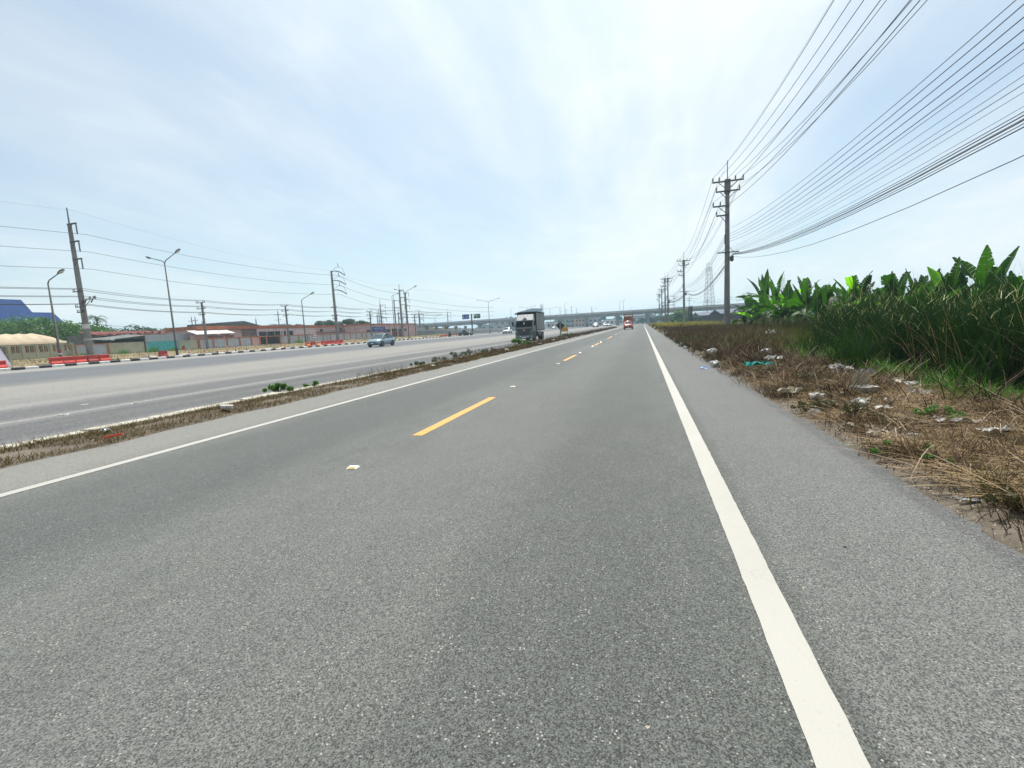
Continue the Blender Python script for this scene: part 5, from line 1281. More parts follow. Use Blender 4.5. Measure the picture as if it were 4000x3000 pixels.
# ================================================================ vehicles (built facing -Y, front bumper at y = 0)
def carpaint(name, c, metal=0.35, rough=0.28):
    m, t, b = nt(name)
    col = nmix(t, nramp(t, nnoise(t, 1.3, 4), 0.3, 0.7), c, tuple(x*0.88 for x in c)); t.links.new(col, b.inputs['Base Color'])
    b.inputs['Metallic'].default_value = metal; b.inputs['Roughness'].default_value = rough; b.inputs['Coat Weight'].default_value = 0.5; b.inputs['Coat Roughness'].default_value = 0.08
    return m
M_CGLASS = mat('car_glass', (0.02, 0.03, 0.035), (0.03, 0.045, 0.05), 0.06, 0.7, spec=0.7)
M_TYRE = mat('tyre_rubber', (0.018, 0.018, 0.018), (0.028, 0.027, 0.026), 0.85, 5); M_RIM = mat('wheel_rim', (0.35, 0.36, 0.37), (0.25, 0.26, 0.27), 0.35, 5, metal=0.7)
M_TRIM = mat('black_trim', (0.015, 0.015, 0.016), (0.025, 0.025, 0.026), 0.5, 4); M_LENS = mat('headlight_lens', (0.62, 0.66, 0.68), (0.45, 0.50, 0.53), 0.12, 6, spec=0.6); M_PLATE = mat('number_plate', (0.60, 0.60, 0.57), (0.5, 0.5, 0.48), 0.5, 5)
M_RLENS = mat('tail_lens', (0.35, 0.02, 0.02), (0.25, 0.015, 0.015), 0.2, 5)
def wheel(parent, x, y, r, w=0.2, rim=True):
    mb = MB(); s = 1 if x > 0 else -1
    mb.tube([(x - s*w, y, r), (x - s*w*0.9, y, r), (x - s*0.02, y, r), (x, y, r)], [r*0.9, r, r, r*0.88], 20); o = mb.build('wheel', M_TYRE, parent)
    mb = MB(); mb.tube([(x - s*0.03, y, r), (x + s*0.006, y, r)], r*0.62, 16); rm = mb.build('rim', M_RIM, o)
    mb = MB()
    for k in range(5):
        a = k*2*math.pi/5; a2 = a + 0.35; mb.add([(x + s*0.009, y + r*0.2*math.cos(a), r + r*0.2*math.sin(a)), (x + s*0.009, y + r*0.55*math.cos(a - 0.25), r + r*0.55*math.sin(a - 0.25)), (x + s*0.009, y + r*0.55*math.cos(a + 0.25), r + r*0.55*math.sin(a + 0.25))], [(0, 1, 2)])
    mb.build('spoke_gaps', M_TRIM, o, fix=False)
def ring12(y, zb, zt, hw):
    zm = zb + (zt - zb)*0.55
    pts = [(-hw*0.80, zb), (hw*0.80, zb), (hw*0.95, zb + 0.06), (hw, zm), (hw*0.97, zt - 0.10), (hw*0.88, zt - 0.02), (hw*0.45, zt + 0.02), (-hw*0.45, zt + 0.02), (-hw*0.88, zt - 0.02), (-hw*0.97, zt - 0.10), (-hw, zm), (-hw*0.95, zb + 0.06)]
    return [Vector((x, y, z)) for x, z in pts]
def car(loc, rz, label, paint, kind='sedan', scale=1.0, name='car', cat='car'):
    r = empty(name, loc, rz); r.scale = (scale,)*3
    if kind == 'sedan':
        st = [(0.0, .36, .60, .60), (.10, .24, .70, .76), (.45, .20, .84, .83), (1.2, .18, .95, .86), (2.2, .18, .95, .865), (3.4, .18, 1.0, .86), (4.0, .22, 1.06, .83), (4.32, .32, 1.0, .76), (4.42, .46, .85, .66)]
        cb = [(1.05, .95, .96), (1.92, .93, 1.42), (2.5, .93, 1.475), (3.05, .95, 1.44), (3.88, 1.02, 1.05)]; wy = (.85, 3.42); wr = .315; L = 4.42; roof = (1.88, 3.08)
    elif kind == 'hatch':
        st = [(0.0, .40, .66, .60), (.10, .28, .80, .76), (.4, .22, .95, .84), (.95, .20, 1.05, .86), (2.2, .20, 1.05, .865), (3.6, .22, 1.08, .85), (4.0, .30, 1.05, .80), (4.1, .45, .95, .74)]
        cb = [(.80, 1.04, 1.06), (1.6, 1.03, 1.58), (2.4, 1.03, 1.66), (3.5, 1.05, 1.60), (4.02, 1.05, 1.10)]; wy = (.8, 3.3); wr = .32; L = 4.1; roof = (1.55, 3.55)
    else:   # pickup
        st = [(0.0, .48, .80, .62), (.12, .34, .95, .80), (.5, .30, 1.08, .87), (1.3, .30, 1.14, .89), (2.6, .30, 1.12, .89), (4.9, .34, 1.10, .88), (5.1, .40, 1.08, .86)]
        cb = [(1.15, 1.12, 1.14), (1.85, 1.10, 1.66), (2.4, 1.10, 1.74), (3.1, 1.10, 1.70), (3.3, 1.10, 1.14)]; wy = (.95, 4.0); wr = .37; L = 5.1; roof = (1.82, 3.14)
    mb = MB(); mb.loft([ring12(*s) for s in st]); body = mb.build('body', paint, r, smooth=True)
    mb = MB(); rings = []
    for y, z0, z1 in cb:
        h = z1 - z0; t_ = 0.78 - 0.22*min(1, h/0.5); rings.append([Vector((-0.80, y, z0 - 0.06)), Vector((0.80, y, z0 - 0.06)), Vector((t_, y, z1)), Vector((-t_, y, z1))])
    mb.loft(rings); mb.build('windows', M_CGLASS, r, smooth=False)
    mb = MB(); rr = []
    for y, z0, z1 in cb:
        if roof[0] - 0.1 <= y <= roof[1] + 0.1: rr.append([Vector((-0.585, y, z1 + 0.002)), Vector((0.585, y, z1 + 0.002)), Vector((0.40, y, z1 + 0.04)), Vector((-0.40, y, z1 + 0.04))])
    mb.loft(rr); mb.build('roof', paint, r, smooth=True)
    for s in (-1, 1):
        for i in range(len(cb) - 1):
            y0, a0, b0 = cb[i]; y1, a1, b1 = cb[i + 1]
            t0 = 0.78 - 0.22*min(1, (b0 - a0)/0.5); t1 = 0.78 - 0.22*min(1, (b1 - a1)/0.5)
            mb = MB(); mb.bar((s*t0, y0, b0 + 0.005), (s*t1, y1, b1 + 0.005), 0.06, 0.05); mb.build('pillar', paint, r)
        ym = (cb[1][0] + cb[3][0])/2 + 0.05; mb = MB(); mb.bar((s*0.805, ym, cb[1][1] - 0.05), (s*0.60, ym, cb[2][2]), 0.09, 0.03); mb.build('pillar', M_TRIM, r)
        mb = MB(); mb.loft([[Vector((s*x, y, z)) for x, y, z in q] for q in ([(.86, cb[0][0] + .45, .98), (.86, cb[0][0] + .62, .98), (.86, cb[0][0] + .62, 1.08), (.86, cb[0][0] + .45, 1.08)], [(1.04, cb[0][0] + .48, .97), (1.04, cb[0][0] + .60, .97), (1.04, cb[0][0] + .60, 1.12), (1.04, cb[0][0] + .48, 1.12)])]); mb.build('mirror', paint, r)
        for y in wy:
            wheel(r, s*0.86, y, wr)
            mb = MB(); mb.tube([(s*0.78, y, wr), (s*(st[3][3] + 0.006), y, wr)], wr*1.17, 20); mb.build('wheel_arch', M_TRIM, r)
        y0, zb, zt, hw = st[1]; mb = MB(); mb.loft([[Vector((s*hw*.50, y0 - .07, zt - .13)), Vector((s*hw*.98, y0 + .05, zt - .10)), Vector((s*hw*1.0, y0 + .16, zt + .03)), Vector((s*hw*.56, y0 - .04, zt - .03))], [Vector((s*hw*.50, y0 + .2, zt - .13)), Vector((s*hw*.93, y0 + .3, zt - .10)), Vector((s*hw*.93, y0 + .35, zt + .0)), Vector((s*hw*.56, y0 + .2, zt - .03))]]); mb.build('headlight', M_LENS, r)
        mb = MB(); mb.bb((s*.52, L - .12, st[-2][2] - .25), (s*.78, L - .02, st[-2][2] - .06)); mb.build('tail_light', M_RLENS, r)
    z0 = st[0][1]
    mb = MB(); mb.loft([[Vector((-.66, .045, z0 - .08)), Vector((.66, .045, z0 - .08)), Vector((.52, -.03, z0 + .15)), Vector((-.52, -.03, z0 + .15))], [Vector((-.66, .2, z0 - .08)), Vector((.66, .2, z0 - .08)), Vector((.52, .2, z0 + .15)), Vector((-.52, .2, z0 + .15))]]); mb.build('lower_grille', M_TRIM, r)
    mb = MB(); mb.bb((-.35, -.02, z0 + .19), (.35, .1, z0 + .25)); mb.build('grille', M_TRIM, r)
    mb = MB(); mb.bb((-.2, -.055, z0 + .03), (.2, -.04, z0 + .14)); mb.build('number_plate', M_PLATE, r)
    return tag(r, label, cat)
P_SEDAN = carpaint('steel_blue_paint', (0.26, 0.36, 0.42), 0.4); P_WHITE = carpaint('pearl_white_paint', (0.60, 0.61, 0.58), 0.1); P_BLACK = carpaint('black_paint', (0.02, 0.02, 0.022), 0.2); P_RED = carpaint('orange_red_paint', (0.42, 0.05, 0.03), 0.1); P_GREY = carpaint('grey_paint', (0.16, 0.18, 0.20), 0.4)
q = G(1496, 1353.5); car((-32.1, 49.9, 0), R(3), 'silver blue sedan driving alone on the wide highway', P_SEDAN, 'sedan', 1.05)
car((-36.4, 122.0, 0), R(2), 'pearl white hatchback further along the highway, left of the parked truck', P_WHITE, 'hatch', 1.08)
p = atD(1842, 1302, 138); car((p.x, p.y, 0.0), R(65), 'black pickup parked by the far red barriers under the direction signs', P_BLACK, 'pickup', 1.0, 'pickup', 'pickup')
p = atD(2325, 1277, 205); car((p.x, p.y, 0), 0, 'dark grey van like car far along the highway before the overpass', P_GREY, 'hatch', 1.25)
for px, py, dep, k, lab in ((2366, 1274, 235, 'hatch', 'white car waiting far under the overpass'), (2381, 1273, 250, 'sedan', 'pale sedan beside the waiting white car under the overpass'), (2162, 1281, 262, 'sedan', 'small pale car parked by the shops just right of the truck'), (2178, 1281, 262, 'hatch', 'second small pale car parked by the shops under the overpass')):
    p = atD(px, py, dep); car((p.x, p.y, 0), R(10), lab, P_WHITE if k == 'hatch' else P_GREY, k, 1.1)
# --- red-orange pickup with a tall canvas cargo frame, coming along the near road
r = car((-2.72, 92.0, 0), 0, 'orange red pickup with a tall canvas cargo cage coming along the near road', P_RED, 'pickup', 0.97, 'cargo_pickup', 'pickup')
M_CANVAS = mat('rust_canvas', (0.26, 0.10, 0.045), (0.20, 0.075, 0.035), 0.9, 1.5); M_CAGE = mat('red_cage_paint', (0.30, 0.04, 0.025), (0.22, 0.03, 0.02), 0.6, 3)
for x in (-.86, .86):
    for y in (3.0, 4.0, 5.0): mb = MB(); mb.bb((x - .06, y - .05, .9), (x + .06, y + .05, 2.92)); mb.build('cage_post', M_CAGE, r)
    for z in (1.5, 2.1, 2.85): mb = MB(); mb.bb((x - .03, 3.05, z - .04), (x + .03, 4.95, z + .04)); mb.build('cage_rail', M_CAGE, r)
    mb = MB(); mb.bb((x*0.97 - .012, 3.06, 1.1), (x*0.97 + .012, 4.94, 2.8)); mb.build('canvas_side', M_CANVAS, r)
mb = MB(); mb.bb((-.72, 2.93, 1.55), (.72, 2.99, 2.62)); mb.build('canvas_front', M_CANVAS, r)
mb = MB(); mb.bb((-.92, 2.9, 2.94), (.92, 5.06, 3.04)); mb.build('cage_roof', M_CAGE, r)
mb = MB(); mb.bb((-.78, 2.90, 2.64), (.78, 2.97, 2.80)); mb.build('header_board', M_CREAMP if 'M_CREAMP' in globals() else M_PEACH if 'M_PEACH' in globals() else mat('pale_header', (0.60, 0.45, 0.32), (0.5, 0.38, 0.27), 0.6, 3), r)
# --- the parked box truck
r = empty('box_truck', (-11.72, 45.9, 0), R(1.5))
P_CAB = carpaint('cab_grey_green', (0.085, 0.125, 0.135), 0.2, 0.35); P_DEFL = carpaint('deflector_silver', (0.21, 0.23, 0.245), 0.05, 0.5)
W2 = 0.95
def sec(y, z0, z1, hw, top=1.0): return [Vector((-hw, y, z0)), Vector((hw, y, z0)), Vector((hw, y, (z0 + z1)/2)), Vector((hw*top, y, z1)), Vector((-hw*top, y, z1)), Vector((-hw, y, (z0 + z1)/2))]
mb = MB(); mb.loft([sec(0.10, .62, 1.38, W2*0.93), sec(0.18, .58, 1.44, W2), sec(1.55, .58, 1.44, W2)]); mb.build('cab_lower', P_CAB, r, bevel=0.015)
mb = MB(); mb.loft([[Vector((-W2, .16, 1.442)), Vector((W2, .16, 1.442)), Vector((W2, 1.55, 1.442)), Vector((-W2, 1.55, 1.442))], [Vector((-W2*.94, .42, 2.12)), Vector((W2*.94, .42, 2.12)), Vector((W2*.94, 1.55, 2.12)), Vector((-W2*.94, 1.55, 2.12))]]); cu = mb.build('cab_upper', P_CAB, r)
mb = MB(); mb.add([(-.86, .155, 1.48), (.86, .155, 1.48), (.82, .385, 2.06), (-.82, .385, 2.06), (-.86, .20, 1.48), (.86, .20, 1.48), (.82, .43, 2.06), (-.82, .43, 2.06)], [(0, 1, 2, 3), (7, 6, 5, 4), (0, 4, 5, 1), (1, 5, 6, 2), (2, 6, 7, 3), (3, 7, 4, 0)]); ws = mb.build('windscreen', mat('tinted_windscreen', (0.006, 0.007, 0.008), (0.010, 0.011, 0.012), 0.3, 1, spec=0.12), r)
for x0 in (-.55, .1): mb = MB(); mb.bar((x0, .14, 1.47), (x0 + .42, .215, 1.66), 0.03, 0.02); mb.build('wiper', M_TRIM, ws)
mb = MB(); mb.bb((-.07, .20, 1.72), (.05, .235, 1.92)); mb.build('hanging_sticker', M_PLATE, ws)
for s in (-1, 1):
    mb = MB(); mb.add([(s*(W2 + .004), .50, 1.50), (s*(W2 + .004), 1.30, 1.50), (s*(W2*.955 + .004), 1.30, 2.0), (s*(W2*.955 + .004), .62, 2.0)], [(0, 1, 2, 3)]); mb.build('side_window', M_CGLASS, r, fix=False)
    mb = MB(); mb.bar((s*.95, .25, 2.05), (s*1.16, .05, 1.98), .03, .03); mb.bar((s*.95, .22, 1.55), (s*1.16, .05, 1.60), .03, .03); mi = mb.build('mirror_arm', M_TRIM, r)
    mb = MB(); mb.bb((s*1.16 - .09, .0, 1.58), (s*1.16 + .09, .07, 2.0)); mb.build('mirror', M_TRIM, mi)
    mb = MB(); mb.loft([[Vector((s*x, y, z)) for x, y, z in q] for q in ([(.60, .02, .68), (.93, .05, .72), (.93, .07, .92), (.66, .04, .84)], [(.60, .2, .68), (.96, .2, .72), (.96, .2, .92), (.66, .2, .84)])]); mb.build('headlight', M_CGLASS, r)
    mb = MB(); mb.tube([(s*.40, -.02, .50), (s*.40, .06, .50)], .065, 12); mb.build('fog_light', M_LENS, r)
    mb = MB(); mb.tube([(s*.80, -.02, .50), (s*.80, .06, .50)], .055, 12); mb.build('indicator', mat('amber_lens', (0.75, 0.5, 0.35), (0.65, 0.4, 0.28), 0.2, 4), r)
    wheel(r, s*0.97, .95, .42, .26); wheel(r, s*0.99, 5.15, .42, .50)
    mb = MB(); mb.tube([(s*.80, .95, .46), (s*.985, .95, .46)], .54, 20); mb.build('wheel_arch', M_TRIM, r)
    mb = MB(); mb.bb((s*1.0, 5.72, .12), (s*.55, 5.76, .85)); mb.build('mud_flap', M_TRIM, r)
    for z in (.55, .75, .93): mb = MB(); mb.bb((s*.98, 2.2, z - .03), (s*.95, 4.4, z + .03)); mb.build('guard_rail', M_GALV, r)
    for y in (2.2, 3.3, 4.4): mb = MB(); mb.bb((s*.96 - .02, y - .02, .5), (s*.96 + .02, y + .02, 1.0)); mb.build('guard_post', M_GALV, r)
mb = MB(); mb.prism([(-.72, 1.28), (-.50, .62), (.50, .62), (.72, 1.28)], .10, 'y', .045); gr = mb.build('grille', M_TRIM, r)
for k in range(4): z = .74 + k*.13; mb = MB(); w_ = .54 + (z - .62)*.3; mb.bb((-w_, .03, z), (w_, .044, z + .035)); mb.build('grille_bar', P_CAB, gr)
mb = MB(); rr = []
for y, k in ((.045, 1.0), (.012, .95)): rr.append([Vector((.15*k*math.cos(a), y, 1.14 + .105*k*math.sin(a))) for a in [2*math.pi*j/20 for j in range(20)]])
mb.loft(rr); em = mb.build('emblem', mat('emblem_red', (0.35, 0.02, 0.03), (0.28, 0.02, 0.025), 0.3, 5), r)
mb = MB(); mb.bb((-.075, .004, 1.06), (-.045, .0115, 1.22)); mb.bb((.045, .004, 1.06), (.075, .0115, 1.22)); mb.bb((-.0445, .005, 1.125), (.0445, .0112, 1.155)); mb.build('emblem_mark', M_SIGNW if 'M_SIGNW' in globals() else M_PLATE, em)
mb = MB(); mb.loft([sec(.0, .30, .60, .86), sec(.06, .26, .62, .95), sec(.5, .26, .575, .95)]); mb.build('bumper', P_CAB, r, bevel=.01)
mb = MB(); mb.bb((-.24, -.02, .36), (.24, -.004, .47)); mb.build('number_plate', M_PLATE, r)
mb = MB(); mb.bb((-.66, .04, 1.30), (.66, .09, 1.365)); mb.build('chrome_strip', P_DEFL, r)
mb = MB(); mb.loft([[Vector((-.90, .44, 2.125)), Vector((.90, .44, 2.125)), Vector((.92, 1.5, 2.125)), Vector((-.92, 1.5, 2.125))], [Vector((-.80, 1.12, 2.72)), Vector((.80, 1.12, 2.72)), Vector((.84, 1.5, 2.76)), Vector((-.84, 1.5, 2.76))]]); de = mb.build('wind_deflector', P_DEFL, r, bevel=.03)
mb = MB(); mb.bb((-.25, .50, 2.20), (.25, .58, 2.255)); mb.build('deflector_vent', M_TRIM, de)
mb = MB(); mb.bb((-.12, .66, 2.33), (.12, .74, 2.40)); mb.build('deflector_badge', M_SIGNB if 'M_SIGNB' in globals() else M_TRIM, de)
for x in (-.55, -.2, .2, .55): mb = MB(); mb.tube([(x, 1.07, 2.66), (x, 1.02, 2.65)], .03, 8); mb.build('marker_lamp', M_TRIM, de)
mb = MB(); mb.bb((-.45, 1.6, .45), (.45, 6.0, .95)); mb.build('chassis', M_TRIM, r)
M_BOXD = mat('dark_tarp', (0.018, 0.018, 0.02), (0.03, 0.03, 0.032), 0.8, 2); M_RIBS = mat('pale_slat', (0.40, 0.44, 0.45), (0.30, 0.33, 0.34), 0.6, 3, dirt=(0.15, 0.15, 0.15))
mb = MB(); mb.bb((-.99, 1.66, 1.02), (.99, 6.35, 2.96)); bx = mb.build('cargo_box', M_BOXD, r, bevel=.02)
for s in (-1, 1):
    for k in range(14):
        y = 1.85 + k*.335
        mb = MB(); mb.bb((s*.992, y - .065, 1.10), (s*1.05, y + .065, 2.90)); mb.build('slat', M_RIBS, bx)
    for z in (1.06, 2.93): mb = MB(); mb.bb((s*.99, 1.66, z - .035), (s*1.07, 6.35, z + .035)); mb.build('side_rail', M_BOXD, bx)
for x in (-.95, .95): mb = MB(); mb.bb((x - .06, 1.60, 1.0), (x + .06, 1.655, 3.0)); mb.build('front_post', M_BOXD, bx)
mb = MB(); mb.bb((-1.02, 1.58, 2.962), (1.02, 6.4, 3.02)); mb.build('tarp_roof', M_BOXD, bx)
mb = MB(); mb.tube([(.85, 2.4, .62), (.85, 3.4, .62)], .24, 14); mb.build('fuel_tank', M_STEEL, r)
tag(r, 'grey cabbed box truck with a silver roof deflector and slatted sides parked by the median', 'truck')
# ================================================================ overpass, ramp and the far background
M_OVER = mat('overpass_concrete', (0.30, 0.31, 0.31), (0.22, 0.23, 0.235), 0.9, 0.25, dirt=(0.14, 0.145, 0.15), dscale=0.3)
M_PARA = mat('parapet_concrete', (0.42, 0.43, 0.43), (0.34, 0.35, 0.35), 0.9, 0.4, dirt=(0.22, 0.225, 0.23), dscale=0.4)
A_, B_ = atD(1687, 1263, 328), atD(2840, 1190, 255)
A_.z = B_.z = 0; dv = (B_ - A_).normalized(); nv = Vector((-dv.y, dv.x, 0))
def op(s, off, z): return A_ + dv*s + nv*off + Vector((0, 0, z))
Lov = (B_ - A_).length
r = empty('overpass', (0, 0, 0))
S0, S1 = -130, Lov + 190
def ztop(s): return 8.55 - 0.6*max(0, min(1, (60 - s)/150)) - 2.2*max(0, min(1, (-40 - s)/120))
ss = [S0 + (S1 - S0)*k/24 for k in range(25)]
def extr(name, m, prof):
    rings = [[op(s, o, ztop(s) + z) for o, z in prof] for s in ss]; mb = MB(); mb.loft(rings); return mb.build(name, m, r)
extr('deck', M_OVER, [(-5.2, -1.35), (5.2, -1.35), (5.2, -1.0), (-5.2, -1.0)])
extr('girder', M_OVER, [(-3.6, -2.85), (3.6, -2.85), (4.2, -1.352), (-4.2, -1.352)])
extr('parapet', M_PARA, [(-5.25, -1.0), (-4.95, -1.0), (-4.98, 0.0), (-5.22, 0.0)])
extr('parapet', M_PARA, [(4.95, -1.0), (5.25, -1.0), (5.22, 0.0), (4.98, 0.0)])
def s_at(px):   # where the view ray of a picture column meets the overpass axis
    d = D(px, 1250); n2 = Vector((dv.y, -dv.x, 0)); t_ = n2.dot(A_)/n2.dot(Vector((d.x, d.y, 0))); return (Vector((d.x*t_, d.y*t_, 0)) - A_).dot(dv)
for px in (1740, 1872, 1990, 2090, 2186, 2290, 2412, 2530, 2660, 2806, 2960):
    s = s_at(px); z = ztop(s) - 2.85
    mb = MB(); a = math.atan2(dv.y, dv.x); p = op(s, 0, 0)
    mb.box((p.x, p.y, z/2 - 0.2), (1.7, 2.2, z + 0.4 - 0.9), a); mb.build('pier', M_OVER, r)
    mb = MB(); mb.box((p.x, p.y, z - 0.34), (2.2, 7.2, 0.66), a); mb.build('pier_cap', M_OVER, r)
tag(r, 'long grey concrete overpass on single piers crossing beyond the roads', 'overpass')
for k, (px, ty, both, lab) in enumerate(((2418, 1178, 0, 'slim lamp post on the overpass, shorter of a pair'), (2432, 1172, 0, 'slim lamp post on the overpass, taller of a pair'), (2200, 1188, 0, 'slim lamp post standing on the overpass over the sign boards'), (2452, 1210, 1, 'bent lamp arm on the overpass above the red truck'), (2310, 1213, 1, 'short bent lamp on the overpass between hazy poles'), (1987, 1207, 0, 'slim lamp post behind the overpass above a tall tree'))):
    s = s_at(px); p = op(s, 4.6, ztop(s) - 0.9); t_ = atD(px, ty, (p.x*lin(0, 0, 1).x + p.y*lin(0, 0, 1).y)/1.0); H = max(1.5, t_.z - p.z)
    street_lamp(p, H, [(1.8 if both else 0.5, 0, 0.9 if both else 0.1)], lab, 'lamps on the overpass', r0=0.12)
# ramp
r = empty('ramp', (0, 0, 0))
rp = [(1560, 150, 3.3), (1700, 160, 3.1), (1800, 188, 2.6), (1900, 232, 2.2), (2000, 300, 1.9), (2110, 350, 1.2)]
pts = []
for px, dep, z in rp:
    p = atD(px, 1290, dep); pts.append(Vector((p.x, p.y, z)))
for i in range(len(pts) - 1):
    a, b = pts[i], pts[i + 1]; t_ = (b - a); t_.z = 0; n_ = Vector((-t_.y, t_.x, 0)).normalized()
    def seg(name, m, o0, o1, z0, z1a, z1b, bot=None):
        mb = MB(); rr = []
        for p, zt in ((a, z1a), (b, z1b)): rr.append([p.xy.to_3d() + n_*o0 + Vector((0, 0, z0 if bot is None else zt - bot)), p.xy.to_3d() + n_*o1 + Vector((0, 0, z0 if bot is None else zt - bot)), p.xy.to_3d() + n_*o1 + Vector((0, 0, zt)), p.xy.to_3d() + n_*o0 + Vector((0, 0, zt))])
        mb.loft(rr); mb.build(name, m, r)
    seg('retaining_wall', M_OVER, 0.0, 8.0, -0.3, a.z - 0.95, b.z - 0.95)
    seg('parapet', M_PARA, -0.05, 0.3, 0, a.z, b.z, 0.948); seg('parapet', M_PARA, 7.7, 8.05, 0, a.z + 0.1, b.z + 0.1, 1.048)
tag(r, 'curving concrete ramp with a pale parapet sweeping up beside the slip road', 'ramp')
M_CHEV = mat('chevron_black', (0.02, 0.02, 0.02), (0.03, 0.03, 0.03), 0.5, 3); M_CHEVY = mat('chevron_yellow', (0.65, 0.40, 0.04), (0.55, 0.34, 0.04), 0.5, 3)
for k, px in enumerate((1668, 1705, 1744, 1783, 1819)):
    dep = 148 + k*6.5; p = atD(px, 1290, dep); e = empty('chevron_sign', (p.x, p.y, 0.0), YAW)
    zc = atD(px, 1281 - 0.6*k, dep).z
    mb = MB(); mb.bb((-0.04, 0.02, -0.2), (0.04, 0.1, zc)); mb.build('post', M_GALV, e)
    mb = MB(); mb.bb((-0.5, -0.02, zc - 0.55), (0.5, 0.018, zc + 0.55)); mb.build('board', M_CHEV, e)
    mb = MB(); mb.prism([(0.30, zc + 0.45), (0.05, zc + 0.45), (-0.35, zc), (0.05, zc - 0.45), (0.30, zc - 0.45), (-0.08, zc)], 0.012, 'y', -0.034); mb.build('arrow_mark', M_CHEVY, e)
    tag(e, 'black and yellow chevron sign on a post before the ramp wall', 'chevron sign', 'chevron signs along the ramp')
# direction signs on one post
def board(parent, name, m, x0, x1, z0, z1, y=-0.08, th=0.05):
    mb = MB(); mb.bb((x0, y - th, z0), (x1, y, z1)); return mb.build(name, m, parent)
M_SIGNB = mat('sign_blue', (0.025, 0.06, 0.28), (0.02, 0.05, 0.23), 0.4, 1); M_SIGNG = mat('sign_green', (0.015, 0.13, 0.08), (0.012, 0.11, 0.07), 0.4, 1); M_SIGNW = mat('sign_white', (0.75, 0.76, 0.76), (0.68, 0.69, 0.69), 0.5, 4)
def arrow_up(parent, cx, cz, s, y, ang=0.0):
    poly = [(-.12, -1), (.12, -1), (.12, .2), (.45, .2), (0, 1), (-.45, .2), (-.12, .2)]
    c_, s_ = math.cos(ang), math.sin(ang)
    mb = MB(); mb.prism([(cx + s*(x*c_ - z*s_), cz + s*(x*s_ + z*c_)) for x, z in poly], 0.01, 'y', y - 0.01); mb.build('arrow_mark', M_SIGNW, parent)
def glyphs(parent, x0, x1, z, h, y, n, seed=0):
    """a line of small unreadable characters"""
    rr = random.Random(seed); mb = MB(); w = (x1 - x0)/n
    for k in range(n):
        x = x0 + k*w
        for q in range(2): mb.bb((x + rr.uniform(0, .3)*w, y - 0.01, z + rr.uniform(0, .5)*h), (x + rr.uniform(.45, .8)*w, y, z + rr.uniform(.6, 1.0)*h))
    return mb.build('lettering', M_SIGNW, parent)
dep = 150; p = atD(1846, 1300, dep); r = empty('direction_sign', (p.x, p.y, 0), YAW); s_ = dep/FPX
Zp = lambda px, py: atD(px, py, dep).z
mb = MB(); mb.tube([(0, 0, -0.3), (0, 0, Zp(1846, 1226))], [0.24, 0.20], 10); mb.build('post', M_LAMPP, r)
for py in (1230, 1242): mb = MB(); mb.bar((-1.0, 0, Zp(1846, py)), (1.0, 0, Zp(1846, py)), 0.12, 0.12); mb.build('arm', M_LAMPP, r)
zc0, zc1 = Zp(1820, 1247), Zp(1820, 1228.5)
bb_ = board(r, 'blue_board', M_SIGNB, -3.05, -0.80, zc0, zc1); arrow_up(bb_, -2.6, (zc0 + zc1)/2 - 0.25, 0.42, -0.135, R(45)); glyphs(bb_, -2.0, -1.0, zc0 + 0.2, 0.25, -0.135, 6, 1); glyphs(bb_, -2.1, -1.0, zc0 + 0.62, 0.3, -0.135, 5, 2); glyphs(bb_, -2.85, -2.4, zc1 - 0.45, 0.25, -0.135, 2, 3)
zc0, zc1 = Zp(1868, 1243.5), Zp(1868, 1226)
bg_ = board(r, 'green_board', M_SIGNG, 0.72, 2.85, zc0, zc1); arrow_up(bg_, 1.75, zc0 + 0.5, 0.4, -0.135); glyphs(bg_, 1.5, 2.6, zc1 - 0.55, 0.28, -0.135, 6, 4)
mb = MB(); mb.bb((0.85, -0.145, zc1 - 0.55), (1.3, -0.132, zc1 - 0.15)); mb.build('route_shield', M_SIGNW, bg_)
tag(r, 'dark post carrying a blue and a green overhead direction board', 'direction sign')
# blue board in front of the shophouse
q = onX(1478, 1289, -70.5); r = empty('direction_board', (-70.5, q.y, 0.6), YAW + R(30)); zc = q.z - 0.6
bb_ = board(r, 'board', M_SIGNB, -1.9, 1.9, zc - 0.85, zc + 0.85); glyphs(bb_, -1.5, 1.5, zc + 0.35, 0.22, -0.135, 14, 7); glyphs(bb_, -0.9, 0.2, zc - 0.15, 0.22, -0.135, 7, 8); glyphs(bb_, 0.5, 1.2, zc - 0.1, 0.25, -0.135, 3, 9); arrow_up(bb_, 0, zc - 0.55, 0.2, -0.135)
for x in (-1.3, 0, 1.3): mb = MB(); mb.bb((x - 0.06, -0.06, -0.3), (x + 0.06, 0.04, zc + 0.7)); mb.build('leg', M_GALV, r)
tag(r, 'wide blue direction board on three legs before the pink shophouse', 'direction board')

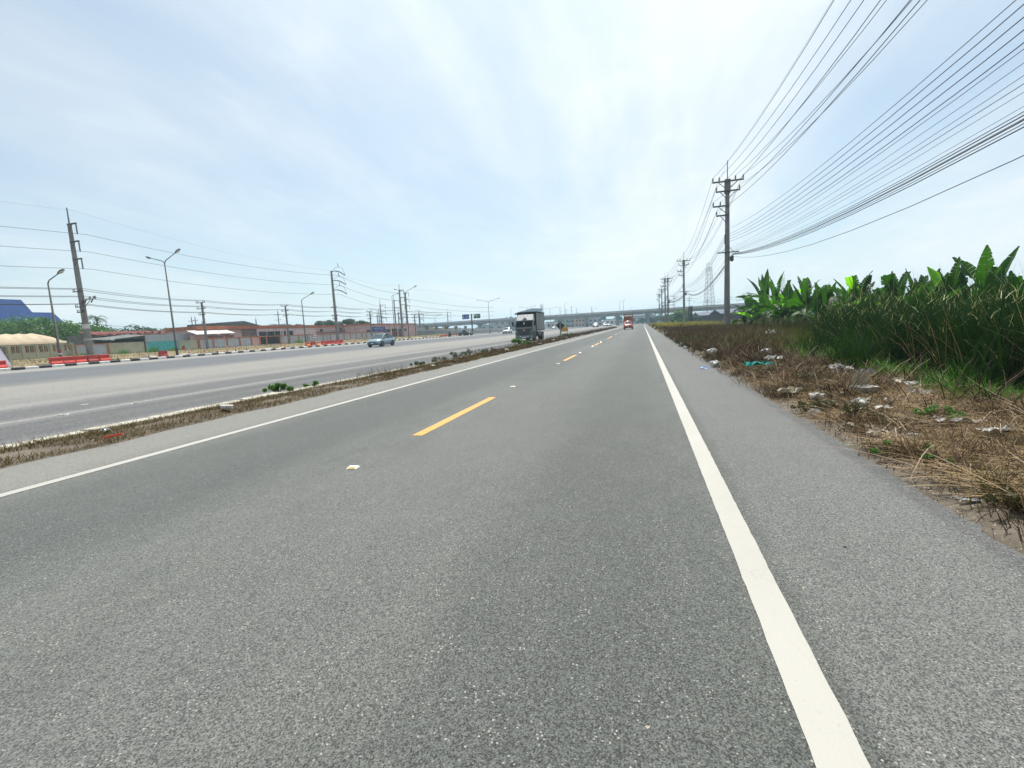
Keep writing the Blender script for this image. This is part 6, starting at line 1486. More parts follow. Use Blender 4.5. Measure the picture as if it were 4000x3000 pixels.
# far buildings
def block(loc, wx, wy, h, wm, rm, label, rz=0, floors=2, cols=4, cat='building', name='building', para=0.5):
    r = empty(name, loc, rz); mb = MB(); mb.bb((-wx/2, -wy/2, -0.5), (wx/2, wy/2, h)); mb.build('wall', wm, r)
    mb = MB(); mb.bb((-wx/2 - 0.2, -wy/2 - 0.2, h + 0.002), (wx/2 + 0.2, wy/2 + 0.2, h + para)); mb.build('roof', rm, r)
    for fl in range(floors):
        for c in range(cols):
            x = -wx/2 + wx*(c + 0.5)/cols; z0 = h*(fl + 0.25)/floors; z1 = h*(fl + 0.75)/floors
            mb = MB(); mb.bb((x - wx/cols*0.32, -wy/2 - 0.05, z0), (x + wx/cols*0.32, -wy/2 + 0.02, z1)); w = mb.build('window', M_WHITEW, r)
            mb = MB(); mb.bb((x - wx/cols*0.28, -wy/2 - 0.07, z0 + 0.1), (x + wx/cols*0.28, -wy/2 - 0.052, z1 - 0.1)); mb.build('pane', M_DGLASS, w)
    return tag(r, label, cat)
M_FB = mat('far_grey_wall', (0.30, 0.33, 0.35), (0.24, 0.27, 0.30), 0.9, 0.3); M_FW = mat('far_pale_wall', (0.55, 0.54, 0.52), (0.46, 0.46, 0.45), 0.9, 0.3); M_FO = mat('far_ochre_wall', (0.42, 0.30, 0.22), (0.35, 0.25, 0.19), 0.9, 0.3); M_FG = mat('far_green_wall', (0.20, 0.34, 0.30), (0.17, 0.28, 0.26), 0.9, 0.3)
M_RR = mat('far_roof_grey', (0.25, 0.26, 0.27), (0.20, 0.21, 0.22), 0.8, 0.3)
p = atD(2068, 1283, 430); r = empty('exhibition_hall', (p.x, p.y, -0.2), YAW)
zt = atD(2068, 1210, 430).z
mb = MB(); mb.bb((-10.5, -8, 0), (10, 8, zt - 3.5)); mb.build('wall', M_FB, r)
mb = MB(); mb.prism([(-13, zt - 3.8), (-13, zt - 2.7), (2.5, zt + 0.9), (13, zt + 0.2), (11, zt - 2.8)], 22, 'y', -11); mb.build('roof', mat('far_blue_grey_roof', (0.17, 0.24, 0.32), (0.14, 0.20, 0.27), 0.6, 0.2), r)
mb = MB(); mb.bb((-2, -8.1, zt - 6), (8, -7.9, zt - 3.8)); mb.build('window_band', M_DGLASS, r)
for x in (-10, -4, 9): mb = MB(); mb.bb((x - 0.5, -10.5, 0), (x + 0.5, -9.5, zt - 3.9)); mb.build('column', M_FB, r)
tag(r, 'tall blue grey hall with a peaked overhanging roof behind the parked truck', 'building')
for px, dep, w, h, wm, lab, fl in ((1935, 400, 26, 5.6, M_FB, 'low blue grey factory with a shallow roof behind the overpass', 1), (1975, 410, 20, 9.5, M_FW, 'long pale roofed shed above the overpass parapet', 1), (2165, 345, 12, 4.5, M_FW, 'pale shop with an awning under the overpass beside the truck', 1), (2205, 350, 14, 6.5, M_FG, 'green walled shop house under the overpass', 2), (2240, 350, 10, 6.0, M_FB, 'grey shop house under the overpass between the green and ochre ones', 2), (2268, 340, 9, 6.2, M_FO, 'ochre brick shop house beyond the overpass', 2), (2312, 360, 14, 9.0, M_FB, 'taller blue grey apartment block under the overpass', 3), (2395, 420, 16, 5, M_FW, 'hazy pale market hall far under the overpass', 1), (2505, 380, 20, 6.5, M_FB, 'pale blue industrial shed seen under the overpass past the red truck', 1)):
    p = atD(px, 1280, dep); block((p.x, p.y, -0.1), w, 10, h, wm, M_RR, lab, YAW, fl, 4)
for px, py, dep, w, lab in ((2762, 1246, 190, 11, 'blue roofed shed in the field beside the cross line poles'), (2850, 1255, 150, 13, 'dark low shed behind the tallest concrete pole'), (2905, 1250, 165, 12, 'dark roofed shed with a pale dish on its roof behind the bananas')):
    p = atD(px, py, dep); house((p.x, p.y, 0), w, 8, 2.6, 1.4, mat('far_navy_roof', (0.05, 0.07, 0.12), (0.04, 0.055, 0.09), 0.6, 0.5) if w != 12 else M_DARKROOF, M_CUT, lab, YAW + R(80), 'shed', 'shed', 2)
# lattice masts
def mast(px, ty, dep, wb, wt, label, m=M_GALV):
    t_ = atD(px, ty, dep); H = t_.z; r = empty('lattice_mast', (t_.x, t_.y, 0), YAW)
    P_ = lambda k, z: Vector(((wb + (wt - wb)*z/H)/2*(1 if k in (0, 1) else -1), (wb + (wt - wb)*z/H)/2*(1 if k in (1, 2) else -1), z))
    for k in range(4): mb = MB(); mb.tube([P_(k, -0.3), P_(k, H*0.92)], [0.16, 0.10], 6); mb.build('leg', m, r)
    mb = MB(); n = 14
    for i in range(n):
        z0, z1 = H*0.92*i/n, H*0.92*(i + 1)/n
        for k in range(4):
            k2 = (k + 1) % 4; mb.tube([P_(k, z0), P_(k2, z1)], 0.06, 4); mb.tube([P_(k2, z0), P_(k, z1)], 0.06, 4); mb.tube([P_(k, z1), P_(k2, z1)], 0.06, 4)
    mb.build('bracing', m, r)
    for k in range(6):
        a = k*math.pi/3; z = H*(0.88 if k % 2 else 0.97); mb = MB(); mb.box((math.cos(a)*wt*0.9, math.sin(a)*wt*0.9, z), (0.35, 0.35, 2.2), a); mb.build('antenna', M_WHITEW, r)
    mb = MB(); mb.tube([(0, 0, H*0.9), (0, 0, H)], 0.1, 5); mb.build('top_pole', m, r)
    return tag(r, label, 'mast', 'lattice masts')
mast(2770, 1025, 340, 7.0, 2.4, 'tall lattice communication mast behind the overpass beside the concrete pole')
mast(3057, 1072, 480, 6.0, 2.2, 'hazy lattice mast with a head platform above the banana leaves')
mast(2116, 1187, 430, 2.2, 1.6, 'thin pale lattice mast beside the tall blue grey hall')
# poles on the skyline beyond the overpass
for px, ty, lab in ((2187, 1199, 'hazy pole with a short arm on the skyline over the overpass, first of a row'), (2210, 1208, 'hazy pole with a lamp arm on the skyline over the overpass'), (2231, 1196, 'bare hazy pole on the skyline over the overpass'), (2251, 1204, 'hazy pole with a crossarm on the skyline near the red truck'), (2310, 1200, 'hazy pole on the skyline above the tall blue grey block')):
    t_ = atD(px, ty, 420); H = t_.z; small_pole((t_.x, t_.y, 0), H, [(H - 1, -0.2, 2.2, ()), (H - 4, -0.2, 2.2, ())], lab, 'poles on the skyline beyond the overpass', 1.5, wb=0.5, ins=False)
# far trees
gft = 'trees around the overpass'
for px, ty, dep, rx, n, m_, lab in ((1985, 1225, 420, 5.5, 1600, M_LEAFT, 'tall hazy tree beside the pale roofed shed behind the overpass'), (2012, 1236, 425, 5.0, 1200, M_LEAFT, 'lower hazy tree next to the blue grey hall'),
    (2510, 1247, 300, 4.5, 900, M_LEAFT, 'rounded bush at the mouth of the cross road under the overpass'), (2535, 1238, 290, 6, 1500, M_LEAFD, 'dark tree under the overpass behind the far poles'), (2560, 1233, 280, 7, 1800, M_LEAFT, 'wide tree just beyond the cross road'), (2600, 1228, 215, 5.5, 1700, M_LEAFT, 'bushy tree behind the crowded twin pole'), (2650, 1208, 180, 4.8, 2000, M_LEAF, 'tall feathery bush rising to the overpass between the poles'), (2705, 1225, 200, 5.0, 1600, M_LEAFT, 'grey green tree behind the dark posts'), (2735, 1236, 170, 3.6, 1300, M_LEAFD, 'dark rounded shrub beside the dark posts'), (2880, 1218, 230, 7, 1600, M_LEAFT, 'broad tree behind the sheds in the field'), (2955, 1222, 240, 7, 1500, M_LEAFT, 'hazy tree behind the banana plants')):
    t_ = atD(px, ty, dep); tree((t_.x, t_.y, 0), max(2.0, t_.z), rx, max(2.0, t_.z)*0.46, n, 0.55 + dep/600, m_, lab, k=12, group=gft, base=0.3)
for px, ty, dep, rx, n, lab in ((2655, 1244, 112, 2.3, 2600, 'leafy green bush at the foot of the pole with four crossarms'), (2668, 1262, 104, 1.6, 1200, 'low dark bush under the leafy one among the brown weeds'), (2622, 1258, 125, 1.5, 900, 'small round shrub beside the crowded twin pole')):
    t_ = atD(px, ty, dep); tree((t_.x, t_.y, 0), t_.z, rx, t_.z*0.48, n, 0.30, M_LEAF, lab, k=12, group='bushes along the dirt shoulder', base=0.25, name='bush', cat='bush', trunk=0.08)
# clipped cone trees on the highway verge
for px, py, dep, lab in ((1756, 1296, 128, 'small dark clipped cone bush among the far red barriers'), (2294, 1262, 250, 'dark egg shaped clipped tree under the overpass'), (2332, 1264, 255, 'smaller dark clipped tree beside the egg shaped one')):
    t_ = atD(px, py, dep); H = t_.z; r = empty('clipped_tree', (t_.x, t_.y, 0.0)); mb = MB(); mb.tube([(0, 0, -0.2), (0, 0, H*0.5)], 0.10, 6); mb.build('trunk', M_BARK, r)
    leaves([(0, 0, H*0.3), (0, 0, H*0.5), (0, 0, H*0.72), (0, 0, H*0.86)], [H*0.24, H*0.26, H*0.20, H*0.13], 900, 0.22*max(1, H/3), M_LEAFD, 'crown', r, 0.8, 0.9); tag(r, lab, 'tree')
# distant wood along the horizon
n = 9000; a = rng.uniform(R(-75), R(62), n); dd = rng.uniform(560, 900, n); zz_ = rng.uniform(0, 1, n)**1.2*(7 + 4*np.sin(a*37) + 3*np.sin(a*91))
C_ = np.stack([np.sin(a)*dd, np.cos(a)*dd, np.maximum(zz_, 0.2)], -1); u = rng.normal(size=(n, 3)); u /= np.linalg.norm(u, axis=1, keepdims=True); v = np.cross(u, rng.normal(size=(n, 3))); v /= np.linalg.norm(v, axis=1, keepdims=True)
s = rng.uniform(1.6, 4.2, n)[:, None]
tag(quads('distant_wood', np.stack([C_ - u*s, C_ - v*s*0.7, C_ + u*s, C_ + v*s*0.7], 1), M_LEAFT), 'hazy line of distant trees along the horizon', 'trees', kind='stuff')
# overhead boards far under the overpass
for px, dep, lab in ((2357, 330, 'far dark overhead sign board over the highway, under the overpass'), (2420, 330, 'far dark overhead sign board beside the overpass pier')):
    p = atD(px, 1243, dep); e = empty('overhead_sign', (p.x, p.y, 0), YAW); mb = MB(); mb.bb((-2, -0.1, p.z - 1.2), (2, 0.1, p.z + 1.2)); mb.build('board', M_SIGNG, e)
    mb = MB(); mb.tube([(0, 0.3, -0.3), (0, 0.3, p.z + 1)], 0.2, 8); mb.build('post', M_GALV, e); tag(e, lab, 'overhead sign')
# ================================================================ barriers, posts, signs on the far kerb
M_BRED = mat('barrier_red', (0.60, 0.045, 0.025), (0.50, 0.035, 0.02), 0.45, 2, dirt=(0.30, 0.05, 0.035), dscale=2)
M_BDRED = mat('barrier_faded_red', (0.36, 0.04, 0.035), (0.28, 0.035, 0.03), 0.5, 2)
M_BORG = mat('barrier_orange', (0.72, 0.20, 0.05), (0.62, 0.16, 0.04), 0.45, 2)
M_BPEACH = mat('barrier_peach', (0.72, 0.40, 0.24), (0.64, 0.34, 0.20), 0.5, 2)
def barrier_mesh(L=0.98, H=0.70):
    mb = MB(); prof = [(-0.27, 0), (0.27, 0), (0.27, 0.12), (0.13, 0.34), (0.10, H), (-0.10, H), (-0.13, 0.34), (-0.27, 0.12)]
    rings = []
    for y, k in ((-L/2, 0.86), (-L/2 + 0.06, 1), (L/2 - 0.06, 1), (L/2, 0.86)): rings.append([Vector((x*k, y, z)) for x, z in prof])
    mb.loft(rings); return mb
BAR = {}
def barrier(m, loc, rz, label, group):
    r = empty('water_barrier', loc, rz)
    if m.name not in BAR:
        o = barrier_mesh().build('shell', m, r, bevel=0.012)
        w = []
        for y in (-0.32, -0.11, 0.11, 0.32): mb = MB(); mb.bb((0.128, y - 0.06, 0.36), (0.142, y + 0.06, 0.55)); w.append(mb.build('recess_panel', M_BDRED if m is not M_BDRED else M_BRED, r))
        mb = MB(); mb.tube([(0, 0, 0.69), (0, 0, 0.73)], 0.06, 8); c_ = mb.build('fill_cap', M_CHEV, r)
        BAR[m.name] = (o, *w, c_)
    else:
        for s in BAR[m.name]:
            c = s.copy(); COL.objects.link(c); c.parent = r
    return tag(r, label, 'barrier', group)
bz = 0.235
def barrow(px0, py0, n, cols, X, label, group, step=1.0, jit=0.02):
    y0 = onX(px0, py0, X).y + 0.5
    for k in range(n):
        m = cols[k % len(cols)]; nm = {M_BRED: 'bright red', M_BDRED: 'faded dark red', M_BORG: 'orange', M_BPEACH: 'faded peach'}[m]
        barrier(m, (X + rng.normal()*jit, y0 + k*step, bz), rng.normal()*jit*2, f'{nm} {label}', group)
barrow(196, 1425, 3, [M_BRED], -54.95, 'plastic water barrier in the close row between the banner and the transmission pole', 'red water barriers along the painted kerb')
barrow(340, 1416, 1, [M_BDRED], -55.05, 'plastic water barrier wedged between two rows of bright ones', 'red water barriers along the painted kerb')
barrow(388, 1411, 1, [M_BRED], -54.95, 'plastic water barrier at the free end of the row, past a faded one', 'red water barriers along the painted kerb')
barrow(-30, 1450, 1, [M_BRED], -54.95, 'plastic water barrier in front of the leaning banner', 'red water barriers along the painted kerb', 1.17); 
barrow(622, 1395, 1, [M_BDRED], -54.95, 'plastic water barrier standing alone before the turquoise gate', 'red water barriers along the painted kerb')
barrow(1195, 1352, 8, [M_BORG, M_BDRED, M_BPEACH, M_BRED, M_BRED, M_BRED, M_BRED, M_BRED], -55.0, 'plastic water barrier in the row under the round forty sign', 'water barriers under the forty sign', 1.30, 0.05)
for k in range(10):
    m = [M_BORG, M_BRED, M_BRED, M_BDRED, M_BRED, M_BRED, M_BDRED, M_BRED, M_BPEACH, M_BRED][k]
    px = 1726 + k*11.5; p = atD(px, 1306 - k*0.6, 128 + k*4.0); p.z = 0.0
    q = G(px, 1306 - k*0.62, 0.15)
    nm = {M_BRED: 'bright red', M_BDRED: 'faded dark red', M_BORG: 'orange', M_BPEACH: 'faded peach'}[m]
    barrier(m, (p.x, p.y, 0.02), -0.6, f'{nm} far water barrier in the row beside the clipped cone bush', 'far water barriers at the slip road mouth')
# flexible posts
M_PORG = mat('post_orange', (0.72, 0.17, 0.05), (0.62, 0.14, 0.04), 0.5, 4); M_PDK = mat('post_dark_red', (0.22, 0.04, 0.03), (0.16, 0.03, 0.025), 0.6, 4)
def flex_post(px, py, m, h, label, X=-54.75):
    q = onX(px, py, X); r = empty('traffic_post', (X, q.y, 0.22))
    mb = MB(); mb.tube([(0, 0, 0), (0, 0, 0.05)], [0.19, 0.16], 10); mb.build('base', M_CHEV, r)
    mb = MB(); mb.tube([(0, 0, 0.05), (0, 0, h), (0, 0, h + 0.02)], [0.075, 0.055, 0.03], 10); b_ = mb.build('tube', m, r)
    for k in range(2): mb = MB(); z = h*(0.45 + 0.28*k); mb.tube([(0, 0, z), (0, 0, z + 0.09)], 0.072, 10); mb.build('reflective_band', M_SIGNW, r)
    return tag(r, label, 'traffic post', 'traffic posts on the painted kerb')
lo, hi = 'short striped dark red traffic post standing on the kerb', 'orange traffic post with white bands standing on the kerb'
for px, py, m, h, s in ((463, 1408, M_PDK, 0.55, 'past the end of the red barriers'), (581, 1398, M_PDK, 0.55, 'before the turquoise gate'), (741, 1386, M_PORG, 0.85, 'before the pale green door'), (849, 1376, M_PDK, 0.7, 'before the first terracotta framed panels'), (888, 1372, M_PORG, 0.95, 'before the lean-to'), (921, 1370, M_PDK, 0.8, 'before the lean-to, beside an orange one'), (964, 1367, M_PDK, 0.7, 'before the block screen of the pink building'), (1007, 1363, M_PORG, 0.9, 'before the dark wall openings'), (1069, 1358, M_PDK, 0.6, 'before the widest dark window'), (1113, 1354, M_PORG, 0.95, 'before the grey pole at the dark windows'), (1384, 1334, M_PORG, 0.9, 'past the row under the forty sign'), (1412, 1332, M_PORG, 0.9, 'beside the parked line of wall panels')):
    flex_post(px, py, m, h, ('short dark red striped' if m is M_PDK else 'orange white banded') + ' traffic post ' + s)
# round speed sign
def text_mesh(s, size, name, m, parent, loc, rot):
    cu = bpy.data.curves.new(name, 'FONT'); cu.body = s; cu.size = size; cu.align_x = 'CENTER'; cu.align_y = 'CENTER'; cu.extrude = 0.004; cu.offset = size*0.02
    to = bpy.data.objects.new(name, cu); COL.objects.link(to)
    bpy.context.view_layer.update(); dg = bpy.context.evaluated_depsgraph_get(); me = bpy.data.meshes.new_from_object(to.evaluated_get(dg))
    bpy.data.objects.remove(to); o = finish(name, me, m, parent); o.location = loc; o.rotation_euler = rot
    return o
q = onX(1231, 1314, -56.2); r = empty('speed_sign', (-56.2, q.y, 0.3), R(50)); zc = q.z - 0.3
mb = MB(); mb.tube([(0, 0.04, -0.3), (0, 0.04, zc + 0.2)], 0.035, 8); mb.build('post', M_GALV, r)
def disc(rad, y, th, nm, m, par):
    mb = MB(); mb.tube([(0, y, zc), (0, y - th, zc)], rad, 28); return mb.build(nm, m, par)
d0 = disc(0.45, 0.0, 0.02, 'red_rim', mat('sign_red_brown', (0.24, 0.06, 0.05), (0.20, 0.05, 0.04), 0.5, 3), r); d1 = disc(0.36, -0.0205, 0.006, 'face', M_SIGNW, r)
text_mesh('40', 0.50, 'numerals', M_CHEV, r, (0, -0.032, zc - 0.01), (R(90), 0, 0))
tag(r, 'round white speed sign with a dark rim reading 40 above the red barriers', 'speed sign')
# leaning white banner
q0 = onX(-40, 1340, -57.5); q1 = onX(50, 1432, -57.5)
r = empty('banner', (-57.5, q1.y, 0.35), 0.0); w_ = 3.2; H = q0.z + 0.15 - 0.35
mb = MB(); mb.add([(0, -0.02, 0), (0, -w_, 0.05), (-0.6, -w_ - 0.35, H + 0.05), (-0.6, -0.55, H), (-0.05, -0.02, 0), (-0.05, -w_, 0.05), (-0.65, -w_ - 0.35, H + 0.05), (-0.65, -0.55, H)], [(0, 1, 2, 3), (7, 6, 5, 4), (0, 4, 5, 1), (1, 5, 6, 2), (2, 6, 7, 3), (3, 7, 4, 0)])
mb.build('sheet', mat('lilac_banner', (0.60, 0.56, 0.66), (0.50, 0.45, 0.58), 0.7, 0.8, dirt=(0.42, 0.28, 0.46), dscale=0.7), r)
mb = MB(); mb.bar((-0.02, 0.0, -0.1), (-0.62, -0.53, H + 0.1), 0.07, 0.07); mb.build('side_frame', M_STEEL, r)
mb = MB(); mb.bar((-1.4, -0.6, -0.1), (-0.66, -0.6, H*0.8), 0.06, 0.06); mb.build('prop', M_STEEL, r)
tag(r, 'pale lilac banner sheet on a leaning frame beside the garden fence', 'banner')
# rubble slabs behind the painted kerb
for k in range(46):
    yy = 24 + k*2.0 + rng.uniform(-0.5, 0.5); xx = KX - 0.75 - rng.uniform(0, 0.7)
    mb = MB(); sx, sy = rng.uniform(0.25, 0.5), rng.uniform(0.4, 0.9)
    mb.loft([[Vector((sx*a*rng.uniform(.7, 1.1), sy*b*rng.uniform(.7, 1.1), -0.05)) for a, b in ((-1, -1), (1, -1), (1, 1), (-1, 1))], [Vector((sx*a*rng.uniform(.6, 1), sy*b*rng.uniform(.6, 1), rng.uniform(.06, .15))) for a, b in ((-1, -1), (1, -1), (1, 1), (-1, 1))]])
    o = mb.build('rubble_slab', M_CONC); o.location = (xx, yy, 0.22); o.rotation_euler = (rng.normal()*0.08, rng.normal()*0.08, rng.normal()*0.3)
    tag(o, 'broken pale concrete slab lying behind the painted kerb', 'slab', 'broken slabs behind the painted kerb')
P = scatter(9000, WX + 0.5, KX - 0.6, 15, 140, lv, lambda x, y: val2(x, y, 0.5, 3) > 0.35); n = len(P)
V, F = blades(P, rng.uniform(0, 6.28, n), rng.uniform(0.12, 0.35, n), rng.uniform(0, .5, n), rng.uniform(.3, 1.3, n), rng.uniform(0.03, 0.07, n), 2)
tag(strips('verge_grass', V, F, leafmat('verge_grass', (0.20, 0.145, 0.06), (0.12, 0.13, 0.04), 0.25, (1.1, 1.2, 0.6))), 'brown and olive grass on the verge behind the painted kerb', 'grass', kind='stuff')
for px, py, s, lab in ((480, 1380, 0.9, 'green weeds at the foot of the long cream wall'), (600, 1370, 1.2, 'tall thin weed with seed stalks before the turquoise gate'), (680, 1366, 0.8, 'smaller weed before the turquoise gate'), (1170, 1338, 1.1, 'spiky green agave like clump before the panel wall'), (330, 1392, 0.6, 'weeds at the foot of the tall transmission pole')):
    q = onX(px, py, WX + 1.2); nb = 90; P = np.tile(np.array([[q.x, q.y, 0.72]]), (nb, 1)) + rng.normal(size=(nb, 3))*np.array([0.25, 0.45, 0])
    V, F = blades(P, rng.uniform(0, 6.28, nb), rng.uniform(0.4, 1.0, nb)*s, rng.uniform(0, .4, nb), rng.uniform(.3, 1.2, nb), rng.uniform(0.03, 0.07, nb), 3)
    tag(strips('weed_clump', V, F, M_GRASS), lab, 'weed')

# ================================================================ median: grass, weeds, litter, sign
def mz(x, y): return med_z(x, y)
P, _ = (lambda c: (c, 0))(scatter(44000, -8.30, -7.40, -1, 46, mz, lambda x, y: (x < med_edge(y) - 0.02) & (val2(x*3, y, 1.5, 2) > 0.18), 1.6)); n = len(P)
big = np.clip(P[:, 1]/12, 1, 2.5)
V1 = blades(P, rng.uniform(0, 6.28, n), rng.uniform(0.04, 0.15, n)*big**0.5, rng.uniform(0, 1.2, n), rng.uniform(.6, 1.8, n), rng.uniform(0.006, 0.012, n)*big, 2)
tag(strips('median_grass', *V1, leafmat('median_dry_grass', (0.055, 0.050, 0.018), (0.18, 0.125, 0.055), 0.2, (1.1, 1.1, 0.7), 0.75, 0.15)), 'short brown dry grass carpeting the median strip', 'grass', kind='stuff')
P = scatter(7000, -8.42, -7.35, 12, 140, mz, lambda x, y: val2(x*2, y, 0.6, 5) > 0.42, 1.3); n = len(P); big = np.clip(P[:, 1]/22, 0.7, 3)
V2 = blades(P, rng.uniform(0, 6.28, n), rng.uniform(0.10, 0.42, n)*np.clip(big, .8, 1.3), rng.uniform(0, .7, n), rng.uniform(.3, 1.7, n), rng.uniform(0.010, 0.02, n)*big, 3)
tag(strips('median_brush', *V2, M_TWIG), 'dead brown brush along the far part of the median strip', 'brush', kind='stuff')
M_WEED = leafmat('weed_leaf', (0.045, 0.12, 0.022), (0.085, 0.20, 0.04), 0.35, (1.3, 1.5, 0.5))
M_WEEDD = leafmat('dark_weed_leaf', (0.018, 0.04, 0.014), (0.04, 0.065, 0.025), 0.2, (1.2, 1.3, 0.6))
def weed(loc, h, rx, n, m, label, size=0.09, name='weed'):
    r = empty(name, loc); mb = MB(); cs, rad = [], []
    for k in range(9):
        a = rng.uniform(0, 6.28); q = rng.uniform(0.1, 1); c = Vector((rx*q*math.cos(a), rx*q*math.sin(a), h*rng.uniform(0.35, 0.9)*(1.15 - 0.5*q))); mb.tube([(0, 0, -0.03), c*0.5 + Vector((0, 0, 0.03)), c], [0.010, 0.007, 0.004], 4); cs.append(c); rad.append(rng.uniform(0.22, 0.38)*min(rx, h))
    mb.build('stems', M_TWIG, r); leaves(cs, rad, n, size, m, 'foliage', r, 0.9, 0.8); return tag(r, label, 'weed')
weed((-8.72, 9.3, 0.06), 0.24, 0.45, 1100, M_WEED, 'bright green leafy weed sprawling over the pale kerb', 0.055)
weed((-8.55, 10.3, 0.06), 0.16, 0.26, 450, M_WEED, 'smaller green weed on the kerb beside the sprawling one', 0.045)
weed((-8.7, 31.8, 0.05), 0.85, 0.42, 900, M_WEED, 'tall pale green weed bush on the median before the parked truck', 0.11)
weed((-8.2, 32.6, 0.08), 0.32, 0.4, 500, M_WEED, 'low green weed beside the tall one before the truck', 0.12)
for k, (y, h, s) in enumerate(((16.5, 0.22, 0.3), (18.4, 0.28, 0.4), (20.2, 0.32, 0.45), (21.8, 0.34, 0.5), (23.6, 0.32, 0.45), (25.0, 0.28, 0.4))):
    weed((-8.5 + 0.1*rng.normal(), y, 0.08), h, s, 520, M_WEEDD, 'dark leafy weed in the thicket of weeds on the median', 0.05)['group'] = 'dark weeds on the median'
for k, (y, h, s) in enumerate(((48.5, 0.35, 0.5), (50.5, 0.4, 0.6), (53, 0.4, 0.6), (57, 0.35, 0.6))):
    weed((-8.3, y, 0.08), h, s, 420, M_WEEDD if k % 2 else M_WEED, 'leafy weed around the post of the diamond sign', 0.10)['group'] = 'weeds around the diamond sign'
for k, (zx, zy, h, rx, lab) in enumerate(((880, 560, 0.16, 0.28, 'low dark olive weed at the asphalt edge beside the round white bag'), (1000, 585, 0.20, 0.30, 'low olive weed in front of the white knotted bag'), (1180, 640, 0.24, 0.22, 'upright olive weed beside the tiny cream ball'), (860, 420, 0.22, 0.32, 'brown green weed behind the paper sack'), (1560, 880, 0.12, 0.35, 'flat green weed on the bare dirt strip'), (1700, 640, 0.15, 0.30, 'green weed beside the flattened grey bag'), (2150, 1210, 0.12, 0.25, 'mossy low weed on the dirt by the pale grey wrapper'), (1650, 430, 0.25, 0.30, 'rusty weed at the edge of the green grass'), (640, 360, 0.3, 0.4, 'olive grass tuft beside the teal rag'), (210, 145, 0.4, 0.7, 'bright green creeping clump at the brush edge far along the shoulder'))):
    px, py = 2600 + zx*0.63291, 1250 + zy*0.63291; p = G(px, py)
    weed((p.x, p.y, float(rv(np.array(p.x), np.array(p.y)))), h, rx, 650, M_WEED if 'green' in lab and 'brown' not in lab else leafmat('olive_leaf', (0.03, 0.035, 0.012), (0.10, 0.09, 0.03), 0.25, (1.2, 1.3, 0.6)), lab, 0.028 if k < 9 else 0.07)
# diamond sign seen from behind, small yellow board behind it
q = onX(2190, 1314, -8.75); r = empty('diamond_sign', (-8.75, q.y, 0.08), YAW*0.2); zc = onX(2190, 1272, -8.75).z - 0.08
mb = MB(); mb.bb((-0.06, -0.10, -0.4), (0.06, -0.02, zc + 0.42)); mb.build('post', M_GALV, r)
d_ = 0.50; mb = MB(); mb.prism([(-d_, zc), (0, zc - d_), (d_, zc), (0, zc + d_)], 0.02, 'y', 0.0); mb.build('board', mat('sign_back_grey', (0.05, 0.05, 0.06), (0.035, 0.035, 0.045), 0.5, 3, metal=0.3), r)
for z in (zc - 0.2, zc + 0.2): mb = MB(); mb.bb((-0.25, -0.018, z - 0.02), (0.25, -0.002, z + 0.02)); mb.build('stiffener', M_STEEL, r)
tag(r, 'diamond road sign seen from its dark back on the median past the truck', 'road sign')
q = onX(2190, 1300, -9.0); r = empty('work_sign', (-8.95, q.y + 2.4, 0.05), 0.05)
mb = MB(); mb.bb((-0.42, 0, 0.62), (0.42, 0.03, 1.22)); b_ = mb.build('board', mat('work_sign_yellow', (0.50, 0.42, 0.16), (0.45, 0.30, 0.12), 0.6, 1.5), r)
mb = MB(); mb.bb((-0.40, -0.012, 0.85), (0.40, -0.002, 0.98)); mb.build('stripe', M_PORG, b_)
for x in (-0.40, 0.40): mb = MB(); mb.bb((x - 0.02, 0.03, -0.1), (x + 0.02, 0.07, 1.25)); mb.build('leg', M_GALV, r)
tag(r, 'small yellow and orange work board on thin legs behind the diamond sign', 'road sign')

# ================================================================ litter
M_PLW = mat('white_plastic', (0.52, 0.515, 0.48), (0.38, 0.37, 0.34), 0.5, 9, dirt=(0.30, 0.26, 0.20), dscale=8)
M_PLG = mat('grey_film', (0.33, 0.33, 0.32), (0.22, 0.22, 0.21), 0.35, 9, dirt=(0.22, 0.19, 0.15), dscale=8)
M_CREAMP = mat('cream_card', (0.46, 0.42, 0.31), (0.34, 0.30, 0.22), 0.7, 9, dirt=(0.25, 0.20, 0.14), dscale=8)
M_TEAL = mat('teal_cloth', (0.02, 0.26, 0.22), (0.03, 0.36, 0.30), 0.7, 12); M_BLUEP = mat('blue_film', (0.10, 0.28, 0.62), (0.30, 0.46, 0.68), 0.4, 10)
def crumple(loc, sx, sy, amp, m, label, rz=None, name='litter_sheet', nx=9, ny=7, cat='litter'):
    sx *= 0.8; sy *= 0.8; loc = Vector(loc) - Vector((0, 0, 0.02)); rr = rng; fx = rr.uniform(3, 9, 4); ph = rr.uniform(0, 6.28, 8); V = []; F = []
    for j in range(ny):
        for i in range(nx):
            u, v = i/(nx - 1) - 0.5, j/(ny - 1) - 0.5
            z = abs(amp*(math.sin(fx[0]*u + ph[0] + 2*v) + 0.7*math.sin(fx[1]*v*1.3 + ph[1] + 3*u) + 0.5*math.sin(fx[2]*(u + v)*2 + ph[2]))) + rr.uniform(0, amp*0.5)
            e = 1 - 0.25*abs(math.sin(3*u + ph[3])); V.append((u*sx*(1 + 0.2*math.sin(4*v + ph[4])), v*sy*e + 0.12*sy*math.sin(5*u + ph[5]), z + 0.01))
    for j in range(ny - 1):
        for i in range(nx - 1):
            if rr.uniform() < 0.04: continue
            F.append((j*nx + i, j*nx + i + 1, (j + 1)*nx + i + 1, (j + 1)*nx + i))
    mb = MB(); mb.add(V, F); o = mb.build(name, m, fix=False); o.location = loc; o.rotation_euler = (0, 0, rng.uniform(0, 6.28) if rz is None else rz)
    return tag(o, label, cat)
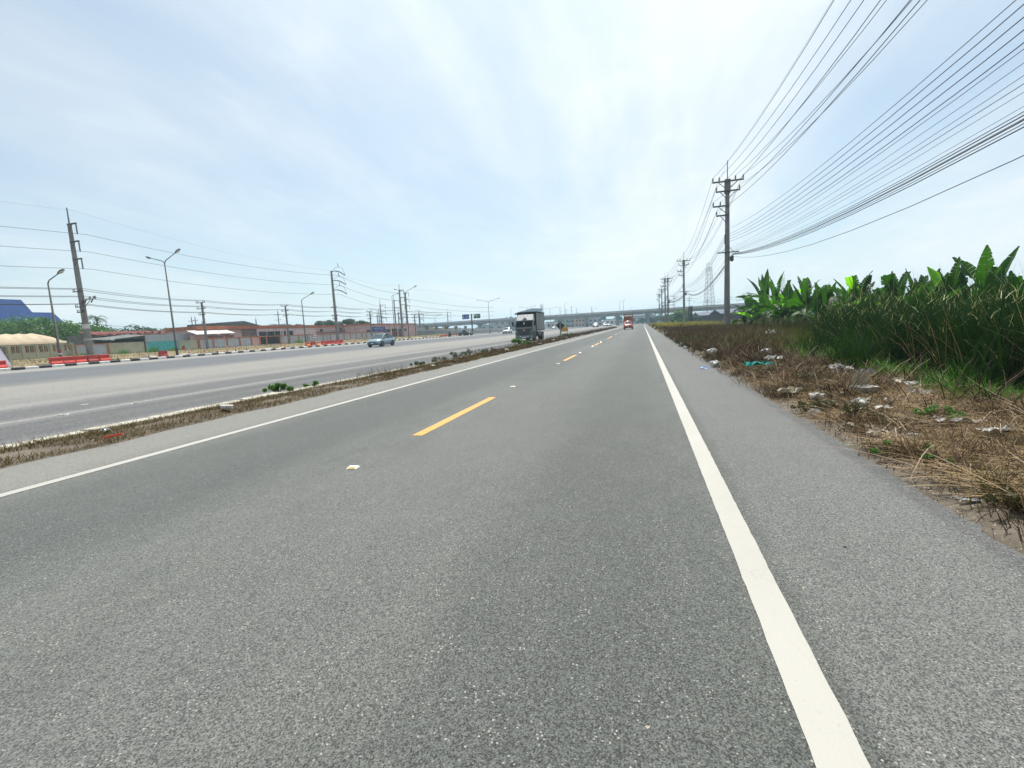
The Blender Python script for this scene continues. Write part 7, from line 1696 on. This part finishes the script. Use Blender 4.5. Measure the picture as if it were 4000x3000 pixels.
def wad(loc, s, m, label, name='plastic_bag', sq=0.6, cat='litter'):
    s *= 0.72; n1, n2 = 8, 12; V = []; F = []; ph = rng.uniform(0, 6.28, 6)
    for j in range(n1 + 1):
        th = math.pi*j/n1
        for i in range(n2):
            a = 2*math.pi*i/n2; q = 1 + 0.22*math.sin(3*a + ph[0] + 2*th) + 0.16*math.sin(5*a - 3*th + ph[1]) + rng.uniform(-0.14, 0.14)
            V.append((s*q*math.sin(th)*math.cos(a), s*q*math.sin(th)*math.sin(a)*0.8, s*sq*(1 + q*math.cos(th))*0.9))
    for j in range(n1):
        for i in range(n2): F.append((j*n2 + i, (j + 1)*n2 + i, (j + 1)*n2 + (i + 1) % n2, j*n2 + (i + 1) % n2))
    mb = MB(); mb.add(V, F); o = mb.build(name, m, fix=True); o.location = loc; o.rotation_euler = (0, 0, rng.uniform(0, 6.28)); return tag(o, label, cat)
def gp(zx, zy, up=0.0):
    px, py = 2600 + zx*0.63291, 1250 + zy*0.63291; p = G(px, py); p = G(px, py, float(rv(np.array(p.x), np.array(p.y)))); p.z += up; return p
up = 0.06
crumple(gp(1790, 660, up), 0.42, 0.20, 0.03, M_PLG, 'grey translucent plastic bag flattened on the straw', 2.7, 'plastic_bag')
crumple(gp(2020, 715, up), 0.34, 0.13, 0.02, M_PLW, 'long white wrapper lying on the straw next to another scrap', 0.2)
crumple(gp(2130, 705, up), 0.16, 0.12, 0.03, M_PLG, 'small grey scrap at the end of the long white wrapper')
crumple(gp(1250, 520, up), 0.40, 0.10, 0.02, M_CREAMP, 'narrow cream card strip tilted on the dry weeds', 0.6)
crumple(gp(1335, 568, up), 0.26, 0.14, 0.015, M_PLW, 'clean white paper plate scrap on the straw', 0.1)
crumple(gp(1595, 598, up), 0.24, 0.08, 0.015, M_CREAMP, 'pale card sliver lying between the straw clumps', 0.1)
crumple(gp(780, 472, up), 0.50, 0.26, 0.05, M_CREAMP, 'opened paper sack with curled edges by the edge of the asphalt', 0.1, 'paper_sack')
wad(gp(930, 512, up), 0.13, M_PLW, 'round white crumpled bag among olive weeds near the asphalt')
wad(gp(1060, 335, up), 0.20, M_PLG, 'grey wad of torn plastic in the brown brush')
wad(gp(1130, 332, up), 0.12, M_PLG, 'smaller grey plastic wad beside the torn one', )
crumple(gp(1225, 380, up + 0.06), 0.40, 0.16, 0.06, M_PLG, 'ragged grey plastic strip caught on twigs behind the clear box')
crumple(gp(560, 330, up + 0.12), 0.75, 0.34, 0.05, M_TEAL, 'teal cloth rag snagged on the brown brush', 0.5, 'cloth_rag')
crumple(gp(655, 292, up + 0.14), 0.55, 0.30, 0.06, M_PLW, 'white plastic sheet trailing from the teal rag', 0.5)
wad(gp(235, 308, 0.0), 0.13, M_BLUEP, 'blue plastic bag at the very edge of the asphalt', sq=0.5)
wad(gp(290, 240, up + 0.1), 0.24, M_PLW, 'big white plastic bag in the twigs above the blue one')
wad(gp(305, 298, up), 0.20, M_PLW, 'white bag half buried in twigs right beside the blue one')
crumple(gp(235, 228, up), 0.60, 0.40, 0.08, M_CREAMP, 'cream sack lying flat at the brush edge behind the white bags', None, 'paper_sack')
crumple(gp(650, 145, up + 0.35), 0.30, 0.45, 0.10, M_PLW, 'white scrap hanging high on the dead brush')
wad(gp(620, 232, up + 0.05), 0.22, M_PLG, 'dull grey bag lodged in the brush behind the white sheet')
crumple(gp(790, 572, 0.0), 0.30, 0.10, 0.015, M_PLW, 'white wrapper strip on the edge of the asphalt', 2.8)
wad(gp(915, 602, 0.03), 0.11, M_PLG, 'greyish crumpled film under the olive weeds')
crumple(gp(1095, 608, 0.03), 0.24, 0.18, 0.03, M_PLW, 'white food wrapper in the weeds near the asphalt')
wad(gp(1140, 665, 0.02), 0.05, M_CREAMP, 'tiny cream crumpled ball on bare dirt', 'paper_ball')
crumple(gp(1310, 712, 0.03), 0.22, 0.12, 0.02, M_PLW, 'twisted white strip beside dark clods on the dirt')
crumple(gp(1525, 738, up), 0.12, 0.06, 0.01, M_PLW, 'small oval white scrap on the brown straw')
crumple(gp(1870, 1122, 0.02), 0.17, 0.06, 0.01, M_PLG, 'pale grey wrapper on the bare dirt beside the asphalt', 2.8)
wad(gp(1430, 430, up), 0.16, M_CREAMP, 'cream crumpled bag beside the fresh green grass')
wad(gp(1530, 440, up), 0.13, M_PLW, 'white torn bag beside the cream one')
crumple(gp(1560, 478, up), 0.34, 0.16, 0.04, M_PLG, 'grey torn film draped on straw below the two torn bags')
wad(gp(1095, 490, up), 0.07, M_CREAMP, 'pale paper cup lid shaped scrap on the weeds', 'paper_ball')
wad(gp(1200, 560, up), 0.13, M_PLW, 'white knotted bag below the narrow cream strip')
wad(gp(955, 462, 0.03), 0.12, M_CHEV, 'black plastic lump beside the paper sack')
crumple(gp(1170, 775, 0.01), 0.20, 0.02, 0.004, M_TEAL, 'thin teal straw lying on the dirt edge', 2.9, 'drinking_straw', 9, 2)
for zx, zy, s, lab in ((100, 160, 0.2, 'white bag at the brush edge beside the green clump'), (120, 180, 0.16, 'pale sack scrap below the green clump'), (12, 92, 0.28, 'white bags heaped at the brush edge far along the shoulder')):
    wad(gp(zx, zy, 0.02), s, M_PLW, lab)
for k in range(34):
    x, y = rng.uniform(2.15, 4.6), 2.6 + 14*rng.uniform()**1.1
    z = float(rv(np.array(x), np.array(y))) + rng.uniform(0.03, 0.09); m_ = (M_PLW, M_PLG, M_CREAMP)[k % 3]
    o = crumple((x, y, z), rng.uniform(0.06, 0.16), rng.uniform(0.04, 0.10), 0.012, m_, 'tiny scrap of pale litter caught in the straw', None, 'litter_scrap', 5, 4)
    o['group'] = 'tiny litter scraps in the straw'; o.rotation_euler = (rng.normal()*0.4, rng.normal()*0.4, rng.uniform(0, 6.28))
# clear food box: tray with ribbed lid
p = gp(1225, 455, up - 0.02); r = empty('food_box', p, 0.35); r.scale = (0.8,)*3
mb = MB(); mb.loft([[Vector((x*.15, y*.10, 0)) for x, y in ((-1, -1), (1, -1), (1, 1), (-1, 1))], [Vector((x*.19, y*.14, 0.09)) for x, y in ((-1, -1), (1, -1), (1, 1), (-1, 1))]]); mb.build('tray', M_PLW, r)
mb = MB(); q_ = Matrix.Rotation(R(-62), 3, 'X')
for k in range(6): mb.add([q_ @ Vector(v) + Vector((0, 0.13, 0.10)) for v in ((-0.19 + k*0.063, 0, 0), (-0.19 + (k + 0.9)*0.063, 0, 0), (-0.17 + (k + 0.85)*0.058, -0.25, 0.05 + 0.01*(k % 2)), (-0.17 + k*0.058, -0.25, 0.05 + 0.01*(k % 2)))], [(0, 1, 2, 3)])
mb.build('lid', M_CREAMP, r); tag(r, 'open pale plastic food box with its ribbed lid up among the straw', 'food box')
# litter on the median
for px, py, s, kind_, lab in ((1979, 1371, 0.30, 0, 'white bag on the median before the tall green weed'), (1948, 1374, 0.24, 1, 'flat white scrap beside the white bag on the median'), (2047, 1352, 0.45, 1, 'pale sacking spread on the median before the truck'), (1901, 1378, 0.22, 0, 'small pale bag at the dark weeds on the median'), (2161, 1332, 0.30, 0, 'white lump of plastic on the median below the diamond sign'), (2213, 1320, 0.30, 0, 'white bag on the median just past the diamond sign'), (2105, 1345, 0.35, 1, 'cream scrap on the brown median beside the truck'), (1868, 1382, 0.22, 0, 'white crumpled bag among the dark weeds'), (1800, 1402, 0.20, 0, 'white bag at the near end of the dark weeds'), (1770, 1412, 0.22, 1, 'white strip of film by the near dark weeds'), (1690, 1432, 0.16, 0, 'small pale bag resting against the pale kerb')):
    p = G(px, py, 0.08)
    if kind_ == 0: wad(p, s*0.62, M_PLW, lab)
    else: crumple(p, s*1.6, s*0.8, 0.05, M_PLW, lab)
p = G(886, 1597, 0.10); mb = MB(); mb.box((0, 0, 0.04), (0.20, 0.12, 0.07)); o = mb.build('carton', M_PLW, bevel=0.01); o.location = p; o.rotation_euler = (0, 0.1, 0.5); tag(o, 'small white drink carton lying on the median grass', 'carton')
p = G(443, 1711, 0.10); mb = MB(); mb.tube([(-0.10, -0.06, 0.02), (0.10, 0.06, 0.05)], 0.013, 6); o = mb.build('stick', M_BRED); o.location = p; tag(o, 'red plastic stick lying on the median grass', 'stick')
p = G(411, 1683, 0.11); crumple(p, 0.26, 0.16, 0.03, M_PLG, 'grey torn paper on the kerb beside the red stick')
for px, py, lab in ((247, 1621, 'white paper scrap on the highway by the faded lane line'), (515, 1578, 'flat white scrap lying on the highway'), (330, 1580, 'small pale chip on the highway')):
    crumple(G(px, py, 0.0), 0.22, 0.10, 0.012, M_PLW, lab)
for px, py, s, lab in ((1845, 2340, 0.012, 'single white pebble lying on the middle of the road'), (2530, 2845, 0.011, 'pale pebble near the white edge line'), (3300, 2140, 0.014, 'dark pebble on the road shoulder'), (3140, 2300, 0.012, 'pale pebble on the road shoulder beside the edge line')):
    wad(G(px, py, -0.004), s, M_CREAMP if 'dark' not in lab else M_CHEV, lab, 'pebble', 0.5, 'pebble')
# crumbled clods and gravel at the edge of the asphalt
n = 2600; yy = 1.2 + 12*rng.uniform(0, 1, n)**1.4; xx = 1.96 + np.abs(rng.normal(size=n))*0.16; s = rng.uniform(0.003, 0.013, n)
zz_ = rv(xx, yy) + s*0.3
tet = np.array([[1, 0, -.4], [-.5, .87, -.4], [-.5, -.87, -.4], [0.1, 0, .8]])
V = (tet[None]*s[:, None, None]*rng.uniform(0.7, 1.3, (n, 4, 1)) + np.stack([xx, yy, zz_], -1)[:, None]); 
F = (np.arange(n)[:, None, None]*4 + np.array([[0, 1, 3], [1, 2, 3], [2, 0, 3]])[None]).reshape(-1, 3)
tag(strips('edge_gravel', V.reshape(-1, 3), F, mat('edge_gravel', (0.05, 0.048, 0.045), (0.22, 0.19, 0.15), 0.9, 40, island=0.5)), 'dark crumbled gravel along the broken edge of the asphalt', 'gravel', kind='stuff')
# ================================================================ haze: the air itself
mb = MB(); mb.bb((-2600, -500, -1.5), (2600, 4100, 52))
m, t, b = nt('haze_air'); t.nodes.remove(b)
pv = N(t, 'ShaderNodeVolumePrincipled')
pv.inputs['Color'].default_value = (0.62, 0.85, 1.0, 1); pv.inputs['Density'].default_value = 0.0006; pv.inputs['Anisotropy'].default_value = 0.3
t.links.new(pv.outputs[0], t.nodes['Material Output'].inputs['Volume'])
m.volume_intersection_method if hasattr(m, 'volume_intersection_method') else None
tag(mb.build('haze', m), 'thin pale blue haze filling the air over the whole place', 'haze', kind='stuff')
